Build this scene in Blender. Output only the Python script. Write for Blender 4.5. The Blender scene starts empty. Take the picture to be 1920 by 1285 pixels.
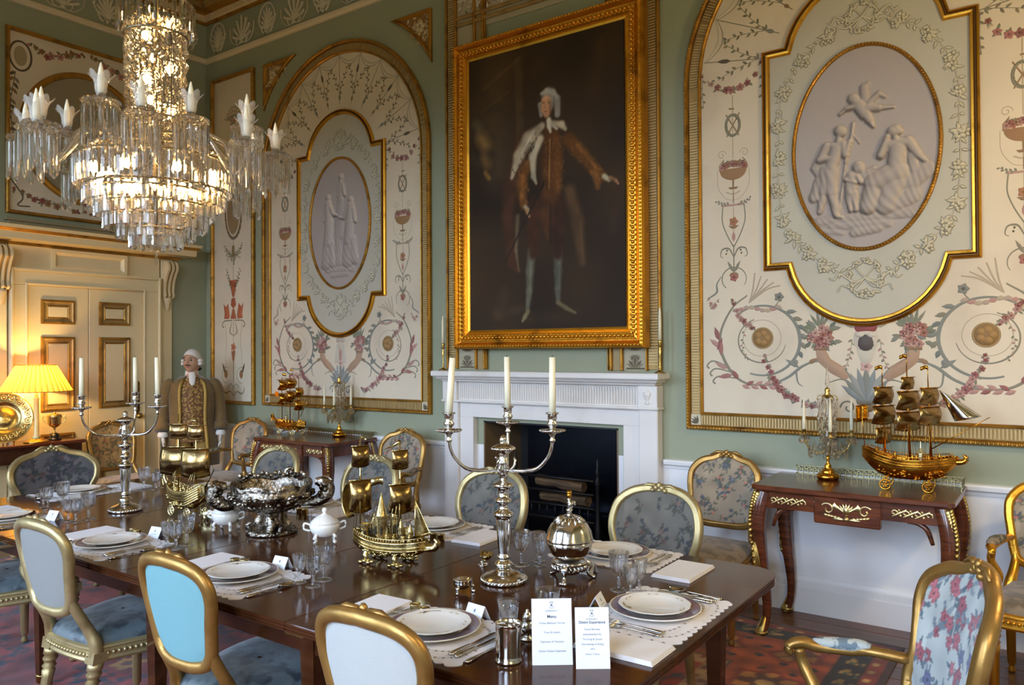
import bpy, math, random
import numpy as np
from mathutils import Vector, Matrix
SC = bpy.context.scene
COL = SC.collection
PI = math.pi
sin, cos = math.sin, math.cos
R = math.radians

# ---------------------------------------------------------------- camera
camd = bpy.data.cameras.new('camera')
camd.sensor_width = 36.0
camd.lens = 36.0 * 1464.1 / 1920
camd.clip_start = 0.05
cam = bpy.data.objects.new('camera', camd)
COL.objects.link(cam)
yaw, pitch, roll = R(35.463), R(0.654), R(-0.323)
cd = Vector((-sin(yaw) * cos(pitch), cos(yaw) * cos(pitch), sin(pitch)))
cr = Vector((cos(yaw), sin(yaw), 0))
cu = cr.cross(cd)
cr2 = cr * cos(roll) + cu * sin(roll)
cu2 = cu * cos(roll) - cr * sin(roll)
cam.matrix_world = Matrix(((cr2.x, cu2.x, -cd.x, 7.559), (cr2.y, cu2.y, -cd.y, -4.940), (cr2.z, cu2.z, -cd.z, 1.600), (0, 0, 0, 1)))
SC.camera = cam

# ---------------------------------------------------------------- world, lights, exposure
SC.view_settings.view_transform = 'Standard'
SC.view_settings.look = 'None'
SC.view_settings.exposure = 0.36
SC.view_settings.gamma = 1.0
SC.view_settings.use_curve_mapping = False
SC.cycles.use_denoising = True
SC.cycles.max_bounces = 18
SC.cycles.diffuse_bounces = 4
SC.cycles.glossy_bounces = 5
SC.cycles.transmission_bounces = 16
SC.cycles.transparent_max_bounces = 24
SC.cycles.sample_clamp_indirect = 6.0
SC.cycles.caustics_reflective = False
SC.cycles.caustics_refractive = False
W = bpy.data.worlds.new('sky')
SC.world = W
W.use_nodes = True
bg = W.node_tree.nodes['Background']
bg.inputs[1].default_value = 16.0
wn, wl = W.node_tree.nodes, W.node_tree.links
wtc = wn.new('ShaderNodeTexCoord')
wsx = wn.new('ShaderNodeSeparateXYZ')
wl.new(wtc.outputs['Generated'], wsx.inputs[0])
wra = wn.new('ShaderNodeValToRGB')     # open bright sky over dim lawns and trees
wra.color_ramp.elements[0].position = .49
wra.color_ramp.elements[0].color = (.020, .026, .014, 1)
wra.color_ramp.elements[1].position = .53
wra.color_ramp.elements[1].color = (.62, .76, .95, 1)
we = wra.color_ramp.elements.new(1.0)
we.color = (.36, .56, 1.0, 1)
wmr = wn.new('ShaderNodeMapRange')
wmr.inputs[1].default_value = -1
wmr.inputs[2].default_value = 1
wl.new(wsx.outputs['Z'], wmr.inputs[0])
wl.new(wmr.outputs[0], wra.inputs[0])
wl.new(wra.outputs[0], bg.inputs[0])
WINX = (1.75, 4.36, 6.97)
WINW, WINZ0, WINZ1 = 1.5, 0.55, 3.9


def light(name, kind, loc, power, col, size=0.1, rot=None, sy=None):
    l = bpy.data.lights.new(name, kind)
    l.energy = power
    l.color = col
    if kind == 'AREA':
        l.size = size
        if sy:
            l.shape = 'RECTANGLE'
            l.size_y = sy
    else:
        l.shadow_soft_size = size
    o = bpy.data.objects.new(name, l)
    COL.objects.link(o)
    o.location = loc
    if rot:
        o.rotation_euler = rot
    return o


for wx in WINX:   # daylight standing in the three tall windows of the wall opposite the fireplace
    o_ = light('window_portal', 'AREA', (wx, -6.42, (WINZ0 + WINZ1) / 2), 1, (1, 1, 1), WINW, (R(90), 0, 0), WINZ1 - WINZ0)
    o_.data.cycles.is_portal = True
light('lamp_bulb_light', 'POINT', (0.30, -1.83, 1.36), 24, (1.0, 0.64, 0.24), 0.03)
# the chandelier's own bulbs light the room from its builder; two warm fill lights are added by the unseen right wall
for wl_ in ((8.45, -1.6, 2.5), (8.45, -4.6, 2.5)):
    light('warm_fill_light', 'POINT', wl_, 60, (1.0, 0.74, 0.42), 0.08)

# ---------------------------------------------------------------- materials
MATS = {}


def s2l(c):
    c = np.asarray(c, float) / 255.0
    return tuple(float(v) for v in np.where(c <= 0.04045, c / 12.92, ((c + 0.055) / 1.055) ** 2.4))


def mat(name, col, rough=0.5, metal=0.0, bump=None, var=None, coat=0.0, attr=False, sheen=0.0, emis=None, grime=None, aniso=None, spec=None):
    """principled material; col is sRGB 0-255; bump=(scale,strength,detail); var=(scale,amount); grime=(scale,colour,lo,hi)"""
    if name in MATS:
        return MATS[name]
    m = bpy.data.materials.new(name)
    m.use_nodes = True
    nt = m.node_tree
    N, L = nt.nodes, nt.links
    b = N['Principled BSDF']
    c = s2l(col) + (1,)
    b.inputs['Base Color'].default_value = c
    b.inputs['Roughness'].default_value = rough
    b.inputs['Metallic'].default_value = metal
    if spec is not None:
        b.inputs['Specular IOR Level'].default_value = spec
    if coat:
        b.inputs['Coat Weight'].default_value = coat
        b.inputs['Coat Roughness'].default_value = 0.12
    if sheen:
        b.inputs['Sheen Weight'].default_value = sheen
    if emis:
        b.inputs['Emission Color'].default_value = s2l(emis[0]) + (1,)
        b.inputs['Emission Strength'].default_value = emis[1]
    tc = N.new('ShaderNodeTexCoord')
    src = None
    if attr:
        a = N.new('ShaderNodeAttribute')
        a.attribute_name = 'Col'
        src = a.outputs['Color']
    if var:
        n = N.new('ShaderNodeTexNoise')
        n.inputs['Scale'].default_value = var[0]
        n.inputs['Detail'].default_value = 5
        L.new(tc.outputs['Object'], n.inputs['Vector'])
        r = N.new('ShaderNodeMapRange')
        r.inputs[1].default_value = 0.3
        r.inputs[2].default_value = 0.7
        r.inputs[3].default_value = 1 - var[1]
        r.inputs[4].default_value = 1 + var[1]
        L.new(n.outputs['Fac'], r.inputs[0])
        x = N.new('ShaderNodeVectorMath')
        x.operation = 'SCALE'
        if src:
            L.new(src, x.inputs[0])
        else:
            x.inputs[0].default_value = c[:3]
        L.new(r.outputs[0], x.inputs['Scale'])
        src = x.outputs[0]
    if grime:
        n = N.new('ShaderNodeTexNoise')
        n.inputs['Scale'].default_value = grime[0]
        n.inputs['Detail'].default_value = 6
        L.new(tc.outputs['Object'], n.inputs['Vector'])
        r = N.new('ShaderNodeMapRange')
        r.inputs[1].default_value = grime[2]
        r.inputs[2].default_value = grime[3]
        L.new(n.outputs['Fac'], r.inputs[0])
        x = N.new('ShaderNodeMix')
        x.data_type = 'RGBA'
        L.new(r.outputs[0], x.inputs[0])
        if src:
            L.new(src, x.inputs[6])
        else:
            x.inputs[6].default_value = c
        x.inputs[7].default_value = s2l(grime[1]) + (1,)
        src = x.outputs[2]
    if src:
        L.new(src, b.inputs['Base Color'])
    if bump:
        n = N.new('ShaderNodeTexNoise')
        n.inputs['Scale'].default_value = bump[0]
        n.inputs['Detail'].default_value = bump[2] if len(bump) > 2 else 3
        L.new(tc.outputs['Object'], n.inputs['Vector'])
        bp = N.new('ShaderNodeBump')
        bp.inputs['Strength'].default_value = bump[1]
        bp.inputs['Distance'].default_value = 0.01
        L.new(n.outputs['Fac'], bp.inputs['Height'])
        L.new(bp.outputs[0], b.inputs['Normal'])
    MATS[name] = m
    return m


def wood(name, c1, c2, scale=6, rough=0.3, coat=0.0, axis='X', spec=None):
    if name in MATS:
        return MATS[name]
    m = mat(name, c1, rough, coat=coat, spec=spec)
    nt = m.node_tree
    N, L = nt.nodes, nt.links
    b = N['Principled BSDF']
    tc = N.new('ShaderNodeTexCoord')
    mp = N.new('ShaderNodeMapping')
    st = {'X': (0.12, 1, 1), 'Y': (1, 0.12, 1), 'Z': (1, 1, 0.12)}[axis]
    mp.inputs['Scale'].default_value = st
    L.new(tc.outputs['Object'], mp.inputs['Vector'])
    n = N.new('ShaderNodeTexNoise')
    n.inputs['Scale'].default_value = scale * 4
    n.inputs['Detail'].default_value = 7
    n.inputs['Distortion'].default_value = 1.2
    L.new(mp.outputs[0], n.inputs['Vector'])
    r = N.new('ShaderNodeValToRGB')
    r.color_ramp.elements[0].position = 0.35
    r.color_ramp.elements[0].color = s2l(c1) + (1,)
    r.color_ramp.elements[1].position = 0.7
    r.color_ramp.elements[1].color = s2l(c2) + (1,)
    L.new(n.outputs['Fac'], r.inputs[0])
    L.new(r.outputs[0], b.inputs['Base Color'])
    return m


def glass(name, tint=(1, 1, 1), mixt=0.45, rough=0.0, ior=1.5, gloss=0.0):
    if name in MATS:
        return MATS[name]
    m = bpy.data.materials.new(name)
    m.use_nodes = True
    nt = m.node_tree
    N, L = nt.nodes, nt.links
    N.remove(N['Principled BSDF'])
    out = N['Material Output']
    g = N.new('ShaderNodeBsdfGlass')
    g.inputs['IOR'].default_value = ior
    g.inputs['Roughness'].default_value = rough
    g.inputs['Color'].default_value = tint + (1,)
    t = N.new('ShaderNodeBsdfTransparent')
    t.inputs['Color'].default_value = tint + (1,)
    x = N.new('ShaderNodeMixShader')
    x.inputs[0].default_value = 1 - mixt
    L.new(t.outputs[0], x.inputs[1])
    if gloss:      # polished facets that throw back more of the windows
        gl = N.new('ShaderNodeBsdfGlossy')
        gl.inputs['Roughness'].default_value = .03
        y = N.new('ShaderNodeMixShader')
        y.inputs[0].default_value = gloss
        L.new(g.outputs[0], y.inputs[1])
        L.new(gl.outputs[0], y.inputs[2])
        L.new(y.outputs[0], x.inputs[2])
    else:
        L.new(g.outputs[0], x.inputs[2])
    L.new(x.outputs[0], out.inputs[0])
    MATS[name] = m
    return m


GREEN = lambda: mat('sage_green_paint', (152, 156, 130), 0.6, var=(0.9, 0.05))
WHITE = lambda: mat('white_paint', (238, 237, 236), 0.4, bump=(30, .04))
CREAM = lambda: mat('cream_paint', (226, 204, 160), 0.45, bump=(20, .04))
PANEL = lambda: mat('panel_cream_paint', (218, 203, 178), 0.55, var=(2.0, 0.06), grime=(1.3, (190, 172, 150), .55, .8))
CART = lambda: mat('cartouche_grey_green_paint', (190, 184, 166), 0.55, var=(3.0, 0.05))
LILAC = lambda: mat('medallion_grey_paint', (176, 166, 160), 0.55, attr=True)
GILT = lambda: mat('gilt_moulding_paint', (176, 128, 50), 0.42, 0.75, bump=(90, .25), grime=(9, (110, 76, 32), .5, .75))
DGILT = lambda: mat('dull_gilt_paint', (168, 138, 84), 0.5, 0.45, bump=(120, .2), grime=(9, (120, 92, 52), .5, .8))
FGOLD = lambda: mat('bright_frame_gilding', (222, 160, 52), 0.3, 0.9, bump=(60, .12), grime=(7, (130, 82, 22), .55, .8))
CGILT = lambda: mat('chair_gilding', (166, 128, 68), 0.38, 0.7, bump=(40, .12), grime=(8, (120, 86, 36), .5, .8))
CHAMP = lambda: mat('chair_pale_gilding', (176, 158, 112), 0.4, 0.65, bump=(40, .1), grime=(8, (128, 104, 58), .5, .8))
SILVER = lambda: mat('polished_silver', (214, 208, 200), 0.13, 1.0, grime=(11, (140, 124, 104), .56, .8))
SGILT = lambda: mat('silver_gilt', (198, 178, 124), 0.2, 1.0, bump=(70, .12), grime=(14, (118, 92, 44), .5, .75))
SAILM = lambda: mat('dull_gilt_sail', (158, 130, 84), 0.24, 1.0, bump=(30, .2), grime=(9, (104, 82, 48), .5, .75))
GOLD = lambda: mat('polished_gold', (206, 148, 52), 0.2, 1.0, bump=(60, .1), grime=(12, (118, 74, 22), .5, .75))
ORMOLU = lambda: mat('ormolu_mount', (200, 172, 100), 0.32, 1.0, bump=(80, .15), grime=(12, (110, 84, 40), .5, .75))
CHINA = lambda: mat('white_porcelain', (236, 230, 218), 0.14, coat=.4)
LINEN = lambda: mat('white_linen', (232, 226, 222), 0.85, bump=(220, .12))
PAPER = lambda: mat('white_card', (232, 234, 238), 0.7)
WAX = lambda: mat('ivory_candle_wax', (238, 228, 196), 0.5)
CRYST = lambda: glass('cut_crystal', (0.98, 0.97, 0.95), 0.42)
WINE = lambda: glass('wine_glass', (0.985, 0.985, 0.985), 0.55, gloss=.35)
ORNM = lambda: mat('painted_ornament', (200, 180, 150), 0.6, attr=True)
MAHOG = lambda: wood('dark_mahogany', (54, 28, 14), (76, 42, 22), 3, 0.13, spec=.3)
ROSEW = lambda: wood('polished_rosewood', (70, 34, 18), (118, 62, 34), 8, 0.25, coat=.4)
BLACK = lambda: mat('soot_black', (20, 20, 22), 0.7, bump=(40, .2))
IRON = lambda: mat('black_cast_iron', (30, 30, 32), 0.45, 0.6)


# ---------------------------------------------------------------- mesh builder
def cat(pts, n=6, closed=False):
    """catmull-rom through 2d/3d points"""
    P = [np.array(p, float) for p in pts]
    out = []
    m = len(P)
    rng = range(m) if closed else range(m - 1)
    for i in rng:
        p1, p2 = P[i], P[(i + 1) % m]
        p0 = P[i - 1] if (i > 0 or closed) else 2 * p1 - p2
        p3 = P[(i + 2) % m] if (i + 2 < m or closed) else 2 * p2 - p1
        for k in range(n):
            t = k / n
            out.append(.5 * (2 * p1 + (p2 - p0) * t + (2 * p0 - 5 * p1 + 4 * p2 - p3) * t * t + (3 * p1 - p0 - 3 * p2 + p3) * t ** 3))
    if not closed:
        out.append(P[-1])
    return out


class MB:
    def __init__(s):
        s.v, s.f, s.mi, s.sm, s.c = [], [], [], [], []
        s.M = None
        s.col = None

    def add(s, vs, fs, mat=0, smooth=False, cols=None):
        o = len(s.v)
        if s.M is not None:
            vs = [tuple(s.M @ Vector(v)) for v in vs]
        s.v.extend(tuple(map(float, v)) for v in vs)
        s.f.extend(tuple(i + o for i in f) for f in fs)
        s.mi.extend([mat] * len(fs))
        s.sm.extend([smooth] * len(fs))
        if cols is not None or s.c:
            while len(s.c) < o:
                s.c.append((1, 1, 1))
            s.c.extend(cols if cols is not None else [(1, 1, 1)] * len(vs))
        return s

    def box(s, x0, x1, y0, y1, z0, z1, mat=0, bev=0.0):
        if x0 > x1: x0, x1 = x1, x0
        if y0 > y1: y0, y1 = y1, y0
        if z0 > z1: z0, z1 = z1, z0
        b = min(bev, (x1 - x0) / 2.01, (y1 - y0) / 2.01, (z1 - z0) / 2.01)
        if b <= 0:
            vs = [(x, y, z) for x in (x0, x1) for y in (y0, y1) for z in (z0, z1)]
            fs = [(0, 1, 3, 2), (4, 6, 7, 5), (0, 4, 5, 1), (2, 3, 7, 6), (0, 2, 6, 4), (1, 5, 7, 3)]
            return s.add(vs, fs, mat)
        ring = lambda e, z: [(x0 + e, y0 + b - (b - e) * 0, z) for _ in ()]
        def rect(ix, iy, z):
            a = [(x0 + ix, y0 + b + iy, z), (x0 + b + ix, y0 + iy, z), (x1 - b - ix, y0 + iy, z), (x1 - ix, y0 + b + iy, z),
                 (x1 - ix, y1 - b - iy, z), (x1 - b - ix, y1 - iy, z), (x0 + b + ix, y1 - iy, z), (x0 + ix, y1 - b - iy, z)]
            return a
        rings = [rect(b * .7, b * .7, z0), rect(0, 0, z0 + b), rect(0, 0, z1 - b), rect(b * .7, b * .7, z1)]
        vs = [v for r in rings for v in r]
        fs = [tuple(range(7, -1, -1)), tuple(range(24, 32))]
        for k in range(3):
            for i in range(8):
                j = (i + 1) % 8
                fs.append((k * 8 + i, k * 8 + j, k * 8 + 8 + j, k * 8 + 8 + i))
        return s.add(vs, fs, mat)

    def lathe(s, prof, seg=24, at=(0, 0, 0), mat=0, smooth=True, flute=None, sx=1, sy=1, a0=0, a1=2 * PI, cap=True):
        """prof [(r,z)], flute=(n,amount,z0,z1)"""
        full = abs(a1 - a0 - 2 * PI) < 1e-6
        vs, fs = [], []
        n = seg if full else seg + 1
        for r, z in prof:
            for i in range(n):
                a = a0 + (a1 - a0) * i / seg
                q = r
                if flute and flute[2] <= z <= flute[3]:
                    q = r * (1 - flute[1] * (0.5 + 0.5 * cos(flute[0] * a)))
                vs.append((at[0] + q * cos(a) * sx, at[1] + q * sin(a) * sy, at[2] + z))
        for k in range(len(prof) - 1):
            for i in range(seg):
                j = (i + 1) % n
                fs.append((k * n + i, k * n + j, (k + 1) * n + j, (k + 1) * n + i))
        if full and cap:
            if prof[0][0] > 1e-6:
                fs.append(tuple(range(n - 1, -1, -1)))
            if prof[-1][0] > 1e-6:
                k = (len(prof) - 1) * n
                fs.append(tuple(range(k, k + n)))
        return s.add(vs, fs, mat, smooth)

    def tube(s, pts, r, seg=8, closed=False, mat=0, smooth=True, flat=1.0, up=(0, 0, 1), cap=True, prof=None):
        """sweep along pts; r number or list; flat scales the 'up' direction; prof optional [(a,b)] cross-section"""
        P = [Vector(p) for p in pts]
        m = len(P)
        rr = [r] * m if not hasattr(r, '__len__') else list(r)
        if len(rr) != m:
            rr = list(np.interp(np.linspace(0, 1, m), np.linspace(0, 1, len(rr)), rr))
        cs = prof or [(cos(2 * PI * i / seg), sin(2 * PI * i / seg)) for i in range(seg)]
        seg = len(cs)
        vs, fs = [], []
        U = Vector(up)
        for i in range(m):
            t = (P[(i + 1) % m] - P[i - 1]) if closed else (P[min(i + 1, m - 1)] - P[max(i - 1, 0)])
            if t.length < 1e-9:
                t = Vector((0, 0, 1))
            t.normalize()
            side = t.cross(U)
            if side.length < 1e-3:
                side = t.cross(Vector((1, 0, 0))) if abs(t.x) < .9 else t.cross(Vector((0, 1, 0)))
            side.normalize()
            u = side.cross(t)
            for a, b in cs:
                vs.append(P[i] + side * (a * rr[i]) + u * (b * rr[i] * flat))
        for i in range(m if closed else m - 1):
            k, q = i * seg, ((i + 1) % m) * seg
            for j in range(seg):
                l = (j + 1) % seg
                fs.append((k + j, k + l, q + l, q + j))
        if not closed and cap:
            fs.append(tuple(range(seg - 1, -1, -1)))
            fs.append(tuple(range((m - 1) * seg, m * seg)))
        return s.add(vs, fs, mat, smooth)

    def prism(s, poly, h0, h1, pl=None, mat=0, smooth=False, bev=0.0):
        """extrude 2d polygon between heights h0..h1; pl maps (u,v,h)->xyz"""
        pl = pl or (lambda u, v, h: (u, v, h))
        n = len(poly)
        A = sum(poly[i][0] * poly[(i + 1) % n][1] - poly[(i + 1) % n][0] * poly[i][1] for i in range(n))
        if A < 0:
            poly = poly[::-1]
        vs = [pl(p[0], p[1], h0) for p in poly]
        if bev:
            cx, cy = sum(p[0] for p in poly) / n, sum(p[1] for p in poly) / n
            vs += [pl(p[0], p[1], h1 - bev) for p in poly]
            top = []
            for p in poly:
                d = math.hypot(p[0] - cx, p[1] - cy) or 1
                top.append(pl(p[0] - (p[0] - cx) / d * bev, p[1] - (p[1] - cy) / d * bev, h1))
            vs += top
            L = 3
        else:
            vs += [pl(p[0], p[1], h1) for p in poly]
            L = 2
        fs = [tuple(range(n - 1, -1, -1)), tuple(range((L - 1) * n, L * n))]
        for k in range(L - 1):
            for i in range(n):
                j = (i + 1) % n
                fs.append((k * n + i, k * n + j, k * n + n + j, k * n + n + i))
        return s.add(vs, fs, mat, smooth)

    def ball(s, c, r, seg=12, rings=8, mat=0, smooth=True):
        rx, ry, rz = (r, r, r) if not hasattr(r, '__len__') else r
        vs = [(c[0], c[1], c[2] - rz)]
        for k in range(1, rings):
            a = PI * k / rings
            for i in range(seg):
                b = 2 * PI * i / seg
                vs.append((c[0] + rx * sin(a) * cos(b), c[1] + ry * sin(a) * sin(b), c[2] - rz * cos(a)))
        vs.append((c[0], c[1], c[2] + rz))
        fs = [(0, 1 + (i + 1) % seg, 1 + i) for i in range(seg)]
        for k in range(rings - 2):
            for i in range(seg):
                j = (i + 1) % seg
                a, b = 1 + k * seg, 1 + (k + 1) * seg
                fs.append((a + i, a + j, b + j, b + i))
        a = 1 + (rings - 2) * seg
        t = len(vs) - 1
        fs += [(a + i, a + (i + 1) % seg, t) for i in range(seg)]
        return s.add(vs, fs, mat, smooth)

    def sheet(s, fn, nu, nv, mat=0, smooth=True, closeu=False, thick=0.0):
        """fn(u,v) u,v in 0..1"""
        vs = []
        cu = nu if closeu else nu + 1
        for j in range(nv + 1):
            for i in range(cu):
                vs.append(fn(i / nu, j / nv))
        fs = []
        for j in range(nv):
            for i in range(nu):
                k = (i + 1) % cu
                fs.append((j * cu + i, j * cu + k, (j + 1) * cu + k, (j + 1) * cu + i))
        return s.add(vs, fs, mat, smooth)

    def build(s, name, mats, parent=None, loc=None, kind=None, rot=None):
        me = bpy.data.meshes.new(name)
        me.from_pydata(s.v, [], s.f)
        mats = mats if isinstance(mats, (list, tuple)) else [mats]
        for m in mats:
            me.materials.append(m)
        if any(s.mi):
            me.polygons.foreach_set('material_index', s.mi)
        me.polygons.foreach_set('use_smooth', s.sm)
        if s.c:
            while len(s.c) < len(s.v):
                s.c.append((1, 1, 1))
            a = me.color_attributes.new('Col', 'FLOAT_COLOR', 'POINT')
            arr = np.ones((len(s.v), 4), np.float32)
            arr[:, :3] = np.array(s.c, np.float32)
            a.data.foreach_set('color', arr.ravel())
        me.update()
        o = bpy.data.objects.new(name, me)
        COL.objects.link(o)
        if parent:
            o.parent = parent
        if loc:
            o.location = loc
        if rot:
            o.rotation_euler = rot
        if kind:
            o['kind'] = kind
        return o


def solid(o, t, off=0):
    md = o.modifiers.new('thickness', 'SOLIDIFY')
    md.thickness = t
    md.offset = off
    return o


def tag(o, label, category, group=None):
    o['label'] = label
    o['category'] = category
    if group:
        o['group'] = group
    return o


def thing(name, label, category, loc=(0, 0, 0), rz=0.0, group=None):
    o = bpy.data.objects.new(name, None)
    o.empty_display_size = 0.1
    COL.objects.link(o)
    o.location = loc
    o.rotation_euler = (0, 0, rz)
    return tag(o, label, category, group)


KIDS = {}


def dup(o, loc=None, rz=None, label=None, parent=None, group=None):
    c = o.copy()
    COL.objects.link(c)
    if parent is not None:
        c.parent = parent
    for ch in o.children:
        dup(ch, parent=c)
    if loc is not None:
        c.location = loc
    if rz is not None:
        c.rotation_euler = (0, 0, rz)
    if label:
        c['label'] = label
    if group:
        c['group'] = group
    return c


def part_copy(o, parent, M=None, loc=None, rot=None):
    c = o.copy()
    COL.objects.link(c)
    c.parent = parent
    if M is not None:
        c.matrix_basis = M
    if loc is not None:
        c.location = loc
    if rot is not None:
        c.rotation_euler = rot
    return c
# ---------------------------------------------------------------- 2d helpers
def offset(poly, d):
    """inward offset (poly counter-clockwise) with mitres"""
    n = len(poly)
    out = []
    for i in range(n):
        p0, p1, p2 = (np.array(poly[i - 1], float), np.array(poly[i], float), np.array(poly[(i + 1) % n], float))
        a, b = p1 - p0, p2 - p1
        a /= (np.hypot(*a) or 1)
        b /= (np.hypot(*b) or 1)
        na, nb = np.array([-a[1], a[0]]), np.array([-b[1], b[0]])
        m = na + nb
        q = m @ m
        m = m * (2 / q) if q > .15 else na
        out.append(tuple(p1 + m * d))
    return out


def ccw(poly):
    n = len(poly)
    A = sum(poly[i][0] * poly[(i + 1) % n][1] - poly[(i + 1) % n][0] * poly[i][1] for i in range(n))
    return poly if A > 0 else poly[::-1]


def frame_path(mb, poly, prof, pl, mats=None, smooth=False):
    """prof: list of (inward d, height h); mats: index per segment"""
    poly = ccw(list(poly))
    n = len(poly)
    rings = [offset(poly, d) for d, h in prof]
    for k in range(len(prof) - 1):
        vs = [pl(u, v, prof[k][1]) for u, v in rings[k]] + [pl(u, v, prof[k + 1][1]) for u, v in rings[k + 1]]
        fs = [(i, (i + 1) % n, n + (i + 1) % n, n + i) for i in range(n)]
        mb.add(vs, fs, mats[k] if mats else 0, smooth)


def rect(u0, u1, v0, v1):
    return [(u0, v0), (u1, v0), (u1, v1), (u0, v1)]


def beads_on(mb, poly, d, h, step, r, pl, mat=0, seg=6):
    """small beads along an inward offset of poly"""
    q = offset(ccw(list(poly)), d)
    q.append(q[0])
    acc = 0
    for a, b in zip(q[:-1], q[1:]):
        L = math.hypot(b[0] - a[0], b[1] - a[1])
        while acc < L:
            t = acc / L if L else 0
            u, v = a[0] + (b[0] - a[0]) * t, a[1] + (b[1] - a[1]) * t
            c = pl(u, v, h)
            mb.ball(c, r, seg, 4, mat)
            acc += step
        acc -= L


def flutes_on(mb, poly, d0, d1, h, step, dh, pl, mat=0, frac=.5):
    """ribs that run across a border strip, every step along it"""
    P = ccw(list(poly))
    q0, q1 = offset(P, d0), offset(P, d1)
    n = len(P)
    acc = step / 2
    for i in range(n):
        a0, b0, a1, b1 = q0[i], q0[(i + 1) % n], q1[i], q1[(i + 1) % n]
        L = math.hypot(P[(i + 1) % n][0] - P[i][0], P[(i + 1) % n][1] - P[i][1])
        lo, hi = (d1 / L, 1 - d1 / L) if L > 3 * d1 else (0, 1)
        while acc < L:
            t0, t1 = acc / L, min(1, (acc + step * frac) / L)
            if lo <= t0 and t1 <= hi + 1e-6:
                def at(t, k):
                    a, b = (a0, b0) if k == 0 else (a1, b1)
                    tt = t if lo == 0 else t
                    # along the unoffset edge, projected on the offset edges
                    pu = P[i][0] + (P[(i + 1) % n][0] - P[i][0]) * tt
                    pv = P[i][1] + (P[(i + 1) % n][1] - P[i][1]) * tt
                    if lo == 0:
                        return (a[0] + (b[0] - a[0]) * tt, a[1] + (b[1] - a[1]) * tt)
                    e = ((P[(i + 1) % n][0] - P[i][0]) / L, (P[(i + 1) % n][1] - P[i][1]) / L)
                    dd = d0 if k == 0 else d1
                    return (pu - e[1] * dd, pv + e[0] * dd)
                p, q, r_, s_ = at(t0, 0), at(t1, 0), at(t1, 1), at(t0, 1)
                vs = [pl(*p, h), pl(*q, h), pl(*r_, h), pl(*s_, h), pl(*p, h + dh), pl(*q, h + dh), pl(*r_, h + dh), pl(*s_, h + dh)]
                mb.add(vs, [(4, 5, 6, 7), (0, 1, 5, 4), (1, 2, 6, 5), (2, 3, 7, 6), (3, 0, 4, 7)], mat)
            acc += step
        acc -= L


PB = lambda u, v, h: (u, -h, v)          # back wall
PLW = lambda u, v, h: (h, u, v)          # left wall (u = y)

# ---------------------------------------------------------------- room shell
RX, RY, RZ = 8.72, -6.2, 5.56
FX0, FX1, FZ = 3.76, 4.96, 1.05          # fireplace opening in the wall
b = MB()
b.box(-.3, FX0, 0, .3, 0, .86, 1)
b.box(FX1, RX + .3, 0, .3, 0, .86, 1)
b.box(-.3, FX0, 0, .3, .86, FZ)
b.box(FX1, RX + .3, 0, .3, .86, FZ)
b.box(-.3, RX + .3, 0, .3, FZ, RZ)
wall_back = b.build('wall_back', [GREEN(), WHITE()], kind='structure')
b = MB()
b.box(FX0, FX1, .5, .56, 0, FZ + .3)
b.box(FX0 - .06, FX0, 0.3, .56, 0, FZ + .3)
b.box(FX1, FX1 + .06, 0.3, .56, 0, FZ + .3)
b.box(FX0, FX1, .3, .56, FZ + .3, FZ + .36)
b.box(FX0, FX0 + .012, -.002, .5, 0, FZ, 1)
b.box(FX1 - .012, FX1, -.002, .5, 0, FZ, 1)
b.box(FX0, FX1, -.002, .3, FZ - .012, FZ)
b.build('firebox_lining', [BLACK(), mat('slip_tan_stone', (120, 98, 70), .6)], wall_back)
b = MB()
b.box(-.3, 0, RY, 0, 0, .86, 1)
b.box(-.3, 0, RY, 0, .86, RZ)
wall_left = b.build('wall_left', [GREEN(), WHITE()], kind='structure')
b = MB()
b.box(RX, RX + .3, RY, 0, 0, .86, 1)
b.box(RX, RX + .3, RY, 0, .86, RZ)
b.build('wall_right', [GREEN(), WHITE()], kind='structure')
b = MB()
xs = [-.3] + [e for w in WINX for e in (w - WINW / 2, w + WINW / 2)] + [RX + .3]
for i in range(0, len(xs), 2):
    b.box(xs[i], xs[i + 1], RY - .3, RY, 0, RZ)
for w in WINX:
    b.box(w - WINW / 2, w + WINW / 2, RY - .3, RY, 0, WINZ0, 1)
    b.box(w - WINW / 2, w + WINW / 2, RY - .3, RY, WINZ1, RZ)
b.build('wall_front', [GREEN(), WHITE()], kind='structure')
for i, w in enumerate(WINX):
    b = MB()
    x0, x1 = w - WINW / 2, w + WINW / 2
    for a0, a1 in ((x0, x0 + .06), (x1 - .06, x1), (w - .02, w + .02)):
        b.box(a0, a1, RY - .12, RY - .05, WINZ0, WINZ1)
    for z in (WINZ0, (WINZ0 + WINZ1) / 2 - .03, WINZ1 - .06):
        b.box(x0, x1, RY - .12, RY - .05, z, z + .06)
    for z in (WINZ0 + .85, WINZ0 + 2.5):
        b.box(x0, x1, RY - .1, RY - .06, z, z + .025)
    fr = b.build('window_%d' % (i + 1), WHITE(), kind='structure')
    b = MB()
    b.box(x0, x1, RY - .09, RY - .085, WINZ0, WINZ1)
    b.build('window_pane', glass('clear_window_glass', (1, 1, 1), .93), fr)
b = MB()
b.box(-.3, RX + .3, RY - .3, .3, RZ, RZ + .2)
b.build('ceiling', mat('ceiling_cream', (216, 202, 170), .7), kind='structure')
b = MB()
b.box(-.3, RX + .3, RY - .3, .6, -.2, -.022)
floor = b.build('floor', mat('dark_subfloor', (40, 24, 16), .8), kind='structure')
rnd = random.Random(4)
PL = [MB() for _ in range(3)]
for k in range(3):
    PL[k].box(0, 2.906, 0, .150, -.022, 0, 0, .003)
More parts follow.
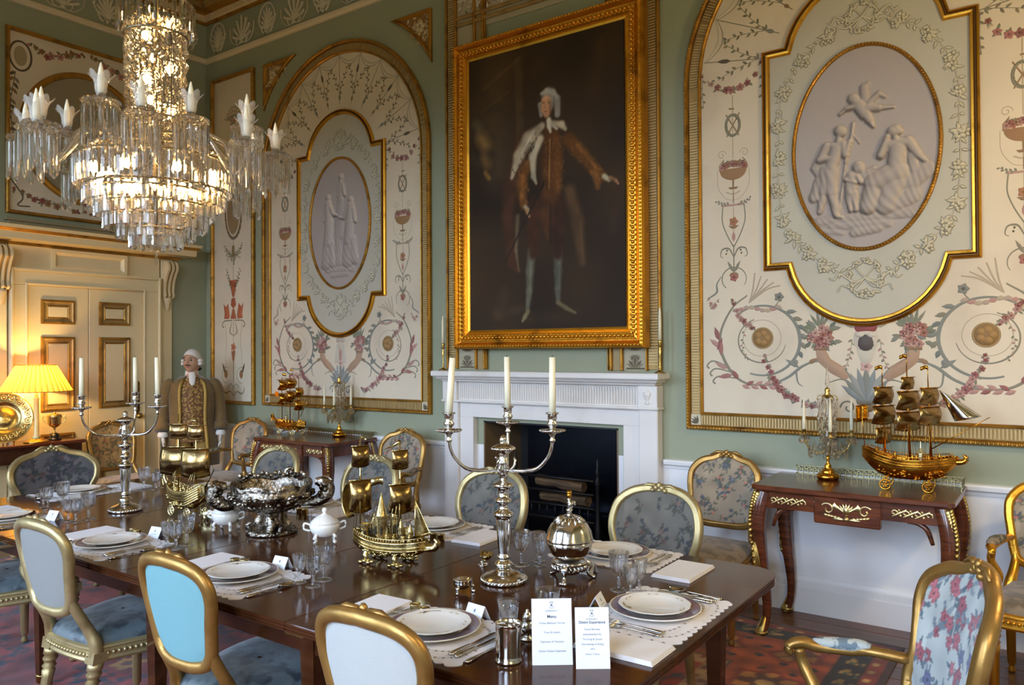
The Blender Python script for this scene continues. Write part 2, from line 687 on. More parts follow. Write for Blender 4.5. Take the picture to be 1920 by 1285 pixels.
pm = [wood('oak_floor_plank', (92, 58, 36), (122, 80, 50), 3, .28), wood('oak_floor_plank_dark', (78, 48, 30), (106, 68, 42), 3, .28), wood('oak_floor_plank_red', (98, 56, 36), (120, 74, 48), 3, .3)]
proto = [PL[k].build('plank', pm[k], floor) for k in range(3)]
n = 0
for r_ in range(41):
    off = rnd.uniform(-2.4, 0)
    for c_ in range(4):
        x = off + c_ * 2.909
        if x > RX or x + 2.9 < 0:
            continue
        o = proto[n] if n < 3 else part_copy(proto[rnd.randrange(3)], floor)
        o.location = (x, -.153 * (r_ + 1), 0)
        n += 1

# mouldings: profile (depth, height, material) run along the back wall and/or left wall with a mitre
def run(prof, name, mats, back=None, left=None, right=False, parent=None, kind='structure'):
    mb = MB()
    for k in range(len(prof) - 1):
        d0, z0, m_ = prof[k]
        d1, z1, _ = prof[k + 1]
        st = []
        if back:
            st = [lambda d, z, x=back[1]: (x, -d, z)]
            if left:
                st += [lambda d, z: (d, -d, z), lambda d, z, y=left: (d, y, z)]
            else:
                st += [lambda d, z, x=back[0]: (x, -d, z)]
        else:
            st = [lambda d, z, y=left[0]: (d, y, z), lambda d, z, y=left[1]: (d, y, z)]
        vs, fs = [], []
        for f in st:
            vs += [f(d0, z0), f(d1, z1)]
        for i in range(len(st) - 1):
            fs.append((2 * i, 2 * i + 1, 2 * i + 3, 2 * i + 2))
        mb.add(vs, fs, m_)
    if parent is None:
        return mb.build(name, mats, kind=kind)
    return mb.build(name, mats, parent)


DADO = [(0, .80, 0), (.012, .803, 0), (.016, .82, 0), (.036, .832, 0), (.04, .852, 0), (.034, .862, 0), (0, .866, 0)]
run(DADO, 'trim_1', WHITE(), back=(0, 3.40), left=-.35)
run(DADO, 'trim_2', WHITE(), back=(5.32, RX))
run(DADO, 'trim_3', WHITE(), left=(-2.1, RY))
BASE = [(.03, 0, 0), (.03, .145, 0), (.024, .15, 0), (.024, .19, 0), (.018, .196, 0), (.012, .215, 0), (0, .222, 0)]
bb = run(BASE, 'baseboard_back', WHITE(), back=(5.32, RX))
b = MB()
x = 5.33
while x < RX - .03:   # little Greek fret run along the top of the skirting
    b.box(x, x + .022, -.0265, -.0235, .153, .159)
    b.box(x, x + .006, -.0265, -.0235, .159, .186)
    b.box(x + .022, x + .028, -.0265, -.0235, .153, .186)
    b.box(x + .01, x + .016, -.0265, -.0235, .166, .186)
    x += .034
b.build('fret_band', WHITE(), bb, kind='stuff')
run(BASE, 'baseboard_left_of_fireplace', WHITE(), back=(0, 3.40), left=-.35)
run(BASE, 'baseboard_left', WHITE(), left=(-2.1, RY))
# frieze: cream moulding under it, palmettes on green, cornice over it
run([(0, 4.712, 0), (.02, 4.715, 0), (.034, 4.735, 0), (.034, 4.762, 0), (.01, 4.775, 0), (0, 4.777, 0)], 'trim_4', mat('cream_trim', (222, 204, 168), .5), back=(0, RX), left=RY)
GI, CI = 1, 0
COR = [(0, 5.134, 1), (.022, 5.138, 1), (.026, 5.158, 1), (.03, 5.16, 0), (.03, 5.166, 0), (.05, 5.168, 0), (.05, 5.214, 0), (.06, 5.216, 1), (.075, 5.24, 1), (.115, 5.262, 2), (.14, 5.30, 2),
       (.15, 5.306, 1), (.165, 5.325, 0), (.25, 5.34, 0), (.255, 5.39, 1), (.27, 5.40, 2), (.31, 5.45, 2), (.335, 5.462, 0), (.42, 5.475, 0), (.43, 5.51, 1), (.45, 5.53, 1), (.52, 5.54, 0), (.53, RZ, 0)]
cornice = run(COR, 'trim_5', [CREAM(), GILT(), DGILT()], back=(0, RX), left=RY)
b = MB()
for i in range(300):
    x = .07 + i * .0288
    b.box(x, x + .016, -.058, -.049, 5.17, 5.212)
for i in range(205):
    y = -.09 - i * .0288
    b.box(.049, .058, y, y - .016, 5.17, 5.212)
b.build('dentil_strip', CREAM(), cornice, kind='stuff')
# ---------------------------------------------------------------- painted / stucco ornament builder
class Orn(MB):
    """2d ornament in the plane (u,v) with low relief h; colours are carried per vertex"""
    def __init__(s, pl, h=0.0):
        super().__init__()
        s.pl, s.h = pl, h
        s.patina = 0.0   # shading painted into the colour: low edges darker, ridges light
        s.mute = 0.0

    def put(s, pts, faces, hs, col):
        if s.mute:
            g = sum(col) / 3
            col = tuple(x + (g - x) * s.mute + (188 - x) * s.mute * .35 for x in col)
        c = s2l(col)
        cs = [c] * len(pts)
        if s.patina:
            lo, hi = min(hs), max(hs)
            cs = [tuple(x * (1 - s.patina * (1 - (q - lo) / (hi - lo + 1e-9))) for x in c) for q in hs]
        s.add([s.pl(p[0], p[1], s.h + q) for p, q in zip(pts, hs)], faces, 0, True, cs)

    def stroke(s, pts, w, col, ridge=.002, base=.0008):
        P = np.array(pts, float)
        n = len(P)
        if n < 2:
            return
        T = np.gradient(P, axis=0)
        T /= (np.linalg.norm(T, axis=1)[:, None] + 1e-9)
        N = np.stack([-T[:, 1], T[:, 0]], 1)
        ww = np.interp(np.linspace(0, 1, n), np.linspace(0, 1, len(w)), w) if hasattr(w, '__len__') else np.full(n, w)
        v, hs, f = [], [], []
        for i in range(n):
            v += [P[i] + N[i] * ww[i] / 2, P[i], P[i] - N[i] * ww[i] / 2]
            hs += [base, base + ridge * min(1, ww[i] / .008), base]
        for i in range(n - 1):
            a = i * 3
            f += [(a, a + 1, a + 4, a + 3), (a + 1, a + 2, a + 5, a + 4)]
        s.put(v, f, hs, col)

    def leaf(s, u, v, ang, L, w, col, ridge=.004, base=.001):
        c, q = cos(ang), sin(ang)
        loc = [(0, 0), (.3 * L, w * .45), (.62 * L, w * .42), (L, 0), (.62 * L, -w * .42), (.3 * L, -w * .45), (.35 * L, 0), (.68 * L, 0)]
        pts = [(u + a * c - b_ * q, v + a * q + b_ * c) for a, b_ in loc]
        hs = [base] * 6 + [base + ridge, base + ridge * .8]
        s.put(pts, [(0, 5, 6, ), (0, 6, 1), (1, 6, 7, 2), (5, 4, 7, 6), (2, 7, 3), (4, 3, 7)], hs, col)

    def disc(s, u, v, ru, rv, col, ridge=.003, base=.001, n=14):
        pts = [(u + ru * cos(2 * PI * i / n), v + rv * sin(2 * PI * i / n)) for i in range(n)]
        pts += [(u + .6 * ru * cos(2 * PI * i / n), v + .6 * rv * sin(2 * PI * i / n)) for i in range(n)] + [(u, v)]
        hs = [base] * n + [base + ridge * .8] * n + [base + ridge]
        f = [(i, (i + 1) % n, n + (i + 1) % n, n + i) for i in range(n)] + [(n + i, n + (i + 1) % n, 2 * n) for i in range(n)]
        s.put(pts, f, hs, col)

    def flower(s, u, v, r, col, core=None, n=5, ridge=.006, a0=0.0):
        for k in range(n):
            a = a0 + 2 * PI * k / n
            s.leaf(u + cos(a) * r * .1, v + sin(a) * r * .1, a, r, r * .95, col, ridge, .0016)
        s.disc(u, v, r * .3, r * .3, core or tuple(int(x * .75) for x in col), ridge * .7, .004, 8)

    def poly(s, pts, col, ridge=.003, base=.001):
        n = len(pts)
        cu, cv = sum(p[0] for p in pts) / n, sum(p[1] for p in pts) / n
        P = list(pts) + [(cu + (p[0] - cu) * .6, cv + (p[1] - cv) * .6) for p in pts] + [(cu, cv)]
        hs = [base] * n + [base + ridge * .8] * n + [base + ridge]
        f = [(i, (i + 1) % n, n + (i + 1) % n, n + i) for i in range(n)] + [(n + i, n + (i + 1) % n, 2 * n) for i in range(n)]
        s.put(P, f, hs, col)

    def sprig(s, pts, n, L, w, cols, stem=None, sw=.004, rnd=None, spread=.8, ridge=.004):
        P = cat(pts, 6)
        if stem:
            s.stroke(P, sw, stem)
        for k in range(n):
            t = (k + .5) / n * (len(P) - 1)
            i = min(int(t), len(P) - 2)
            p, q = P[i], P[i + 1]
            a = math.atan2(q[1] - p[1], q[0] - p[0])
            sd = 1 if k % 2 else -1
            c = cols[(k * 7 + 3) % len(cols)]
            s.leaf(p[0], p[1], a + sd * spread, L * (1 - .3 * k / n), w, c, ridge)

    def garland(s, pts, n, r, fcols, lcols, rnd):
        P = cat(pts, 8)
        for k in range(n):
            t = k / max(1, n - 1) * (len(P) - 1)
            p = P[int(min(t, len(P) - 1))]
            big = math.sin(PI * k / max(1, n - 1)) * .6 + .55
            for q in range(3):
                s.leaf(p[0] + rnd.uniform(-.4, .4) * r, p[1] + rnd.uniform(-.4, .4) * r, rnd.uniform(0, 6.3), r * 1.5 * big, r * .7, lcols[rnd.randrange(len(lcols))])
            s.flower(p[0] + rnd.uniform(-.5, .5) * r, p[1] + rnd.uniform(-.5, .5) * r, r * big, fcols[rnd.randrange(len(fcols))], n=5, a0=rnd.uniform(0, 6))

    def spiral(s, cu_, cv_, r0, r1, a0, a1, w, col, n=40):
        pts = [(cu_ + (r0 + (r1 - r0) * i / n) * cos(a0 + (a1 - a0) * i / n), cv_ + (r0 + (r1 - r0) * i / n) * sin(a0 + (a1 - a0) * i / n)) for i in range(n + 1)]
        s.stroke(pts, w, col)
        return pts


def mir(o_fn):
    """run an ornament function for both mirror sides"""
    for sd in (1, -1):
        o_fn(sd)


# ---- frieze palmettes
def palmette(kind):
    o = Orn(lambda u, v, h: (u, -h, v))
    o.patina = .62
    c = (226, 216, 186)
    if kind == 0:
        for k in range(-4, 5):
            a = PI / 2 + k * .30
            L = .235 - .018 * abs(k)
            tip = (L * cos(a) * .75, .05 + L * sin(a))
            pts = cat([(0, .055), (tip[0] * .45, .05 + L * sin(a) * .62), tip], 5)
            o.stroke(pts, [.016, .036, .046, .024], c, .018)
        loop = [(.125 * cos(t) * (1 if sin(t) > -.2 else .85), .165 + .155 * sin(t)) for t in np.linspace(-1.2, PI + 1.2, 34)]
        o.stroke(loop, .026, c, .016)
        for sd in (1, -1):
            o.stroke([(sd * (.045 + (.036 - .004 * i / 4) * cos(t)), .06 + .034 * sin(t)) for i, t in enumerate(np.linspace(-1.5, 4, 16))], .02, c, .016)
        o.disc(0, .03, .018, .024, c, .012)
        for q in (-1, 1):
            o.disc(q * .135, .17, .014, .014, c, .012)
    else:
        for k in range(-3, 4):
            a = PI / 2 + k * .42
            L = .26 - .022 * abs(k)
            s_ = -1 if k < 0 else 1
            pts = cat([(0, .05), (L * .5 * cos(a), .05 + L * .55 * sin(a)), (L * cos(a) * .8, .05 + L * sin(a) * .95), (L * cos(a) * .8 + s_ * .02 * (k != 0), .05 + L * sin(a) * .88)], 5)
            o.stroke(pts, [.018, .042, .042, .018], c, .018)
        for sd in (1, -1):
            o.stroke([(sd * (.05 + .04 * cos(t)), .05 + .036 * sin(t)) for t in np.linspace(-1.5, 4.2, 16)], .02, c, .016)
            o.stroke(cat([(sd * .2, .2), (sd * .185, .09), (sd * .1, .015), (0, .02)], 8), .013, c, .01)
        o.disc(0, .03, .02, .022, c, .012)
    return o


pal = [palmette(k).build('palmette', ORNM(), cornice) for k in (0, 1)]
used = [False, False]
for i in range(21):
    k = i % 2
    o = part_copy(pal[k], cornice) if used[k] else pal[k]
    used[k] = True
    o.location = (.222 + .4145 * i, -.001, 4.79)
for i in range(14):
    o = part_copy(pal[i % 2], cornice)
    o.location = (.001, -.24 - .4145 * i, 4.79)
    o.rotation_euler = (0, 0, PI / 2)

# ---------------------------------------------------------------- door, overdoor
DOORW = lambda: mat('door_cream_paint', (226, 206, 160), .42, bump=(20, .03))
DC = -1.255
b = MB()
for y0, y1 in ((-1.94, -1.79), (-.72, -.555)):
    b.box(0, .05, y0, y1, 0, 2.215, 0, .004)
b.box(0, .05, -1.94, -.555, 2.215, 2.365, 0, .008)
for y in (-1.94, -.58):
    b.box(.05, .075, y, y + .025, 0, 2.365, 0, .006)
b.box(.05, .075, -1.915, -.58, 2.34, 2.365, 0, .006)
for y in (-1.815, -.73):
    b.box(.05, .06, y, y + .016, 0, 2.235, 0, .004)
b.box(.05, .06, -1.799, -.73, 2.225, 2.235, 0, .004)
door = b.build('door_1', [DOORW()], kind='structure')
for k, (y0, y1) in enumerate(((-1.79, -1.258), (-1.252, -.72))):
    b = MB()
    b.box(.004, .03, y0, y1, .0, 2.213, 0, .003)
    leaf = b.build('door_leaf', DOORW(), door)
    ya, yb = y0 + .115, y1 - .115
    if k == 1:
        ya, yb = -1.163, -.857
    else:
        ya, yb = -1.68, -1.383
    for z0, z1 in ((1.872, 2.095), (1.078, 1.758), (.30, .876)):
        b = MB()
        frame_path(b, rect(ya, yb, z0, z1), [(0, .0301), (.004, .044), (.02, .047), (.03, .036), (.05, .033), (.056, .038), (.064, .0305)], PLW, [0, 0, 1, 1, 0, 0])
        p = b.build('panel_moulding', [GILT(), DGILT()], leaf)
        b = MB()
        b.prism(rect(ya + .066, yb - .066, z0 + .066, z1 - .066), .0303, .036, PLW, bev=.004)
        b.build('raised_field', DOORW(), p)
    if k == 1:
        b = MB()
        b.prism([(-.789 + .027 * cos(t), (1.30 if sin(t) > 0 else 1.04) + .03 * sin(t)) for t in np.linspace(0, 2 * PI, 24)[:-1]], .0305, .036, PLW)
        b.build('finger_plate', mat('aged_brass', (128, 98, 44), .4, .9), leaf)
        b = MB()
        b.M = Matrix.Translation((.03, -.789, .985)) @ Matrix.Rotation(PI / 2, 4, 'Y')
        b.lathe([(.024, 0), (.024, .006), (.009, .01), (.009, .035), (.026, .045), (.03, .06), (.02, .075), (0, .078)], 16)
        b.M = None
        b.build('door_knob', ORMOLU(), leaf)
b = MB()
b.box(0, .035, -1.94, -.555, 2.365, 2.56)
b.build('door_frieze', DOORW(), door)
b = MB()
frame_path(b, rect(-1.60, -.905, 2.36, 2.556), [(0, .036), (0, .07), (.03, .07), (.04, .06), (.055, .045)], PLW)
b.prism(rect(-1.545, -.96, 2.415, 2.50), .036, .046, PLW)
b.build('frieze_tablet', DOORW(), door)
for y in (-1.94, -.535):   # pilaster strips behind the scrolled brackets
    b = MB()
    y0 = y - .13 if y < -1 else y
    b.box(0, .03, y0, y0 + .12, 0, 2.56, 0, .004)
    b.build('pilaster_strip', DOORW(), door)
    b = MB()
    yc = y0 + .06
    path = cat([(.06, 2.545), (.13, 2.53), (.155, 2.46), (.12, 2.40), (.085, 2.32), (.075, 2.24), (.085, 2.19), (.065, 2.165)], 5)
    n_ = len(path)
    for sd in range(5):
        ya = yc - .05 + .022 * sd
        poly = [(p[0] - (0.012 if sd % 2 else 0), p[1]) for p in path]
        q = [(.03, 2.545)] + [tuple(p) for p in poly] + [(.03, 2.165)]
        b.prism(q, ya, ya + .0215, lambda u, v, h: (u, h, v), sd % 2)
    for k in range(12):
        p = path[3 + k * 2]
        b.ball((p[0] - .006, yc, p[1]), .008, 6, 4, 0)
    b.M = Matrix.Translation((.045, yc, 2.12))
    b.lathe([(0, -.09), (.02, -.07), (.03, -.02), (.045, .02), (.05, .045)], 10, sx=.6)
    b.M = None
    b.build('scroll_bracket', [CREAM(), DGILT()], door)
CP = [(.03, 2.56, 0), (.05, 2.562, 1), (.06, 2.585, 1), (.075, 2.588, 0), (.20, 2.60, 0), (.205, 2.655, 0), (.22, 2.658, 1), (.24, 2.68, 1), (.25, 2.683, 0), (.26, 2.712, 0), (0, 2.722, 0)]
b = MB()
Y0, Y1 = -2.12, -.37
for k in range(len(CP) - 1):
    d0, z0, m_ = CP[k]
    d1, z1, _ = CP[k + 1]
    e = lambda d: d * .62
    st = lambda d, z: [(0, Y0 - e(d) + .02, z), (d, Y0 - e(d) + .02, z), (d, Y1 + e(d), z), (0, Y1 + e(d), z)]
    vs = st(d0, z0) + st(d1, z1)
    b.add(vs, [(0, 1, 5, 4), (1, 2, 6, 5), (2, 3, 7, 6)], m_)
b.build('door_cornice', [DOORW(), GILT()], door)
b = MB()
b.box(0, .035, -1.95, -.5, 2.722, 2.775, 0, .004)
b.box(0, .05, -1.97, -.48, 2.775, 2.80, 0, .004)
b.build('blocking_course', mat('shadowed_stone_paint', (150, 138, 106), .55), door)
# ---------------------------------------------------------------- painted wall panels
TAN, BRN, OLV, GRYB, PNK, RED, GLD, GRN, DKB = (182, 160, 128), (146, 106, 66), (132, 124, 98), (126, 126, 112), (184, 130, 116), (150, 80, 70), (156, 116, 56), (118, 124, 94), (92, 80, 62)
STUC = (224, 214, 186)


def arch_poly(hw, z0, zs, n=40):
    return [(-hw, z0), (hw, z0)] + [(hw * cos(t), zs + hw * sin(t)) for t in np.linspace(0, PI, n)]


def cart_poly(w, z0, z1, wn, rise, n=22):
    r = (wn * wn + rise * rise) / (2 * rise)
    def arc(zc, sg):
        a = math.asin(min(1, wn / r))
        t = np.linspace(-a, a, n)
        return [(r * sin(q), zc + sg * (rise - r + r * cos(q))) for q in t]
    bot = arc(z0, -1)
    top = arc(z1, 1)[::-1]
    return [(-w, z0), *bot, (w, z0), (w, z1), *top, (-w, z1)]


def relief(caps, cu, cv, ru, rv, pl, nu=130, nv=190, base=(172, 161, 155), hi=(208, 193, 182), fold=0.0):
    us = np.linspace(-ru, ru, nu)
    vs_ = np.linspace(-rv, rv, nv)
    U, V = np.meshgrid(us, vs_)
    H = np.zeros_like(U)
    for (a, b_, c, d, r1, r2, h) in caps:
        dx, dy = c - a, d - b_
        L2 = dx * dx + dy * dy + 1e-9
        t = np.clip(((U - a) * dx + (V - b_) * dy) / L2, 0, 1)
        D = np.hypot(U - a - t * dx, V - b_ - t * dy)
        rr = r1 + (r2 - r1) * t
        q = np.clip(1 - (D / rr) ** 2, 0, 1)
        hh = h * np.sqrt(q)
        H = np.maximum(H, hh)
    if fold:
        m = (H > .004)
        H = H + m * fold * np.sin(U * 150 + V * 90 + 3 * np.sin(V * 14) + 2.5 * np.sin(U * 23)) * np.clip((-V - .04) * 6, 0, 1) * .003
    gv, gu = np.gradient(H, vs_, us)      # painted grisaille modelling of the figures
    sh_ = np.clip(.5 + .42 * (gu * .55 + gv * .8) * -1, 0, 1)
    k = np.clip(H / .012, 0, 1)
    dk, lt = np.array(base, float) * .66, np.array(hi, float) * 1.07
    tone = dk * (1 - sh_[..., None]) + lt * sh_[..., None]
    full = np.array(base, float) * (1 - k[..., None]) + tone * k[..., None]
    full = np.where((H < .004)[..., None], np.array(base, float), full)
    colr = np.array([s2l(c) for c in np.clip(full.reshape(-1, 3), 0, 255)]).reshape(full.shape)
    inside = (U / ru) ** 2 + (V / rv) ** 2 <= 1.02
    idx = -np.ones(U.shape, int)
    idx[inside] = np.arange(inside.sum())
    mb = MB()
    pts = [pl(cu + u, cv + v, .0165 + h) for u, v, h in zip(U[inside], V[inside], H[inside])]
    fs = []
    for j in range(nv - 1):
        for i in range(nu - 1):
            q = (idx[j, i], idx[j, i + 1], idx[j + 1, i + 1], idx[j + 1, i])
            if min(q) >= 0:
                fs.append(q)
    mb.add(pts, fs, 0, True, [tuple(c) for c in colr[inside]])
    return mb


def zc(x, y):   # medallion drawing units to metres
    return ((x - 1073) / 1000, (795 - y) / 934)


def caps_of(L):
    out = []
    for x1, y1, x2, y2, r1, r2, h in L:
        a, b_ = zc(x1, y1), zc(x2, y2)
        out.append((a[0], a[1], b_[0], b_[1], r1, r2, h))
    return out


SCENE_R = caps_of([(945, 690, 950, 700, .036, .034, .03), (940, 722, 935, 750, .018, .02, .024), (905, 770, 958, 775, .026, .026, .028), (925, 790, 892, 890, .042, .038, .034), (885, 900, 895, 1030, .05, .036, .032), (895, 1030, 920, 1160, .034, .02, .028), (860, 900, 850, 1020, .044, .034, .026), (850, 1020, 825, 1130, .03, .018, .022),
    (870, 770, 830, 840, .03, .026, .03), (830, 840, 905, 835, .026, .02, .034), (965, 770, 975, 830, .03, .024, .03), (975, 830, 1000, 760, .022, .016, .03), (1020, 660, 1012, 720, .01, .012, .02), (1012, 720, 975, 870, .012, .012, .02), (975, 870, 935, 1150, .009, .008, .014), (1020, 720, 1055, 775, .008, .006, .012),
    (860, 790, 800, 880, .03, .028, .016), (800, 880, 830, 920, .026, .03, .016), (830, 960, 790, 1050, .04, .03, .018), (790, 1040, 830, 1060, .03, .02, .016), (920, 1165, 950, 1172, .018, .012, .02),
    (1045, 905, 1046, 915, .036, .034, .03), (1010, 960, 1000, 1040, .042, .036, .03), (990, 1050, 1000, 1140, .026, .016, .026), (1020, 1050, 1030, 1140, .026, .016, .026), (1040, 960, 1060, 990, .02, .018, .03), (980, 970, 1030, 990, .018, .016, .034), (1075, 950, 1130, 920, .03, .012, .016),
    (1232, 738, 1238, 742, .034, .034, .034), (1250, 728, 1258, 742, .028, .028, .03), (1246, 775, 1250, 800, .02, .026, .026), (1255, 830, 1245, 935, .05, .05, .036), (1205, 806, 1300, 806, .028, .03, .03), (1200, 800, 1165, 860, .03, .026, .03), (1165, 860, 1205, 765, .024, .02, .034), (1310, 800, 1360, 880, .032, .026, .028), (1360, 880, 1395, 915, .024, .016, .024),
    (1245, 960, 1130, 1000, .07, .062, .038), (1130, 1000, 1095, 1130, .055, .05, .034), (1250, 970, 1190, 1130, .07, .06, .03), (1150, 1120, 1090, 1150, .04, .02, .022), (1330, 880, 1340, 960, .03, .03, .018), (1320, 1010, 1400, 960, .06, .05, .016), (1330, 1090, 1210, 1140, .05, .05, .016),
    (820, 1185, 1350, 1180, .03, .03, .01), (900, 1215, 1200, 1225, .03, .03, .01), (1020, 1262, 1150, 1250, .03, .025, .012), (800, 1235, 950, 1255, .02, .02, .008),
    (1020, 525, 1025, 530, .034, .032, .028), (1050, 565, 1085, 620, .038, .036, .03), (1090, 625, 1110, 660, .03, .024, .028), (1110, 660, 1130, 695, .02, .012, .024), (1095, 590, 1160, 600, .03, .022, .026), (1160, 600, 1240, 608, .02, .008, .018), (1030, 570, 985, 575, .02, .016, .026), (985, 575, 945, 600, .015, .01, .02), (1085, 540, 1080, 470, .03, .026, .016), (1080, 470, 1105, 448, .024, .01, .012), (1110, 560, 1160, 520, .024, .018, .018), (1160, 520, 1195, 545, .018, .01, .014)])
SCENE_L = caps_of([(1100, 420, 1100, 600, .02, .04, .02), (1080, 470, 1060, 560, .03, .02, .02), (1120, 470, 1150, 560, .03, .02, .02), (1100, 400, 1102, 405, .034, .034, .024), (1090, 600, 1090, 900, .05, .06, .016),
    (930, 560, 935, 570, .034, .034, .028), (930, 620, 940, 760, .05, .05, .032), (940, 780, 930, 960, .06, .065, .032), (920, 960, 905, 1130, .065, .075, .026), (970, 970, 985, 1130, .05, .055, .024), (960, 640, 1010, 720, .026, .022, .028), (1010, 720, 1060, 730, .02, .016, .028), (900, 640, 880, 760, .026, .022, .026),
    (1230, 610, 1236, 618, .036, .034, .028), (1230, 660, 1220, 790, .05, .05, .032), (1215, 800, 1200, 960, .06, .065, .032), (1200, 960, 1190, 1120, .07, .08, .026), (1250, 950, 1270, 1110, .05, .06, .022), (1195, 680, 1140, 760, .026, .022, .028), (1140, 760, 1090, 750, .02, .016, .028), (1265, 690, 1290, 800, .026, .02, .024),
    (1060, 800, 1060, 1120, .05, .06, .014), (840, 1150, 1300, 1140, .03, .03, .01), (900, 1190, 1250, 1200, .03, .03, .01), (980, 1240, 1180, 1235, .03, .025, .01)])


def side_strip(o, sd, rnd):
    c = sd * .785
    S = lambda du, z: (c + sd * du, z)
    o.garland([S(.20, 3.42), S(.1, 3.31), S(0, 3.275), S(-.1, 3.31), S(-.19, 3.43)], 9, .024, [PNK, RED, (176, 104, 96)], [OLV, GRN, TAN], rnd)
    for q in (.2, -.19):
        o.sprig([S(q, 3.43), S(q * 1.02, 3.3), S(q * .98, 3.2)], 7, .035, .016, [OLV, GRN], OLV, .004)
    o.stroke([S(0, 3.25), S(0, 3.0)], .006, TAN)
    o.stroke([S(0, 2.98), S(0, 2.84)], .005, TAN)
    ring = [(c + .045 * cos(t), 3.055 + .068 * sin(t)) for t in np.linspace(0, 2 * PI, 26)]
    o.stroke(ring, .018, OLV, .005)
    for k in range(16):
        t = 2 * PI * k / 16
        o.leaf(c + .045 * cos(t), 3.055 + .068 * sin(t), t + PI / 2 + .5, .022, .012, (104, 104, 76))
    o.stroke([S(-.045, 3.13), S(.04, 2.985)], .008, BRN)
    o.stroke([S(.045, 3.13), S(-.04, 2.985)], .008, BRN)
    o.stroke([S(-.01, 3.16), S(.025, 3.165)], .01, BRN)
    for q in (1, -1):
        o.spiral(c + q * .075, 2.87, .03, .006, PI if q > 0 else 0, (PI + q * -8) if q > 0 else 8, .004, TAN)
        o.stroke(cat([S(q * .06, 2.84), S(q * .09, 2.80), S(q * .085, 2.76)], 6), .005, BRN)
        o.stroke(cat([S(q * .105, 2.77), S(q * .10, 2.66), S(q * .05, 2.585), S(0, 2.57)], 6), .003, TAN)
    bas = [(c + .088 * cos(t), 2.765 + .065 * sin(t)) for t in np.linspace(PI, 2 * PI, 14)]
    o.poly(bas + [(c + .1, 2.775), (c - .1, 2.775)], (160, 112, 62), .006)
    for k in range(11):
        o.flower(c - .075 + .015 * k, 2.79 + .018 * sin(PI * k / 10) + rnd.uniform(-.006, .008), .022, (PNK, RED, (168, 96, 78), BRN)[k % 4])
        o.leaf(c - .075 + .015 * k, 2.80, PI / 2 + rnd.uniform(-.8, .8), .035, .014, (OLV, GRN)[k % 2])
    o.stroke([S(0, 2.70), S(0, 2.655)], [.012, .02, .01], BRN)
    o.poly([(c - .035, 2.655), (c + .035, 2.655), (c + .02, 2.64), (c - .02, 2.64)], BRN)
    o.stroke(cat([S(0, 2.64), S(.006, 2.61), S(.045, 2.625)], 5), .007, TAN)
    o.stroke(cat([S(0, 2.64), S(-.006, 2.61), S(-.045, 2.625)], 5), .007, TAN)
    o.stroke([S(0, 2.64), S(0, 2.55)], .006, BRN)
    for q in (1, -1):
        o.sprig([S(q * .03, 2.545), S(q * .075, 2.55), S(q * .115, 2.575)], 8, .022, .012, [OLV, GRYB], OLV, .003)
        o.stroke(cat([S(q * .07, 2.535), S(q * .075, 2.44), S(q * .045, 2.35), S(0, 2.265)], 7), .007, OLV)
        o.stroke(cat([S(0, 2.20), S(q * .03, 2.255), S(q * .075, 2.255), S(q * .088, 2.215), S(q * .07, 2.20)], 7), [.006, .012, .006, .004], OLV)
        o.disc(c + q * .05, 2.225, .006, .006, DKB)
        o.disc(c + q * .045, 2.245, .006, .006, DKB)
        o.leaf(c, 2.10, PI / 2 + q * .5, .09, .02, OLV)
    o.stroke([S(-.075, 2.538), S(.075, 2.538)], .012, (184, 136, 120))
    o.stroke([S(0, 2.53), S(0, 2.30)], .005, TAN)
    o.flower(c, 2.43, .03, (176, 110, 66), BRN, 5)
    o.poly([(c - .035, 2.405), (c + .035, 2.405), (c + .012, 2.385), (c - .012, 2.385)], BRN)
    o.leaf(c, 2.30, PI / 2, .07, .025, PNK)
    o.stroke([S(0, 2.28), S(0, 2.08)], .007, OLV)
    o.disc(c, 2.085, .03, .018, BRN)
    o.flower(c, 2.07, .028, (176, 96, 80))


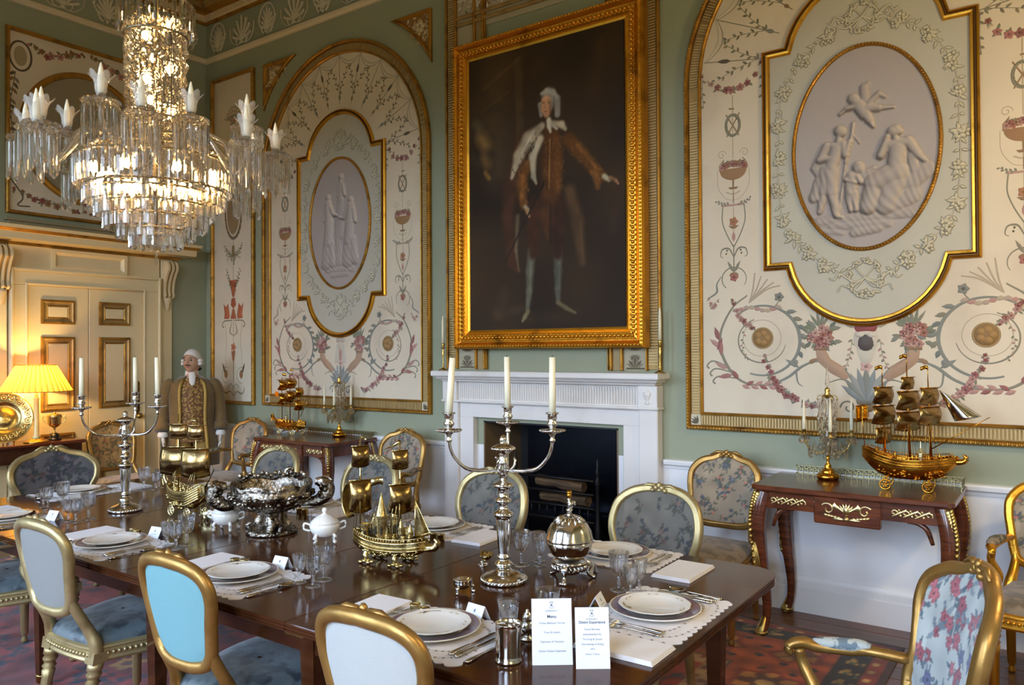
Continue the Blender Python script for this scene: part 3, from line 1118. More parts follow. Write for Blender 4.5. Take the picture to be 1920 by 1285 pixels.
def lower_scroll(o, sd, rnd):
    X = lambda u: sd * u
    # small top ring with palm strokes, then the great volute round the gold medallion
    o.stroke([(X(-.785 + .08 * cos(t)), 2.06 + .075 * sin(t)) for t in np.linspace(-.6, 4.0, 26)], [.004, .008, .006], OLV)
    o.stroke(cat([(X(-.87), 2.08), (X(-.90), 2.03), (X(-.90), 1.98), (X(-.94), 1.95), (X(-.965), 1.94)], 6), [.005, .014, .006], GRYB)
    for k in range(5):
        o.stroke(cat([(X(-.69), 1.90), (X(-.665 + .022 * k), 1.98), (X(-.65 + .04 * k), 2.09 - .022 * k)], 7), [.006, .01, .008], TAN)
    o.garland([(X(-.96), 1.93), (X(-.925), 1.88), (X(-.89), 1.92)], 5, .014, [PNK, (196, 140, 124)], [TAN, OLV], rnd)
    v = [(X(-.61 + .235 * cos(t)), 1.66 + .22 * sin(t)) for t in np.linspace(2.3, -1.9, 48)]
    o.stroke(v, [.01, .014, .022, .016, .01], GRYB)
    o.stroke([(X(-.61 + .12 * cos(t)), 1.675 + .115 * sin(t)) for t in np.linspace(0, 2 * PI, 36)], .004, TAN)
    o.stroke([(X(-.61 + .15 * cos(t)), 1.66 + .14 * sin(t)) for t in np.linspace(-.2, -4.4, 36)], [.004, .01, .006], OLV)
    o.disc(X(-.605), 1.675, .062, .062, (140, 100, 44), .01)
    o.stroke([(X(-.605) + .064 * cos(t), 1.675 + .064 * sin(t)) for t in np.linspace(0, 2 * PI, 26)], .01, (168, 132, 74), .006)
    for k in range(5):
        o.disc(X(-.605) + .03 * cos(k * 1.26), 1.675 + .03 * sin(k * 1.26), .022, .022, (168, 122, 58), .008, .008, 8)
    # acanthus along the volute
    for k in range(7):
        t = .9 - k * .24
        p = (X(-.61 + .24 * cos(t)), 1.66 + .225 * sin(t))
        o.leaf(p[0], p[1], (math.atan2(sin(t), sd * cos(t)) - sd * .9), .07 - .004 * k, .03, (GRYB, OLV, (108, 114, 104))[k % 3], .006)
    for k in range(8):
        u = -.76 + .033 * k
        o.leaf(X(u), 1.865 + .012 * sin(k), -sd * .2 + (0 if sd > 0 else PI), .05, .03, (PNK, (178, 150, 128), TAN)[k % 3], .005)
    o.flower(X(-.50), 1.93, .03, GRYB)
    o.stroke(cat([(X(-.53), 1.87), (X(-.505), 1.90), (X(-.50), 1.93)], 5), .006, OLV)
    # left outer stem
    o.stroke(cat([(X(-.70), 1.95), (X(-.80), 1.87), (X(-.875), 1.72), (X(-.87), 1.58), (X(-.80), 1.45), (X(-.70), 1.385), (X(-.56), 1.38)], 8), [.008, .012, .016, .02, .014, .01], OLV)
    for k, (u, z, a, L) in enumerate(((-.885, 1.66, 1.9, .1), (-.88, 1.62, 2.5, .09), (-.875, 1.56, 1.6, .12), (-.90, 1.60, 1.2, .09), (-.83, 1.48, 2.7, .1), (-.80, 1.44, 3.3, .1), (-.76, 1.41, 2.2, .08))):
        o.leaf(X(u), z, a if sd > 0 else PI - a, L, .035, (RED, PNK, (168, 100, 90))[k % 3], .006)
    for k in range(3):
        o.stroke(cat([(X(-.84 + .03 * k), 1.50 - .04 * k), (X(-.93 + .02 * k), 1.53 - .05 * k), (X(-.97 + .02 * k), 1.50 - .05 * k), (X(-.955 + .02 * k), 1.48 - .05 * k)], 6), [.008, .01, .012], OLV)
    for k in range(9):
        u = -.74 + .028 * k
        o.leaf(X(u), 1.375, (.5 if k % 2 else -.35) if sd > 0 else PI - (.5 if k % 2 else -.35), .06, .028, (PNK, RED, (182, 128, 112))[k % 3], .006)
    # diagonal rose garland through the scroll
    o.garland([(X(-.80), 1.92), (X(-.76), 1.82), (X(-.70), 1.76), (X(-.66), 1.74)], 10, .018, [PNK, RED], [OLV, GRN, TAN], rnd)
    o.garland([(X(-.60), 1.56), (X(-.56), 1.45), (X(-.50), 1.37), (X(-.42), 1.30), (X(-.33), 1.265), (X(-.28), 1.27)], 16, .022, [PNK, RED, (160, 84, 84)], [OLV, GRN, GRYB], rnd)
    o.sprig([(X(-.72), 1.72), (X(-.735), 1.62), (X(-.70), 1.53)], 10, .022, .011, [OLV, PNK, GRN], TAN, .003)
    # arm towards the middle
    o.stroke(cat([(X(-.56), 1.38), (X(-.45), 1.43), (X(-.36), 1.50), (X(-.27), 1.53), (X(-.16), 1.51), (X(-.09), 1.44), (X(-.06), 1.36)], 8), [.012, .018, .01, .014, .008], GRYB)
    o.stroke(cat([(X(-.22), 1.40), (X(-.12), 1.42), (X(-.05), 1.33)], 6), [.004, .01, .006], OLV)
    o.stroke(cat([(X(-.4), 1.47), (X(-.39), 1.40), (X(-.36), 1.375)], 6), [.012, .008, .004], GRYB)
    o.leaf(X(-.38), 1.49, (2.6 if sd > 0 else .54), .1, .03, GRYB)
    o.leaf(X(-.33), 1.515, (.5 if sd > 0 else 2.64), .07, .03, BRN)
    # cornucopia with flowers
    o.poly([(X(-.085), 1.44), (X(-.13), 1.50), (X(-.20), 1.545), (X(-.225), 1.60), (X(-.285), 1.60), (X(-.275), 1.53), (X(-.20), 1.46), (X(-.12), 1.415)], (180, 138, 104), .01)
    o.stroke([(X(-.215), 1.605), (X(-.295), 1.605)], .02, BRN, .008)
    for k in range(26):
        a, r = rnd.uniform(0, 6.28), .085 * math.sqrt(rnd.random())
        o.leaf(X(-.255) + r * cos(a), 1.685 + r * sin(a) * .9, a + rnd.uniform(-.6, .6), .055, .028, (OLV, GRN, GRYB, (104, 108, 84))[k % 4], .005)
    for k in range(18):
        a, r = rnd.uniform(0, 6.28), .065 * math.sqrt(rnd.random())
        o.flower(X(-.255) + r * cos(a), 1.68 + r * sin(a) * .9, .026, (PNK, RED, (196, 150, 130), (172, 104, 84))[k % 4], ridge=.008)
    for k in range(4):
        o.leaf(X(-.255), 1.73, PI / 2 + (k - 1.5) * .4, .11, .02, (OLV, GRN)[k % 2])


def arch_ornament(pl, face):
    rnd = random.Random(11)
    o = Orn(pl, .008)
    o.mute = .16
    # shell fan over the cartouche
    N = 11
    for k in range(N):
        a = PI * (k + .5) / N
        w = lambda r, a=a: (r * cos(a), 3.36 + r * sin(a))
        o.stroke([w(.53), w(.985)], .006, OLV)
        if k % 2 == 0:
            q = w(.80)
            o.leaf(*q, a, .10, .03, DKB)
            o.leaf(*w(.6), a + PI, .05, .025, BRN)
        else:
            o.leaf(*w(.56), a, .07, .03, GRYB)
        for sgn in (1, -1):
            b0 = w(.62)
            b1 = ((.76) * cos(a + sgn * .07), 3.36 + .76 * sin(a + sgn * .07))
            b2 = (.88 * cos(a + sgn * .135), 3.36 + .88 * sin(a + sgn * .135))
            o.sprig([b0, b1, b2], 9, .042, .016, [OLV, (140, 120, 84), (112, 104, 78)], OLV, .004)
    for k in range(N - 1):
        a0, a1 = PI * (k + .5) / N, PI * (k + 1.5) / N
        for r0, sag, col, wd in ((.985, .07, (198, 184, 158), .012), (.97, .085, (150, 138, 112), .007)):
            pts = [((r0 - sag * 4 * t * (1 - t)) * cos(a0 + (a1 - a0) * t), 3.36 + (r0 - sag * 4 * t * (1 - t)) * sin(a0 + (a1 - a0) * t)) for t in np.linspace(0, 1, 14)]
            o.stroke(pts, [wd * .5, wd, wd * .5], col, .004)
    for sd in (1, -1):
        side_strip(o, sd, rnd)
        lower_scroll(o, sd, rnd)
    # middle: mask, fan of plumes, urn foot
    if face == 0:
        o.disc(0, 1.66, .07, .08, (206, 190, 168), .01)
        o.disc(0, 1.645, .05, .055, (84, 72, 68), .014, .004)
        o.poly([(-.07, 1.74), (.07, 1.74), (.05, 1.70), (-.05, 1.70)], (150, 56, 54), .01)
        for q in (1, -1):
            o.leaf(q * .05, 1.73, PI / 2 - q * 1.1, .09, .04, TAN, .008)
            o.disc(q * .03, 1.685, .028, .018, (212, 200, 182), .012, .006)
            o.sprig([(q * .075, 1.66), (q * .09, 1.56), (q * .12, 1.48)], 10, .03, .014, [OLV, TAN, PNK], OLV, .003)
        o.poly([(-.055, 1.60), (.055, 1.60), (.03, 1.53), (0, 1.50), (-.03, 1.53)], (204, 192, 168), .008)
    else:
        o.disc(0, 1.665, .036, .05, (206, 182, 158), .012)
        o.poly([(-.06, 1.72), (-.035, 1.735), (.035, 1.735), (.06, 1.72), (.05, 1.69), (-.05, 1.69)], (190, 172, 146), .012)
        o.poly([(-.075, 1.50), (-.05, 1.68), (-.035, 1.68), (-.02, 1.5)], (204, 188, 164), .01)
        o.poly([(.075, 1.50), (.05, 1.68), (.035, 1.68), (.02, 1.5)], (204, 188, 164), .01)
        o.poly([(-.02, 1.62), (.02, 1.62), (.012, 1.52), (-.012, 1.52)], (186, 130, 108), .01)
    for k in range(-4, 5):
        a = PI / 2 + k * .24
        o.leaf(0, 1.29, a, .22 - .012 * abs(k), .05, (GRYB, (130, 134, 130), (148, 146, 138))[abs(k) % 3], .01)
    o.flower(0, 1.50, .035, (206, 160, 146))
    o.box if False else None
    o.poly([(-.06, 1.30), (.06, 1.30), (.05, 1.275), (-.05, 1.275)], (120, 110, 88), .008)
    o.disc(0, 1.255, .04, .025, (140, 106, 58), .01)
    for q in (1, -1):
        o.spiral(q * .10, 1.255, .045, .008, 0 if q > 0 else PI, 7 if q > 0 else PI - 7, .01, (120, 116, 98))
    o.leaf(0, 1.24, -PI / 2, .05, .03, (184, 96, 84))
    return o


def cart_ornament(pl):
    rnd = random.Random(5)
    o = Orn(pl, .014)
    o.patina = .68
    for zc_, rr in ((3.56, .082), (2.02, .088)):
        for k in range(26):
            t = 2 * PI * k / 26
            e = 1.15 if zc_ < 3 else 1
            o.leaf(rr * cos(t), zc_ + rr * e * sin(t), t + PI / 2 + rnd.uniform(-.7, .7), .042, .022, STUC, .014)
            if k % 3 == 0:
                o.flower(rr * cos(t), zc_ + rr * e * sin(t), .022, STUC, ridge=.016)
        for q in (1, -1):
            o.stroke(cat([(0, zc_), (q * .06, zc_ - .02), (q * .14, zc_ + .03), (q * .17, zc_ - .005), (q * .2, zc_ + .01)], 6), [.012, .016, .008], STUC, .012)
            o.stroke(cat([(0, zc_), (q * .08, zc_ - .05), (q * .13, zc_ - .04), (q * .15, zc_ - .08)], 6), [.012, .012, .006], STUC, .012)
            o.stroke([(-q * .05, zc_ - .06), (q * .05, zc_ + .06)], .01, STUC, .012)
    o.flower(0, 1.93, .03, STUC, ridge=.018)
    def gar(q):
        P = cat([(q * .12, 3.545), (q * .2, 3.49), (q * .31, 3.41), (q * .42, 3.28), (q * .485, 3.1), (q * .49, 2.9), (q * .495, 2.7), (q * .485, 2.5), (q * .45, 2.34), (q * .37, 2.24), (q * .26, 2.14), (q * .14, 2.06)], 6)
        o.stroke(P, .006, STUC, .008)
        n = len(P)
        for i in range(0, n, 2):
            p = P[i]
            a = math.atan2(P[min(i + 1, n - 1)][1] - P[i - 1][1], P[min(i + 1, n - 1)][0] - P[i - 1][0])
            for s_ in (1, -1):
                o.leaf(p[0], p[1], a + s_ * rnd.uniform(.5, 1.3), rnd.uniform(.03, .055), .022, STUC, .012)
        for i in (6, 14, 21, 27, 33, 39, 45, 51, 57, 62):
            if i < n:
                p = P[i]
                for k in range(3):
                    o.flower(p[0] + rnd.uniform(-.025, .025), p[1] + rnd.uniform(-.03, .03), rnd.uniform(.022, .034), STUC, ridge=.018, a0=rnd.random() * 6)
                for k in range(5):
                    o.leaf(p[0], p[1], rnd.uniform(0, 6.3), .06, .026, STUC, .012)
    mir(gar)
    return o


def arch_panel(cx, label, scene, face):
    t = thing('wall_panel', label, 'panel', (cx, 0, 0))
    OUT = arch_poly(1.112, 1.078, 3.352)
    b = MB()
    b.prism(arch_poly(1.0, 1.19, 3.352), 0, .008, PB)
    b.build('panel_field', PANEL(), t)
    b = MB()
    frame_path(b, OUT, [(0, 0), (0, .03), (.008, .042), (.02, .042), (.028, .03), (.03, .014)], PB)
    frame_path(b, OUT, [(.096, .012), (.098, .026), (.106, .028), (.114, .02), (.116, .008)], PB)
    beads_on(b, OUT, .014, .042, .021, .0085, PB)
    b.build('gilt_moulding', GILT(), t)
    b = MB()
    frame_path(b, OUT, [(.03, .010), (.096, .010)], PB)
    bd = b.build('fluted_border', DGILT(), t)
    b = MB()
    flutes_on(b, OUT, .036, .092, .010, .0185, .008, PB)
    b.build('flutes', mat('pale_gilt_flutes', (188, 160, 108), .5, .3), bd, kind='stuff')
    for q in (1, -1):
        b = MB()
        b.box(q * 1.046 - .034, q * 1.046 + .034, -.022, 0, 1.108, 1.178)
        b.M = None
        cb = b.build('corner_block', mat('corner_block_cream', (206, 192, 160), .6), t)
        o = Orn(PB, .022)
        for k in range(4):
            o.leaf(q * 1.06 - q * .028, 1.118, PI / 2 - q * (.1 + k * .42), .055, .016, DKB)
        o.build('corner_leaf', ORNM(), cb)
    CP_ = cart_poly(.592, 2.095, 3.478, .452, .362)
    b = MB()
    b.prism(offset(ccw(CP_), .03), .006, .014, PB)
    cf = b.build('cartouche', CART(), t)
    b = MB()
    frame_path(b, CP_, [(0, .006), (.002, .026), (.012, .034), (.018, .02), (.024, .02), (.03, .036), (.042, .034), (.05, .014)], PB, [0, 0, 0, 1, 1, 0, 0], False)
    b.build('cartouche_moulding', [FGOLD(), mat('dark_gilt_recess', (104, 70, 26), .5, .5)], cf)
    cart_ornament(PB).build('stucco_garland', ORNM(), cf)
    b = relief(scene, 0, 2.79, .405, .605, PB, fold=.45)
    b.build('oval_medallion', LILAC(), cf)
    el = [(.402 * cos(a), 2.79 + .602 * sin(a)) for a in np.linspace(0, 2 * PI, 72)[:-1]]
    b = MB()
    frame_path(b, offset(ccw(el), -.012), [(0, .012), (.004, .028), (.014, .034), (.022, .028), (.026, .014)], PB, smooth=False)
    beads_on(b, el, .0, .033, .018, .007, PB)
    b.build('oval_moulding', GILT(), cf)
    arch_ornament(PB, face).build('painted_arabesque', ORNM(), t)
    return t


arch_panel(2.11, 'arched cream arabesque wall panel with a grey oval medallion, between the chandelier and the portrait', SCENE_L, 1)
arch_panel(6.593, 'large arched arabesque wall panel right of the portrait, a cherub flying in its oval', SCENE_R, 0)

# narrow upright panel by the corner
t = thing('wall_panel', 'tall narrow cream wall panel with painted candelabra ornament, beside the room corner', 'panel', (.491, 0, 0))
OUT = rect(-.362, .362, 1.07, 4.505)
b = MB()
b.prism(rect(-.33, .33, 1.10, 4.47), 0, .008, PB)
b.build('panel_field', PANEL(), t)
b = MB()
frame_path(b, OUT, [(0, 0), (0, .03), (.008, .04), (.02, .04), (.03, .026), (.034, .008)], PB)
beads_on(b, OUT, .014, .04, .024, .008, PB)
b.build('gilt_moulding', GILT(), t)
o = Orn(PB, .008)
rnd = random.Random(3)
o.stroke([(0, 1.14), (0, 4.0)], .006, OLV)
for z, L in ((4.05, .13), (3.6, .1)):
    for k in range(9):
        o.sprig([(0, z - .1), (.02 * (k - 4), z), (.035 * (k - 4), z + L - .008 * abs(k - 4) ** 2)], 7, .035, .016, [OLV, GRYB, PNK], OLV, .003)
o.poly([(-.07, 3.95), (.07, 3.95), (.045, 3.86), (0, 3.84), (-.045, 3.86)], (200, 186, 150), .01)
oval = [(.13 * cos(a), 3.05 + .25 * sin(a)) for a in np.linspace(0, 2 * PI, 40)]
o.disc(0, 3.05, .105, .215, (150, 124, 90), .004, .002, 30)
o.stroke(oval, .02, (120, 96, 60), .006)
for k in range(44):
    a = 2 * PI * k / 44
    o.leaf(.15 * cos(a), 3.05 + .27 * sin(a), a + PI / 2 + .5, .06, .024, (OLV, DKB)[k % 2])
for q in (1, -1):
    for k in range(4):
        o.sprig([(0, 2.52 + .03 * k), (q * (.05 + .02 * k), 2.62 + .02 * k), (q * (.11 + .015 * k), 2.58 + .05 * k)], 8, .03, .014, [OLV, DKB, GRN], TAN, .003)
        o.sprig([(0, 2.22), (q * (.04 + .02 * k), 2.3 + .03 * k), (q * (.05 + .02 * k), 2.36 + .04 * k)], 6, .03, .014, [OLV, DKB], TAN, .003)
    # little winged beasts on the bracket
    o.poly([(q * .06, 1.98), (q * .09, 2.12), (q * .13, 2.08), (q * .17, 2.12), (q * .15, 2.0), (q * .16, 1.96), (q * .08, 1.955)], (176, 96, 62), .01)
    o.stroke(cat([(q * .02, 1.94), (q * .15, 1.935), (q * .19, 1.90), (q * .18, 1.87), (q * .16, 1.88)], 6), .012, OLV)
    o.stroke(cat([(q * .14, 1.9), (q * .12, 1.72), (q * .14, 1.55), (q * .13, 1.4)], 8), .006, TAN)
    o.stroke(cat([(q * .03, 1.92), (q * .06, 1.82), (0, 1.78)], 6), [.006, .016, .006], OLV)
    o.disc(q * .13, 1.38, .03, .045, BRN)
    o.stroke([(q * .13 + .07 * cos(a), 1.37 + .08 * sin(a)) for a in np.linspace(1.2, 4.9, 20)], .006, OLV)
    o.leaf(q * .19, 1.50, -PI / 2 - q * .4, .16, .03, DKB)
    o.stroke(cat([(0, 1.16), (q * .06, 1.2), (q * .14, 1.18), (q * .18, 1.22), (q * .17, 1.25)], 7), [.006, .014, .006], OLV)
    o.stroke(cat([(0, 1.24), (q * .05, 1.28), (q * .09, 1.24)], 6), .008, OLV)
o.poly([(-.08, 2.36), (.08, 2.36), (.045, 2.33), (.035, 2.24), (.012, 2.18), (-.012, 2.18), (-.035, 2.24), (-.045, 2.33)], (168, 88, 54), .012)
o.poly([(-.03, 2.17), (.03, 2.17), (.045, 2.1), (0, 2.06), (-.045, 2.1)], (160, 82, 50), .012)
o.poly([(-.05, 1.955), (.05, 1.955), (.015, 2.06), (-.015, 2.06)], (168, 92, 58), .01)
o.poly([(-.03, 2.6), (.03, 2.6), (.02, 2.72), (-.02, 2.72)], (136, 112, 72), .01)
o.poly([(-.035, 1.62), (.035, 1.62), (.014, 1.52), (-.014, 1.52)], (150, 96, 62), .01)
o.flower(0, 1.66, .045, (190, 118, 80))
o.stroke([(0, 1.52), (0, 1.30)], [.014, .022, .008], BRN)
o.build('painted_arabesque', ORNM(), t)

# gilt spandrels beside the arch
for k, (pts, lab) in enumerate((([(1.006, 4.03), (1.49, 4.49), (1.006, 4.49)], 'small gilt corner spandrel left of the nearer arched panel, above the narrow panel'), ([(2.76, 4.49), (3.238, 4.03), (3.238, 4.49)], 'small gilt corner spandrel between the arched panel top and the portrait surround'))):
    t = thing('spandrel', lab, 'panel')
    P = []
    n_ = len(pts)
    # concave third side follows the arch
    a, c_ = (pts[0], pts[1])
    hyp = []
    for q in np.linspace(0, 1, 12)[1:-1]:
        u, v = a[0] + (c_[0] - a[0]) * q, a[1] + (c_[1] - a[1]) * q
        dx, dz = 2.11 - u, 3.352 - v
        L = math.hypot(dx, dz)
        s_ = .055 * 4 * q * (1 - q)
        hyp.append((u - dx / L * s_, v - dz / L * s_))
    P = [pts[0]] + hyp + [pts[1], pts[2]]
    b = MB()
    frame_path(b, P, [(0, 0), (0, .022), (.006, .03), (.02, .03), (.03, .014), (.034, .006)], PB)
    b.build('gilt_moulding', GILT(), t)
    b = MB()
    b.prism(offset(ccw(P), .02), 0, .006, PB)
    b.build('panel_field', mat('spandrel_ground', (150, 112, 66), .6, .2), t)
    o = Orn(PB, .006)
    cu_, cv_ = sum(p[0] for p in pts) / 3, sum(p[1] for p in pts) / 3
    cu_ = cu_ * .82 + pts[2][0] * .18
    cv_ = cv_ * .82 + pts[2][1] * .18
    rnd = random.Random(k)
    for i in range(70):
        w_ = [rnd.random() for _ in range(3)]
        s_ = sum(w_)
        u = sum(w_[j] / s_ * pts[j][0] for j in range(3)) * .8 + cu_ * .2
        v = sum(w_[j] / s_ * pts[j][1] for j in range(3)) * .8 + cv_ * .2
        o.leaf(u, v, rnd.uniform(0, 6.3), .05, .022, ((206, 184, 138), (188, 156, 104), TAN)[i % 3], .01)
    o.flower(cu_, cv_, .05, (210, 190, 148), ridge=.016)
    o.build('carved_foliage', ORNM(), t)

# overdoor panel on the left wall
t = thing('wall_panel', 'shadowed cream overdoor panel with a framed oval picture, above the door behind the chandelier', 'panel')
OUT = rect(-1.96, -.5, 2.84, 4.49)
b = MB()
b.prism(rect(-1.93, -.53, 2.87, 4.46), 0, .008, PLW)
b.build('panel_field', PANEL(), t)
b = MB()
frame_path(b, OUT, [(0, 0), (0, .03), (.008, .04), (.02, .04), (.03, .026), (.034, .008)], PLW)
b.build('gilt_moulding', GILT(), t)
el = [(-1.26 + .60 * cos(a), 3.62 + .63 * sin(a)) for a in np.linspace(0, 2 * PI, 64)[:-1]]
b = MB()
frame_path(b, el, [(0, .008), (.01, .034), (.035, .04), (.05, .03), (.06, .012)], PLW)
om = b.build('oval_moulding', GILT(), t)
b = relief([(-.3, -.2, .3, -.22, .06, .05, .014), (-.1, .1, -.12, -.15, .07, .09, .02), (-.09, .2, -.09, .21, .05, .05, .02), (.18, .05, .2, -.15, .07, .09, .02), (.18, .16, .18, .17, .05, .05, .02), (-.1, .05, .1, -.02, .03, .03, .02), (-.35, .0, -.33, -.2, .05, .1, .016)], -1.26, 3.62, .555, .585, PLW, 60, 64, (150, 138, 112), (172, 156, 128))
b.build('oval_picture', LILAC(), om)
o = Orn(PLW, .008)
rnd = random.Random(8)
for sd in (1, -1):
    X = lambda u: -1.26 + sd * u
    o.stroke([(X(.58) + .09 * cos(a), 4.25 + .13 * sin(a)) for a in np.linspace(0, 2 * PI, 30)], .018, DKB)
    o.disc(X(.58), 4.25, .055, .09, (170, 152, 116))
    o.garland([(X(.5), 4.38), (X(.35), 4.32), (X(.18), 4.38), (X(.04), 4.42)], 10, .03, [RED, PNK, BRN], [DKB, OLV, GRN], rnd)
    o.sprig([(X(.62), 4.1), (X(.66), 3.8), (X(.64), 3.5), (X(.66), 3.2)], 26, .07, .03, [DKB, OLV, BRN], DKB, .006)
    o.garland([(X(.62), 3.05), (X(.4), 2.98), (X(.2), 2.95), (X(.03), 2.93)], 12, .028, [BRN, RED], [DKB, OLV], rnd)
    o.stroke(cat([(X(.66), 3.15), (X(.56), 3.0), (X(.6), 2.92), (X(.5), 2.92)], 7), .012, DKB)
o.build('painted_arabesque', ORNM(), t)
# ---------------------------------------------------------------- overmantel surround, portrait, chimneypiece
OX = 4.352
t = thing('overmantel_surround', 'tall fluted and painted gilt surround on the wall around the portrait, standing on the mantelpiece', 'panel', (OX, -.002, 0))
OT = 5.08
for q in (1, -1):
    sx = lambda a, b_: sorted((q * a, q * b_))
    b = MB()
    x0, x1 = sx(.85, .935)
    b.box(x0, x1, -.012, 0, 1.47, OT)
    fb = b.build('fluted_border', DGILT(), t)
    b = MB()
    z = 1.5
    while z < OT - .05:
        b.box(x0 + .008, x1 - .008, -.022, -.012, z, z + .011)
        z += .0195
    b.build('flutes', mat('pale_gilt_flutes', (188, 160, 108), .5, .3), fb, kind='stuff')
    b = MB()
    for a, c_ in ((.935, .952), (.835, .85), (.64, .66), (.555, .575), (.54, .548)):
        x0, x1 = sx(a, c_)
        b.box(x0, x1, -.034, 0, 1.46, OT, 0, .005)
    b.build('gilt_moulding', GILT(), t)
    b = MB()
    x0, x1 = sx(.66, .835)
    b.box(x0, x1, -.008, 0, 1.46, OT)
    x0, x1 = sx(.575, .64)
    b.box(x0, x1, -.012, 0, 1.46, OT, 1)
    pb = b.build('painted_band', [mat('surround_grey_ground', (176, 166, 140), .6), mat('surround_tan_paint', (166, 142, 98), .55)], t)
    o = Orn(PB, .008)
    for z in np.arange(1.5, 1.62, .12):
        for k in range(-3, 4):
            o.leaf(q * .748, z - .02, PI / 2 + k * .38, .075, .024, (DKB, OLV)[k % 2], .006)
        for k in range(-3, 4):
            o.leaf(q * .748, z + .07, -PI / 2 + k * .38, .05, .02, (DKB, OLV)[k % 2], .006)
        o.stroke([(q * .68, 1.475), (q * .82, 1.475)], .012, OLV)
    o.build('painted_ornament', ORNM(), pb)
b = MB()
b.box(-.66, .66, -.010, 0, 4.20, 4.86)
b.box(-.835, .835, -.0105, 0, 4.24, 4.80)
tb = b.build('painted_band', mat('surround_grey_ground', (176, 166, 140), .6), t)
o = Orn(PB, .0108)
rnd = random.Random(2)
for k in range(13):
    u = -.76 + .127 * k
    for j in range(9):
        a = j * .7 + k
        o.leaf(u + .03 * cos(a), 4.44 + .07 * sin(a), a + .5, .055, .022, ((206, 196, 172), (214, 204, 184), TAN, OLV)[(j + k) % 4], .008)
    o.flower(u, 4.44 + .04 * (-1) ** k, .035, (212, 196, 172), ridge=.008)
    o.stroke(cat([(u - .06, 4.36), (u - .02, 4.42), (u + .02, 4.52), (u + .07, 4.55)], 6), .008, (128, 100, 80))
for u in (-.62, -.02, .55):
    o.sprig([(u - .16, 4.54), (u - .06, 4.47), (u + .05, 4.40), (u + .1, 4.36)], 12, .06, .022, [BRN, DKB, (140, 92, 76)], BRN, .01)
o.build('painted_ornament', ORNM(), tb)
b = MB()
for z in (4.245, 4.30, 4.58):
    b.box(-.835, .835, -.03, 0, z, z + .03, 0, .005)
b.build('gilt_moulding', DGILT(), t)

# portrait: painted canvas (flat print as vertex colour) in a deep gilt frame
t = thing('framed_portrait', 'huge gilt framed dark portrait of a standing gentleman in a white wig, over the fireplace', 'painting', (4.387, -.03, 2.836))
CW, CH = 1.37, 2.14
NX, NZ = 206, 322
U, V = np.meshgrid(np.linspace(0, CW, NX), np.linspace(0, CH, NZ))
rs = np.random.RandomState(6)


def noise2(U, V, f, seed):
    r_ = np.random.RandomState(seed)
    g = r_.rand(40, 40)
    x, y = U * f % 39, V * f % 39
    i, j = x.astype(int), y.astype(int)
    a, b_ = x - i, y - j
    a, b_ = a * a * (3 - 2 * a), b_ * b_ * (3 - 2 * b_)
    i1, j1 = np.minimum(i + 1, 39), np.minimum(j + 1, 39)
    return (g[j, i] * (1 - a) + g[j, i1] * a) * (1 - b_) + (g[j1, i] * (1 - a) + g[j1, i1] * a) * b_


IM = np.ones((NZ, NX, 3)) * np.array((52, 38, 24.))
IM *= (.8 + .5 * noise2(U, V, 3, 1))[..., None]


def pt(x, y):   # drawing units to canvas metres
    u = (x - 105) / 535
    bot, top = 1137 - 12 * u, 205 - 148 * u
    return u * CW, (bot - y) / (bot - top) * CH


def brush(pts, r, col, soft=.35, op=1.0):
    """soft stroke through points (drawing units), radii r metres"""
    P = [pt(*p) for p in pts]
    rr = r if hasattr(r, '__len__') else [r] * len(P)
    if len(P) == 1:
        P, rr = P * 2, list(rr) * 2
    for k in range(len(P) - 1):
        a, c_ = P[k], P[k + 1]
        dx, dy = c_[0] - a[0], c_[1] - a[1]
        L2 = dx * dx + dy * dy + 1e-9
        tt = np.clip(((U - a[0]) * dx + (V - a[1]) * dy) / L2, 0, 1)
        D = np.hypot(U - a[0] - tt * dx, V - a[1] - tt * dy)
        R_ = rr[k] + (rr[k + 1] - rr[k]) * tt
        m = np.clip((R_ - D) / (R_ * soft), 0, 1)[..., None] * op
        IM[:] = IM * (1 - m) + np.array(col, float) * (.86 + .28 * noise2(U, V, 14, 9))[..., None] * m


brush([(200, 250), (220, 600)], [.28, .2], (88, 70, 48), .9, .55)
brush([(290, 200), (298, 560)], [.05, .05], (98, 78, 52), .6, .5)
brush([(360, 140), (380, 560)], [.22, .2], (60, 44, 28), .8, .7)
for x, y, r_, c_ in ((150, 470, .09, (150, 118, 66)), (130, 420, .06, (92, 84, 60)), (160, 540, .07, (120, 92, 52)), (165, 590, .03, (170, 128, 60)), (120, 540, .06, (60, 52, 36))):
    brush([(x, y), (x + 14, y + 18)], r_, c_, .9, .75)
brush([(160, 300), (290, 190)], .02, (98, 78, 54), .9, .5)
brush([(150, 380), (260, 300)], .014, (98, 78, 54), .9, .4)
brush([(570, 130), (545, 300)], [.06, .10], (82, 60, 40), .9, .4)
brush([(230, 1010), (210, 1080), (300, 1060)], [.08, .07, .05], (84, 66, 46), .9, .5)
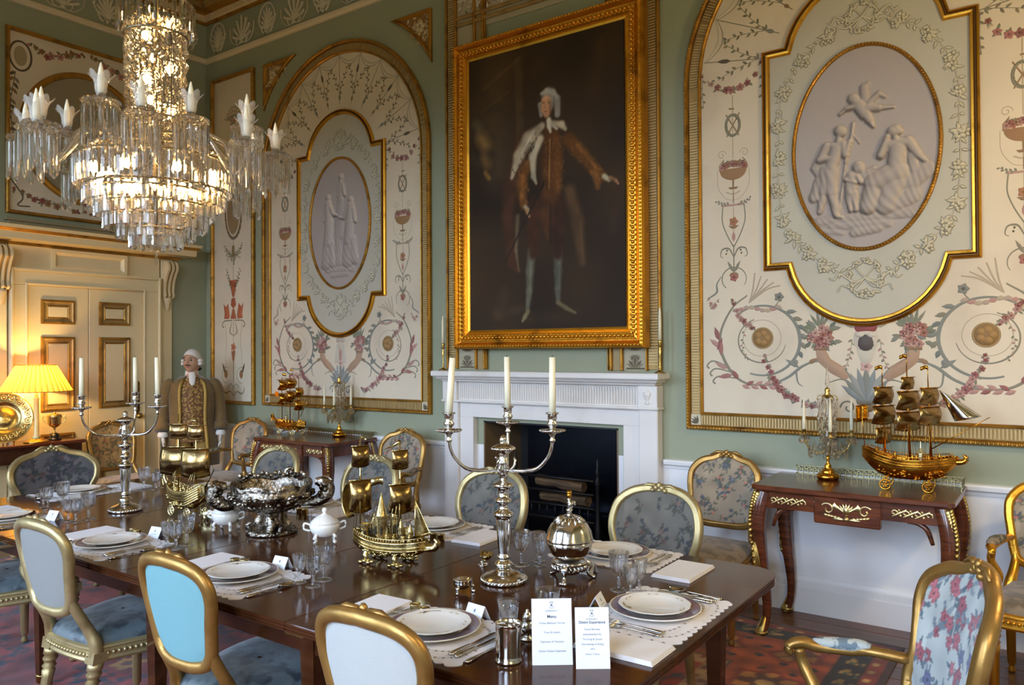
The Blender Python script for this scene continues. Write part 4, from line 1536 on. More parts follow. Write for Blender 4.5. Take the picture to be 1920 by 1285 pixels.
# the sitter: cloak, breeches, coat, arms, ermine, head
brush([(305, 470), (262, 640), (248, 740), (262, 900), (290, 930)], [.08, .10, .08, .06, .03], (78, 50, 32), .7)
brush([(285, 740), (278, 860), (288, 930)], [.03, .022, .01], (120, 104, 82), .8, .8)
brush([(320, 1098), (480, 1085)], .08, (64, 50, 32), .95, .6)
brush([(335, 860), (327, 930), (325, 1000), (318, 1062)], [.05, .048, .038, .026], (104, 102, 86), .6)
brush([(331, 900), (326, 1000)], [.016, .012], (138, 134, 114), .9, .7)
brush([(425, 850), (425, 930), (424, 990), (424, 1036)], [.05, .046, .036, .026], (90, 90, 78), .6)
brush([(430, 900), (427, 990)], [.016, .012], (120, 118, 102), .9, .6)
brush([(320, 1070), (308, 1090), (300, 1104)], [.026, .024, .014], (128, 114, 84), .6)
brush([(424, 1040), (450, 1058), (482, 1076)], [.024, .022, .012], (116, 102, 76), .6)
brush([(345, 700), (338, 780), (342, 870)], [.085, .07, .058], (70, 42, 24), .6)
brush([(425, 700), (428, 780), (424, 870)], [.09, .075, .058], (60, 36, 22), .6)
brush([(465, 650), (490, 760), (505, 900)], [.07, .075, .05], (84, 62, 40), .7)
brush([(500, 760), (508, 900)], [.02, .02], (108, 84, 58), .9, .5)
brush([(395, 650), (385, 740), (392, 820)], [.10, .085, .02], (78, 48, 26), .7)
brush([(400, 690), (400, 830)], [.012, .02], (40, 26, 18), .9, .7)
brush([(405, 450), (405, 540), (402, 650)], [.09, .115, .115], (88, 54, 24), .6)
brush([(425, 470), (430, 560), (425, 650)], [.05, .05, .045], (112, 70, 30), .9, .7)
brush([(400, 470), (396, 640)], .008, (176, 132, 66), .9, .8)
brush([(462, 470), (505, 525), (548, 580), (570, 605)], [.07, .066, .058, .052], (98, 62, 28), .6)
brush([(490, 490), (550, 570)], [.022, .02], (140, 92, 40), .9, .6)
brush([(548, 590), (556, 640)], [.042, .03], (122, 80, 36), .7)
brush([(576, 602), (592, 616)], [.026, .022], (188, 178, 152), .6)
brush([(596, 608), (612, 618), (620, 630)], [.018, .016, .008], (178, 130, 96), .6)
brush([(600, 620), (606, 720), (600, 790)], [.045, .055, .04], (64, 46, 30), .9, .6)
brush([(318, 560), (300, 630), (306, 700)], [.055, .062, .05], (112, 70, 30), .6)
brush([(306, 600), (298, 680)], [.02, .02], (158, 104, 44), .9, .6)
brush([(312, 706), (322, 716)], [.024, .02], (186, 174, 148), .7)
brush([(318, 722), (326, 740)], [.02, .014], (176, 128, 94), .6)
brush([(380, 620), (310, 760), (240, 896)], [.010, .010, .007], (40, 30, 24), .6)
brush([(312, 716), (322, 722)], .012, (186, 148, 80), .7, .8)
brush([(372, 425), (325, 470), (290, 530), (264, 606)], [.04, .075, .062, .02], (172, 158, 132), .6)
brush([(366, 470), (340, 530), (342, 600), (352, 626)], [.045, .045, .03, .012], (190, 178, 152), .6)
brush([(400, 415), (440, 420), (452, 436)], [.03, .036, .022], (184, 170, 144), .7)
brush([(345, 440), (300, 520)], [.016, .012], (208, 198, 176), .9, .7)
brush([(352, 470), (318, 560)], [.010, .008], (132, 114, 90), .9, .6)
for k in range(22):
    q = rs.rand()
    x, y = 368 - 100 * q + rs.uniform(-16, 16), 440 + 150 * q + rs.uniform(-14, 14)
    brush([(x, y), (x - 1, y + 6)], .006, (56, 44, 36), .7, .8)
for k in range(70):
    x, y = rs.uniform(380, 450), rs.uniform(460, 645)
    brush([(x, y), (x + rs.uniform(-4, 4), y + 6)], .005, (150, 104, 48), .8, .5)
for k in range(46):
    q = rs.rand()
    x, y = 478 + 88 * q + rs.uniform(-14, 14), 490 + 115 * q + rs.uniform(-26, 26)
    brush([(x, y), (x + 5, y + 7)], .006, (154, 102, 46), .8, .5)
for k in range(30):
    x, y = rs.uniform(288, 326), rs.uniform(570, 700)
    brush([(x, y), (x + 3, y + 9)], .006, (172, 118, 54), .8, .5)
# head
brush([(396, 318), (394, 350)], [.074, .068], (150, 146, 138), .45)
brush([(425, 330), (426, 385)], [.036, .03], (146, 140, 132), .5)
brush([(366, 350), (370, 388)], [.026, .02], (150, 144, 136), .5)
brush([(388, 338), (386, 362), (389, 382)], [.052, .05, .036], (196, 146, 108), .4)
brush([(402, 345), (401, 380)], [.02, .018], (150, 100, 72), .95, .7)
brush([(386, 328), (380, 332)], [.03, .02], (208, 164, 126), .9, .7)
brush([(376, 344), (382, 343)], .0045, (62, 44, 36), .6)
brush([(394, 344), (401, 344)], .0045, (62, 44, 36), .6)
brush([(374, 338), (383, 336)], .004, (112, 84, 62), .7, .7)
brush([(392, 336), (402, 338)], .004, (112, 84, 62), .7, .7)
brush([(386, 345), (382, 361), (387, 364)], [.004, .006, .005], (164, 108, 78), .8, .8)
brush([(381, 374), (391, 374)], .0045, (142, 74, 62), .7)
brush([(384, 386), (390, 386)], .012, (184, 132, 98), .9, .5)
brush([(372, 312), (390, 302), (412, 306), (428, 326)], [.02, .028, .028, .02], (178, 172, 164), .8)
for k in range(9):
    a = .3 * k
    brush([(430 - 3 * k * .3, 318 + 9 * k), (436 - k * .6, 324 + 8 * k)], .009, (122, 116, 110), .8, .5)
brush([(396, 404), (398, 426), (402, 446)], [.03, .026, .012], (206, 196, 176), .6)
brush([(412, 424), (424, 436)], [.02, .012], (196, 186, 166), .7)
b = MB()
cols = np.array([s2l(c) for c in np.clip(IM.reshape(-1, 3), 0, 255)])
pts_ = [(u - CW / 2, -.058, v - CH / 2) for u, v in zip(U.ravel(), V.ravel())]
fs_ = [(j * NX + i, j * NX + i + 1, (j + 1) * NX + i + 1, (j + 1) * NX + i) for j in range(NZ - 1) for i in range(NX - 1)]
b.add(pts_, fs_, 0, True, [tuple(c) for c in cols])
b.build('canvas', mat('varnished_oil_canvas', (60, 44, 30), .62, attr=True, spec=.25), t)
b = MB()
FO = rect(-.8375, .8375, -1.215, 1.215)
PF = lambda u, v, h: (u, -h, v)
frame_path(b, FO, [(0, .006), (0, .075), (.012, .095), (.03, .10), (.04, .088), (.05, .07), (.058, .068), (.062, .078), (.105, .084), (.112, .072), (.12, .06), (.13, .066), (.146, .06), (.152, .05)], PF)
fr = b.build('gilt_frame', FGOLD(), t)
b = MB()
beads_on(b, FO, .02, .101, .026, .009, PF, seg=6)
beads_on(b, FO, .086, .084, .034, .015, PF, seg=6)
beads_on(b, FO, .068, .08, .034, .009, PF, seg=6)
beads_on(b, FO, .102, .082, .034, .009, PF, seg=6)
b.build('carved_leaf_border', FGOLD(), fr, kind='stuff')

# chimneypiece
t = thing('fireplace_surround', 'white marble chimneypiece with fluted frieze and deep mantel shelf under the portrait', 'fireplace', (4.36, 0, 0))
MARB = mat('white_marble', (232, 226, 220), .32, var=(3, .04), grime=(2, (206, 196, 186), .55, .8))
for q in (1, -1):
    b = MB()
    b.box(*sorted((q * .665, q * .80)), -.055, 0, 0, 1.08, 0, .004)
    b.build('inner_slip', MARB, t)
    b = MB()
    b.box(*sorted((q * .80, q * .94)), -.085, 0, 0, 1.20, 0, .006)
    b.box(*sorted((q * .79, q * .955)), -.1, 0, 0, .16, 0, .008)
    b.build('jamb', MARB, t)
    b = MB()
    b.box(*sorted((q * .80, q * .945)), -.1, 0, 1.215, 1.36, 0, .004)
    blk = b.build('frieze_block', MARB, t)
    b = MB()
    b.M = Matrix.Translation((q * .872, -.1, 1.235))
    b.lathe([(.012, 0), (.022, .006), (.008, .018), (.02, .04), (.03, .065), (.03, .08), (.018, .085), (.012, .1), (0, .105)], 12, sy=.5)
    b.M = None
    b.build('carved_urn', MARB, blk)
b = MB()
b.box(-.80, .80, -.055, 0, 1.08, 1.20, 0, .004)
b.build('lintel', MARB, t)
b = MB()
b.box(-.80, .80, -.07, 0, 1.215, 1.36)
fz = b.build('frieze', MARB, t)
b = MB()
x = -.79
while x < .785:
    b.box(x, x + .012, -.079, -.07, 1.225, 1.35, 0, .003)
    x += .0215
b.build('flutes', MARB, fz, kind='stuff')
b = MB()
SH = [(.10, 1.195), (.118, 1.20), (.118, 1.206), (.105, 1.212), (.10, 1.216)]
for a, c_ in ((-.955, .955),):
    b.box(a, c_, -.108, 0, 1.197, 1.216, 0, .006)
b.build('astragal', MARB, t)
b = MB()
S2 = [(.10, 1.36), (.115, 1.365), (.12, 1.375), (.15, 1.385), (.16, 1.40), (.185, 1.405), (.19, 1.412), (.19, 1.44), (.184, 1.448), (0, 1.448)]
for k in range(len(S2) - 1):
    st = lambda d, z: [(-.85 - d * .75, 0, z), (-.85 - d * .75, -d, z), (.85 + d * .75, -d, z), (.85 + d * .75, 0, z)]
    b.add(st(*S2[k]) + st(*S2[k + 1]), [(0, 1, 5, 4), (1, 2, 6, 5), (2, 3, 7, 6)])
b.build('mantel_shelf', MARB, t)

t = thing('fire_grate', 'black iron basket grate with finials, standing inside the fireplace', 'grate', (4.44, .1, 0))
b = MB()
for z in (.36, .46, .56, .66):
    b.tube([(-.33, -.12, z), (.33, -.12, z)], .011, 6)
for x in np.linspace(-.28, .28, 9):
    b.tube([(x, -.12, .36), (x, -.12, .46)], .006, 6)
b.build('front_bars', IRON(), t)
b = MB()
b.box(-.33, .33, -.1, .2, .33, .35)
b.box(-.50, .42, .25, .27, .06, 1.12, 0, .006)
b.build('back_plate', mat('polished_black_steel', (34, 38, 46), .22, .9), t)
b = MB()
b.box(-.40, .40, -.14, .22, 0, .06)
b.box(-.38, .38, -.13, -.1, .06, .2)
for k in range(9):
    b.ball((-.32 + .08 * k, -.13, .13), (.028, .012, .04), 8, 6)
b.build('cast_base', IRON(), t)
for q in (1, -1):
    b = MB()
    b.lathe([(.03, 0), (.03, .06), (.018, .09), (.026, .14), (.016, .2), (.024, .3), (.014, .34), (.014, .6), (.022, .62), (.012, .65), (.012, .68), (.02, .70), (.008, .73), (.012, .76), (0, .80)], 10, at=(q * .36, -.12, .03))
    b.build('finial_post', IRON(), t)
for k, (p0, p1, r_) in enumerate((((-.20, -.05, .62), (.20, -.03, .585), .042), ((-.20, .02, .49), (.24, -.04, .49), .042))):
    t = thing('log', ['upper split log lying in the fireplace grate', 'lower split log lying in the fireplace grate'][k], 'log', (4.44, .1, 0), group=None)
    b = MB()
    P = [Vector(p0).lerp(Vector(p1), i / 5) + Vector((0, .004 * (-1) ** i, .004 * (i % 3))) for i in range(6)]
    b.tube(P, [r_, r_ * 1.04, r_ * .96, r_ * 1.03, r_, r_ * .95], 9, smooth=False)
    b.build('bark', wood('birch_bark', (58, 42, 28), (112, 86, 54), 8, .8), t)
# ---------------------------------------------------------------- rug
rx0, rx1, ry0, ry1 = .75, 6.83, -5.35, -.32
gx, gy = 420, 348
U, V = np.meshgrid(np.linspace(rx0, rx1, gx), np.linspace(ry0, ry1, gy))
D = np.minimum(np.minimum(U - rx0, rx1 - U), np.minimum(V - ry0, ry1 - V))
S = np.where(np.minimum(U - rx0, rx1 - U) < np.minimum(V - ry0, ry1 - V), V, U)   # running along the border
IM2 = np.ones((gy, gx, 3)) * np.array((136, 34, 14.))
nz = noise2(U - rx0, V - ry0, 5, 21)
IM2 *= (.8 + .4 * nz)[..., None]


def setc(m, c):
    IM2[m] = np.array(c, float)


# field motifs: lattice of rosettes and hooked diamonds, darker blue on the left half
fu, fv = (U * 1.25) % 1 - .5, (V * 1.25 + .5 * (np.floor(U * 1.25) % 2)) % 1 - .5
rr_, aa_ = np.hypot(fu, fv), np.arctan2(fv, fu)
setc((rr_ < .30 + .04 * np.cos(aa_ * 8)) & (rr_ > .25 + .04 * np.cos(aa_ * 8)), (84, 30, 20))
setc((np.abs(fu) + np.abs(fv) > .33) & (np.abs(fu) + np.abs(fv) < .39) & (np.sin(aa_ * 16) > 0), (30, 36, 62))
setc((rr_ < .10 + .02 * np.cos(aa_ * 6)), (176, 120, 40))
setc((rr_ < .045), (96, 52, 24))
for k in range(5):
    cu_ = (fu - (k - 2) * .095)
    setc((np.abs(np.abs(fv) - .16) + .35 * np.abs(cu_) < .022) & (np.abs(cu_) < .03), (58, 28, 22))
leftm = (noise2(U, V, 1.6, 5) > .58) & (U < 5.2)
hk = (np.sin(U * 22 + 3 * np.sin(V * 9)) * np.sin(V * 19 + 2 * np.cos(U * 8)))
setc(leftm & (hk > .6), (20, 28, 54))
setc(leftm & (hk < -.62), (120, 76, 44))
setc((~leftm) & (hk > .88), (64, 30, 28))
# borders, from the outer edge inwards
setc(D < .80, (150, 116, 78))
setc((D < .80) & (D > .70) & (np.sin(S * 60) * np.sin((D - .7) * 62) > .35), (110, 44, 26))
setc((D < .70), (60, 26, 18))
setc((D < .685) & (D > .26), (158, 66, 20))
bu = (S * 2.1) % 1 - .5
bd = (D - .47) / .42
br_ = np.hypot(bu, bd * .8)
ba = np.arctan2(bd, bu)
M = (D < .66) & (D > .28)
setc(M & (br_ < .34 + .05 * np.cos(6 * ba)), (126, 40, 18))
setc(M & (br_ < .26 + .04 * np.cos(6 * ba)), (172, 112, 44))
setc(M & (br_ < .2 + .05 * np.cos(6 * ba + 3)), (88, 40, 26))
setc(M & (br_ < .09), (190, 150, 90))
setc(M & (br_ > .36) & (np.sin(S * 26) * np.sin(D * 44) > .72), (30, 32, 44))
setc((D < .26) & (D > .11), (26, 24, 26))
setc((D < .245) & (D > .125) & (np.sin(S * 42 + 2.2 * np.sin(D * 60)) * np.cos((D - .185) * 40) > .45), (168, 130, 62))
setc((D < .245) & (D > .125) & (np.cos(S * 42 + 2.2 * np.sin(D * 60)) * np.cos((D - .185) * 50) > .75), (70, 84, 62))
setc((D < .11) & (D > .04), (140, 48, 20))
setc((D < .10) & (D > .05) & (np.sin(S * 55) > .5) & (np.abs(D - .075) < .016), (206, 160, 96))
setc((D < .04), (64, 34, 24))
IM2 *= (.82 + .3 * noise2(U - rx0, V - ry0, 16, 8) + .1 * np.sin(V * 900))[..., None]
b = MB()
cols = np.array([s2l(c) for c in np.clip(IM2.reshape(-1, 3), 0, 255)])
b.add([(u, v, .0065) for u, v in zip(U.ravel(), V.ravel())], [(j * gx + i, j * gx + i + 1, (j + 1) * gx + i + 1, (j + 1) * gx + i) for j in range(gy - 1) for i in range(gx - 1)], 0, False, [tuple(c) for c in cols])
b.add([(rx0, ry0, .001), (rx1, ry0, .001), (rx1, ry1, .001), (rx0, ry1, .001), (rx0, ry0, .0065), (rx1, ry0, .0065), (rx1, ry1, .0065), (rx0, ry1, .0065)], [(0, 1, 5, 4), (1, 2, 6, 5), (2, 3, 7, 6), (3, 0, 4, 7), (3, 2, 1, 0)], 0, False, [s2l((64, 34, 24))] * 8)
RUGM = mat('rug_wool', (120, 40, 20), .95, attr=True, bump=(260, .5), sheen=.2)
tag(b.build('rug', RUGM), 'large red and orange patterned oriental rug spread under the dining table', 'rug')
RUGZ = .0065

# ---------------------------------------------------------------- chairs
def inside(poly, U, V):
    P = np.array(poly)
    m = np.zeros(U.shape, bool)
    n = len(P)
    j = n - 1
    for i in range(n):
        xi, yi, xj, yj = P[i, 0], P[i, 1], P[j, 0], P[j, 1]
        c = ((yi > V) != (yj > V)) & (U < (xj - xi) * (V - yi) / (yj - yi + 1e-12) + xi)
        m ^= c
        j = i
    return m


def tapestry(U, V, base, flowers, leaves, seed, n, fs=.03, ring=None, ff=1.0):
    """woven flowers: numpy colours over U,V in metres"""
    r_ = np.random.RandomState(seed)
    I = np.ones(U.shape + (3,)) * np.array(base, float)
    I *= (.9 + .2 * noise2(U + 2, V + 2, 18, seed))[..., None]
    u0, u1, v0, v1 = U.min(), U.max(), V.min(), V.max()
    for k in range(n):
        if ring and k < n * .75:
            a = r_.uniform(0, 2 * PI)
            q = r_.uniform(.62, .95)
            x, y = (u0 + u1) / 2 + q * (u1 - u0) / 2 * cos(a), (v0 + v1) / 2 + q * (v1 - v0) / 2 * sin(a)
            if k % 4 == 0:
                x, y = (u0 + u1) / 2 + r_.uniform(-.3, .3) * (u1 - u0) / 2, (v0 + v1) / 2 + r_.uniform(-.35, .35) * (v1 - v0) / 2
        else:
            x, y = r_.uniform(u0, u1), r_.uniform(v0, v1)
        for q in range(5):
            a = r_.uniform(0, 2 * PI)
            L = fs * r_.uniform(.7, 1.4)
            cx, cy = x + cos(a) * L, y + sin(a) * L
            du, dv = (U - cx) * cos(a) + (V - cy) * sin(a), -(U - cx) * sin(a) + (V - cy) * cos(a)
            m = (du / (L * .75)) ** 2 + (dv / (L * .26)) ** 2 < 1
            I[m] = np.array(leaves[r_.randint(len(leaves))], float)
        if k % 2 == 0 or not ring:
            R_ = fs * ff * r_.uniform(.5, .95)
            d, a = np.hypot(U - x, V - y), np.arctan2(V - y, U - x)
            pet = R_ * (.84 + .16 * np.cos(a * 5 + k))
            c = np.array(flowers[r_.randint(len(flowers))], float)
            I[d < pet] = c
            I[d < pet * .6] = c * 1.18
            I[d < pet * .25] = c * .7
    return np.clip(I, 0, 255)


def mirror(h):
    return [(-u, z) for u, z in h[::-1] if u > 1e-6] + list(h)


BACKS = {  # half outlines (u,z) from the bottom middle up to the crest
    'side': [(0, .568), (.06, .570), (.112, .584), (.138, .618), (.148, .66), (.160, .73), (.174, .80), (.170, .855), (.142, .895), (.088, .918), (0, .927)],
    'oval': [(0, .52), (.09, .523), (.157, .545), (.184, .60), (.202, .66), (.220, .73), (.218, .80), (.193, .865), (.135, .908), (.063, .926), (0, .93)],
    'wide': [(0, .52), (.117, .523), (.198, .545), (.236, .60), (.220, .68), (.256, .76), (.256, .84), (.198, .90), (.108, .925), (.054, .95), (0, .955)],
    'tall': [(0, .53), (.13, .533), (.215, .555), (.24, .62), (.235, .70), (.25, .78), (.262, .85), (.245, .915), (.175, .96), (.11, .975), (.05, .998), (0, 1.003)],
    'wall': [(0, .53), (.10, .533), (.171, .555), (.194, .62), (.203, .70), (.212, .78), (.203, .85), (.153, .905), (.081, .925), (.036, .945), (0, .948)]}
GREYT = dict(base=(108, 103, 94), flowers=[(88, 80, 72), (104, 82, 72), (82, 86, 82)], leaves=[(66, 66, 60), (74, 76, 66), (62, 66, 70)], n=40, fs=.02, ring=True)
DARKT = dict(base=(92, 88, 88), flowers=[(66, 60, 66), (84, 62, 60)], leaves=[(48, 48, 52), (56, 60, 52), (44, 50, 58)], n=60, fs=.03, ring=False)
TAUPE = dict(base=(158, 142, 120), flowers=[(168, 98, 84), (150, 80, 72), (176, 120, 100), (96, 104, 112)], leaves=[(88, 92, 80), (104, 104, 86), (86, 92, 100)], n=56, fs=.017, ring=True)
GOLDT = dict(base=(166, 130, 76), flowers=[(140, 84, 56), (120, 92, 50)], leaves=[(96, 86, 46), (110, 92, 56)], n=44, fs=.022, ring=True)
BLUET = dict(base=(186, 192, 186), flowers=[(156, 84, 92), (168, 96, 102), (142, 72, 82), (92, 96, 128)], leaves=[(104, 120, 128), (84, 104, 114), (132, 146, 150)], n=64, fs=.022, ring=False, ff=1.5)
SEATS = dict(blue=((84, 96, 98), (40, 50, 56), .45), taupe=((140, 122, 98), (104, 90, 70), .8), grey=((112, 108, 100), (76, 72, 68), .8), gold=((172, 136, 84), (126, 96, 56), .8))


def seat_mat(k):
    c1, c2, r_ = SEATS[k]
    return mat('seat_damask_' + k, c1, r_, bump=(16, .5, 6), grime=(13, c2, .48, .58), sheen=.3)


CHN = [0]


def make_chair(name, label, shape, gilt, tap, seat, outside, loc, rz, arms=False, group=None, lean=.20):
    CHN[0] += 1
    t = thing(name, label, 'armchair' if arms else 'chair', (loc[0], loc[1], RUGZ + .0004 if loc[2] is None else loc[2]), rz, group)
    half = BACKS[shape]
    fine = [tuple(p) for p in cat(half, 5)]
    OUTL = mirror(fine)[:-1] if fine[-1][0] < 1e-6 and False else mirror(fine)
    # closed loop without doubled bottom/top points
    loop = []
    for p in OUTL:
        if not loop or math.hypot(p[0] - loop[-1][0], p[1] - loop[-1][1]) > 1e-4:
            loop.append(p)
    if math.hypot(loop[0][0] - loop[-1][0], loop[0][1] - loop[-1][1]) < 1e-4:
        loop.pop()
    ztop = max(p[1] for p in loop)
    BY = lambda u, z: -.215 - lean * (z - .43) - .06 + .85 * min(abs(u), .3) ** 2
    B3 = lambda u, z, d=0: Vector((u, BY(u, z) + d, z))
    wmax = max(p[0] for p in loop)
    sc = wmax / .225
    # carved back frame
    prof = [(1, .15), (.75, .7), (.35, .95), (.05, .7), (-.35, .85), (-.75, .6), (-1, .1), (-.9, -.6), (-.4, -.95), (.4, -.95), (.9, -.6)]
    b = MB()
    P3 = [B3(u, z) for u, z in loop]
    b.tube(P3, .0215, closed=True, prof=[(q[0], q[1]) for q in prof], up=(0, 1, 0), smooth=True)
    bf = b.build('back_frame', gilt, t)
    b = MB()
    for q in range(-2, 3):
        u = q * .016
        b.ball(B3(u, ztop - .004 * abs(q) + .014 * (2 - abs(q)) / 2, .018), (.013, .012, .018 - .003 * abs(q)), 8, 6)
    for q in (1, -1):
        b.tube([B3(q * .02, ztop + .012, .016), B3(q * .06, ztop + .016, .014), B3(q * .10, ztop - .002, .012)], [.011, .009, .004], 6)
    b.build('carved_crest', gilt, bf)
    # upholstery inside and outside the frame
    pts2 = np.array(loop)
    u0, u1, v0, v1 = pts2[:, 0].min(), pts2[:, 0].max(), pts2[:, 1].min(), pts2[:, 1].max()
    NU, NV = (76, 84) if shape == 'tall' else (52, 48)
    Ug, Vg = np.meshgrid(np.linspace(u0, u1, NU), np.linspace(v0, v1, NV))
    ins = inside([(p[0] * .985, (p[1] - .72) * .985 + .72) for p in loop], Ug, Vg)
    cu_, cv_ = 0, (v0 + v1) / 2
    dome = np.clip(1 - ((Ug / (u1 * .98)) ** 2) - (((Vg - cv_) / ((v1 - v0) * .49)) ** 2), 0, 1) ** .5
    idx = -np.ones(Ug.shape, int)
    idx[ins] = np.arange(ins.sum())
    fs_ = []
    for j in range(NV - 1):
        for i in range(NU - 1):
            q = (idx[j, i], idx[j, i + 1], idx[j + 1, i + 1], idx[j + 1, i])
            if min(q) >= 0:
                fs_.append(q)
    I = tapestry(Ug, Vg, tap['base'], tap['flowers'], tap['leaves'], 20 + CHN[0] * 7, tap['n'], tap['fs'], tap['ring'], tap.get('ff', 1.0))
    cl = [s2l(c) for c in I[ins]]
    b = MB()
    b.add([B3(u, z, .006 + .022 * d) for u, z, d in zip(Ug[ins], Vg[ins], dome[ins])], [f[::-1] for f in fs_], 0, True, cl)
    b.build('back_upholstery', mat('woven_tapestry', (120, 110, 100), .85, attr=True, bump=(300, .3), sheen=.2), t)
    b = MB()
    b.add([B3(u, z, -.006 - .010 * d) for u, z, d in zip(Ug[ins], Vg[ins], dome[ins])], fs_, 0, True)
    b.build('outside_back', outside, t)
    # stiles down to the seat rail
    zl = min(p[1] for p in loop) + .085 if shape == 'side' else .60
    lo = [p for p in loop if p[0] > 0 and p[1] < zl]
    us = max(p[0] for p in lo) if lo else .18
    for q in (1, -1):
        b = MB()
        P = cat([B3(q * us * .985, zl + .01), B3(q * us * .985, zl - .045), Vector((q * (us + .006), -.238, .50)), Vector((q * (us + .02), -.216, .44)), Vector((q * (us + .022), -.212, .385))], 5)
        b.tube(P, [.018, .02, .023, .027, .027], 8, up=(0, 1, 0), flat=1.0)
        b.build('stile', gilt, t)
    # seat
    fw, bw = .262 * (1.08 if arms else 1), us + .035
    hs = [(0, .262), (fw * .5, .258), (fw * .85, .238), (fw, .19), (fw * .99, .05), ((fw + bw) / 2, -.08), (bw, -.2), (bw * .96, -.228), (bw * .5, -.242), (0, -.246)]
    seatp = [tuple(p) for p in cat(hs, 3)]
    sp = [(x, y) for x, y in seatp if x > 1e-6]
    ring = [(0, .262)] + sp + [(0, -.246)] + [(-x, y) for x, y in sp[::-1]]
    ring = ccw(ring)
    b = MB()
    frame_path(b, ring, [(.03, .355), (.004, .36), (-.002, .37), (.003, .378), (.003, .41), (-.003, .416), (-.002, .425), (.012, .432), (.03, .43)], lambda u, v, h: (u, v, h), smooth=False)
    rl = b.build('seat_rail', gilt, t)
    b = MB()
    beads_on(b, ring, -.001, .394, .021, .0085, lambda u, v, h: (u, v, h), seg=6)
    b.build('rail_carving', gilt, rl, kind='stuff')
    b = MB()
    n = len(ring)
    vs, fs2 = [], []
    K = 9
    for k in range(K):
        q = k / (K - 1)
        s_ = cos(q * PI / 2)
        zz = .428 + .062 * math.sin(q * PI / 2) ** .8
        s2_ = s_ if k < K - 1 else 0.001
        for x, y in ring:
            vs.append((x * .965 * s2_ ** .5, y * .965 * s2_ ** .5, zz))
    for k in range(K - 1):
        for i in range(n):
            j = (i + 1) % n
            fs2.append((k * n + i, k * n + j, (k + 1) * n + j, (k + 1) * n + i))
    b.add(vs, fs2, 0, True)
    b.build('seat_cushion', seat_mat(seat), t)
    # fluted tapering legs
    lp = [(0, 0), (.014, 0), (.018, .012), (.012, .03), (.013, .04), (.019, .05), (.0235, .24), (.026, .27), (.02, .276), (.028, .287), (.02, .298), (.024, .306), (.03, .318), (.022, .33), (.03, .336), (.03, .365)]
    for (x, y, rk) in ((fw - .035, .205, 0), (-(fw - .035), .205, 0), (us + .018, -.212, -.06), (-(us + .018), -.212, -.06)):
        b = MB()
        b.M = Matrix.Translation((x, y, .365)) @ Matrix.Shear('XY', 4, (0, 0)) @ Matrix(((1, 0, 0, 0), (0, 1, -rk / .365 * 1.0, 0), (0, 0, 1, 0), (0, 0, 0, 1))) @ Matrix.Translation((0, 0, -.365))
        b.lathe(lp, 24, flute=(8, .22, .052, .245))
        b.box(x * 0 - .03, .03, -.03, .03, .362, .405)
        b.build('leg', gilt, t)
    if arms:
        for q in (1, -1):
            za = .665
            ub = max(p[0] for p in loop if abs(p[1] - za) < .06)
            p0 = B3(q * ub, za, .01)
            P = cat([p0, Vector((q * (ub + .02), p0.y + .10, za + .008)), Vector((q * (ub + .05), -.12, za - .002)), Vector((q * (ub + .065), -.02, za - .004)), Vector((q * (ub + .06), .035, za + .006)), Vector((q * (ub + .055), .07, za - .010)), Vector((q * (ub + .055), .06, za - .032))], 5)
            b = MB()
            b.tube(P, [.021, .019, .024, .024, .021, .017, .012], 9, flat=.8)
            ar = b.build('armrest', gilt, t)
            b = MB()
            Q = [P[i] + Vector((0, 0, .014)) if isinstance(P[i], Vector) else Vector(P[i]) + Vector((0, 0, .014)) for i in range(5, 17)]
            b.tube(Q, [.012, .026, .031, .031, .026, .010], 9, flat=.62)
            b.build('arm_pad', mat('arm_pad_cloth_%s' % seat if shape != 'tall' else 'arm_pad_blue_cloth', tuple(int(x * .95) for x in tap['base']), .85, grime=(26, tap['leaves'][0], .5, .56), bump=(120, .3)), ar)
            b = MB()
            S_ = cat([Vector((q * (ub + .057), .035, za - .012)), Vector((q * (ub + .062), .025, za - .06)), Vector((q * (ub + .035), -.01, za - .14)), Vector((q * (fw - .012), .0, za - .21)), Vector((q * (fw - .006), .01, .40))], 5)
            b.tube(S_, [.017, .018, .021, .024, .026], 9, up=(0, 1, 0))
            b.build('arm_support', gilt, t)
    return t


OB = lambda n, c: mat(n, c, .75, bump=(200, .1))
near = 'side chair with blue damask seat on the near side of the table'
GR = 'gilt side chairs along the near side of the table'
make_chair('dining_chair', 'gilt chair at the left edge of the photo, mostly its blue seat showing', 'side', CHAMP(), GREYT, 'blue', OB('grey_back_cloth', (132, 132, 126)), (3.1, -3.17, None), R(3), True)
make_chair('dining_chair', 'gilt side chair with plain grey outside back and blue seat, near side of the table', 'side', CHAMP(), GREYT, 'blue', OB('grey_back_cloth', (132, 132, 126)), (4.21, -3.155, None), R(3))
make_chair('dining_chair', 'gilt side chair with sky blue outside back and blue seat, near side of the table', 'side', CGILT(), GREYT, 'blue', OB('sky_blue_back_cloth', (112, 158, 162)), (5.16, -3.16, None), R(2))
make_chair('dining_chair', 'gilt chair with white outside back in the foreground, before the silver beaker', 'side', CGILT(), GREYT, 'blue', OB('white_back_cloth', (178, 178, 172)), (6.085, -3.185, None), R(2))
FY = -1.83
make_chair('dining_chair', 'grey tapestry backed chair at the table half hidden behind the silver punch bowl', 'oval', CHAMP(), GREYT, 'grey', OB('grey_back_cloth', (132, 132, 126)), (3.13, FY, None), PI)
make_chair('dining_chair', 'grey tapestry backed chair at the table behind the castle ship', 'oval', CHAMP(), GREYT, 'grey', OB('grey_back_cloth', (132, 132, 126)), (4.04, FY, None), PI)
make_chair('dining_chair', 'grey tapestry backed chair at the table in front of the fireplace, behind the nearer candelabrum', 'oval', CHAMP(), GREYT, 'grey', OB('grey_back_cloth', (132, 132, 126)), (4.98, FY, None), PI)
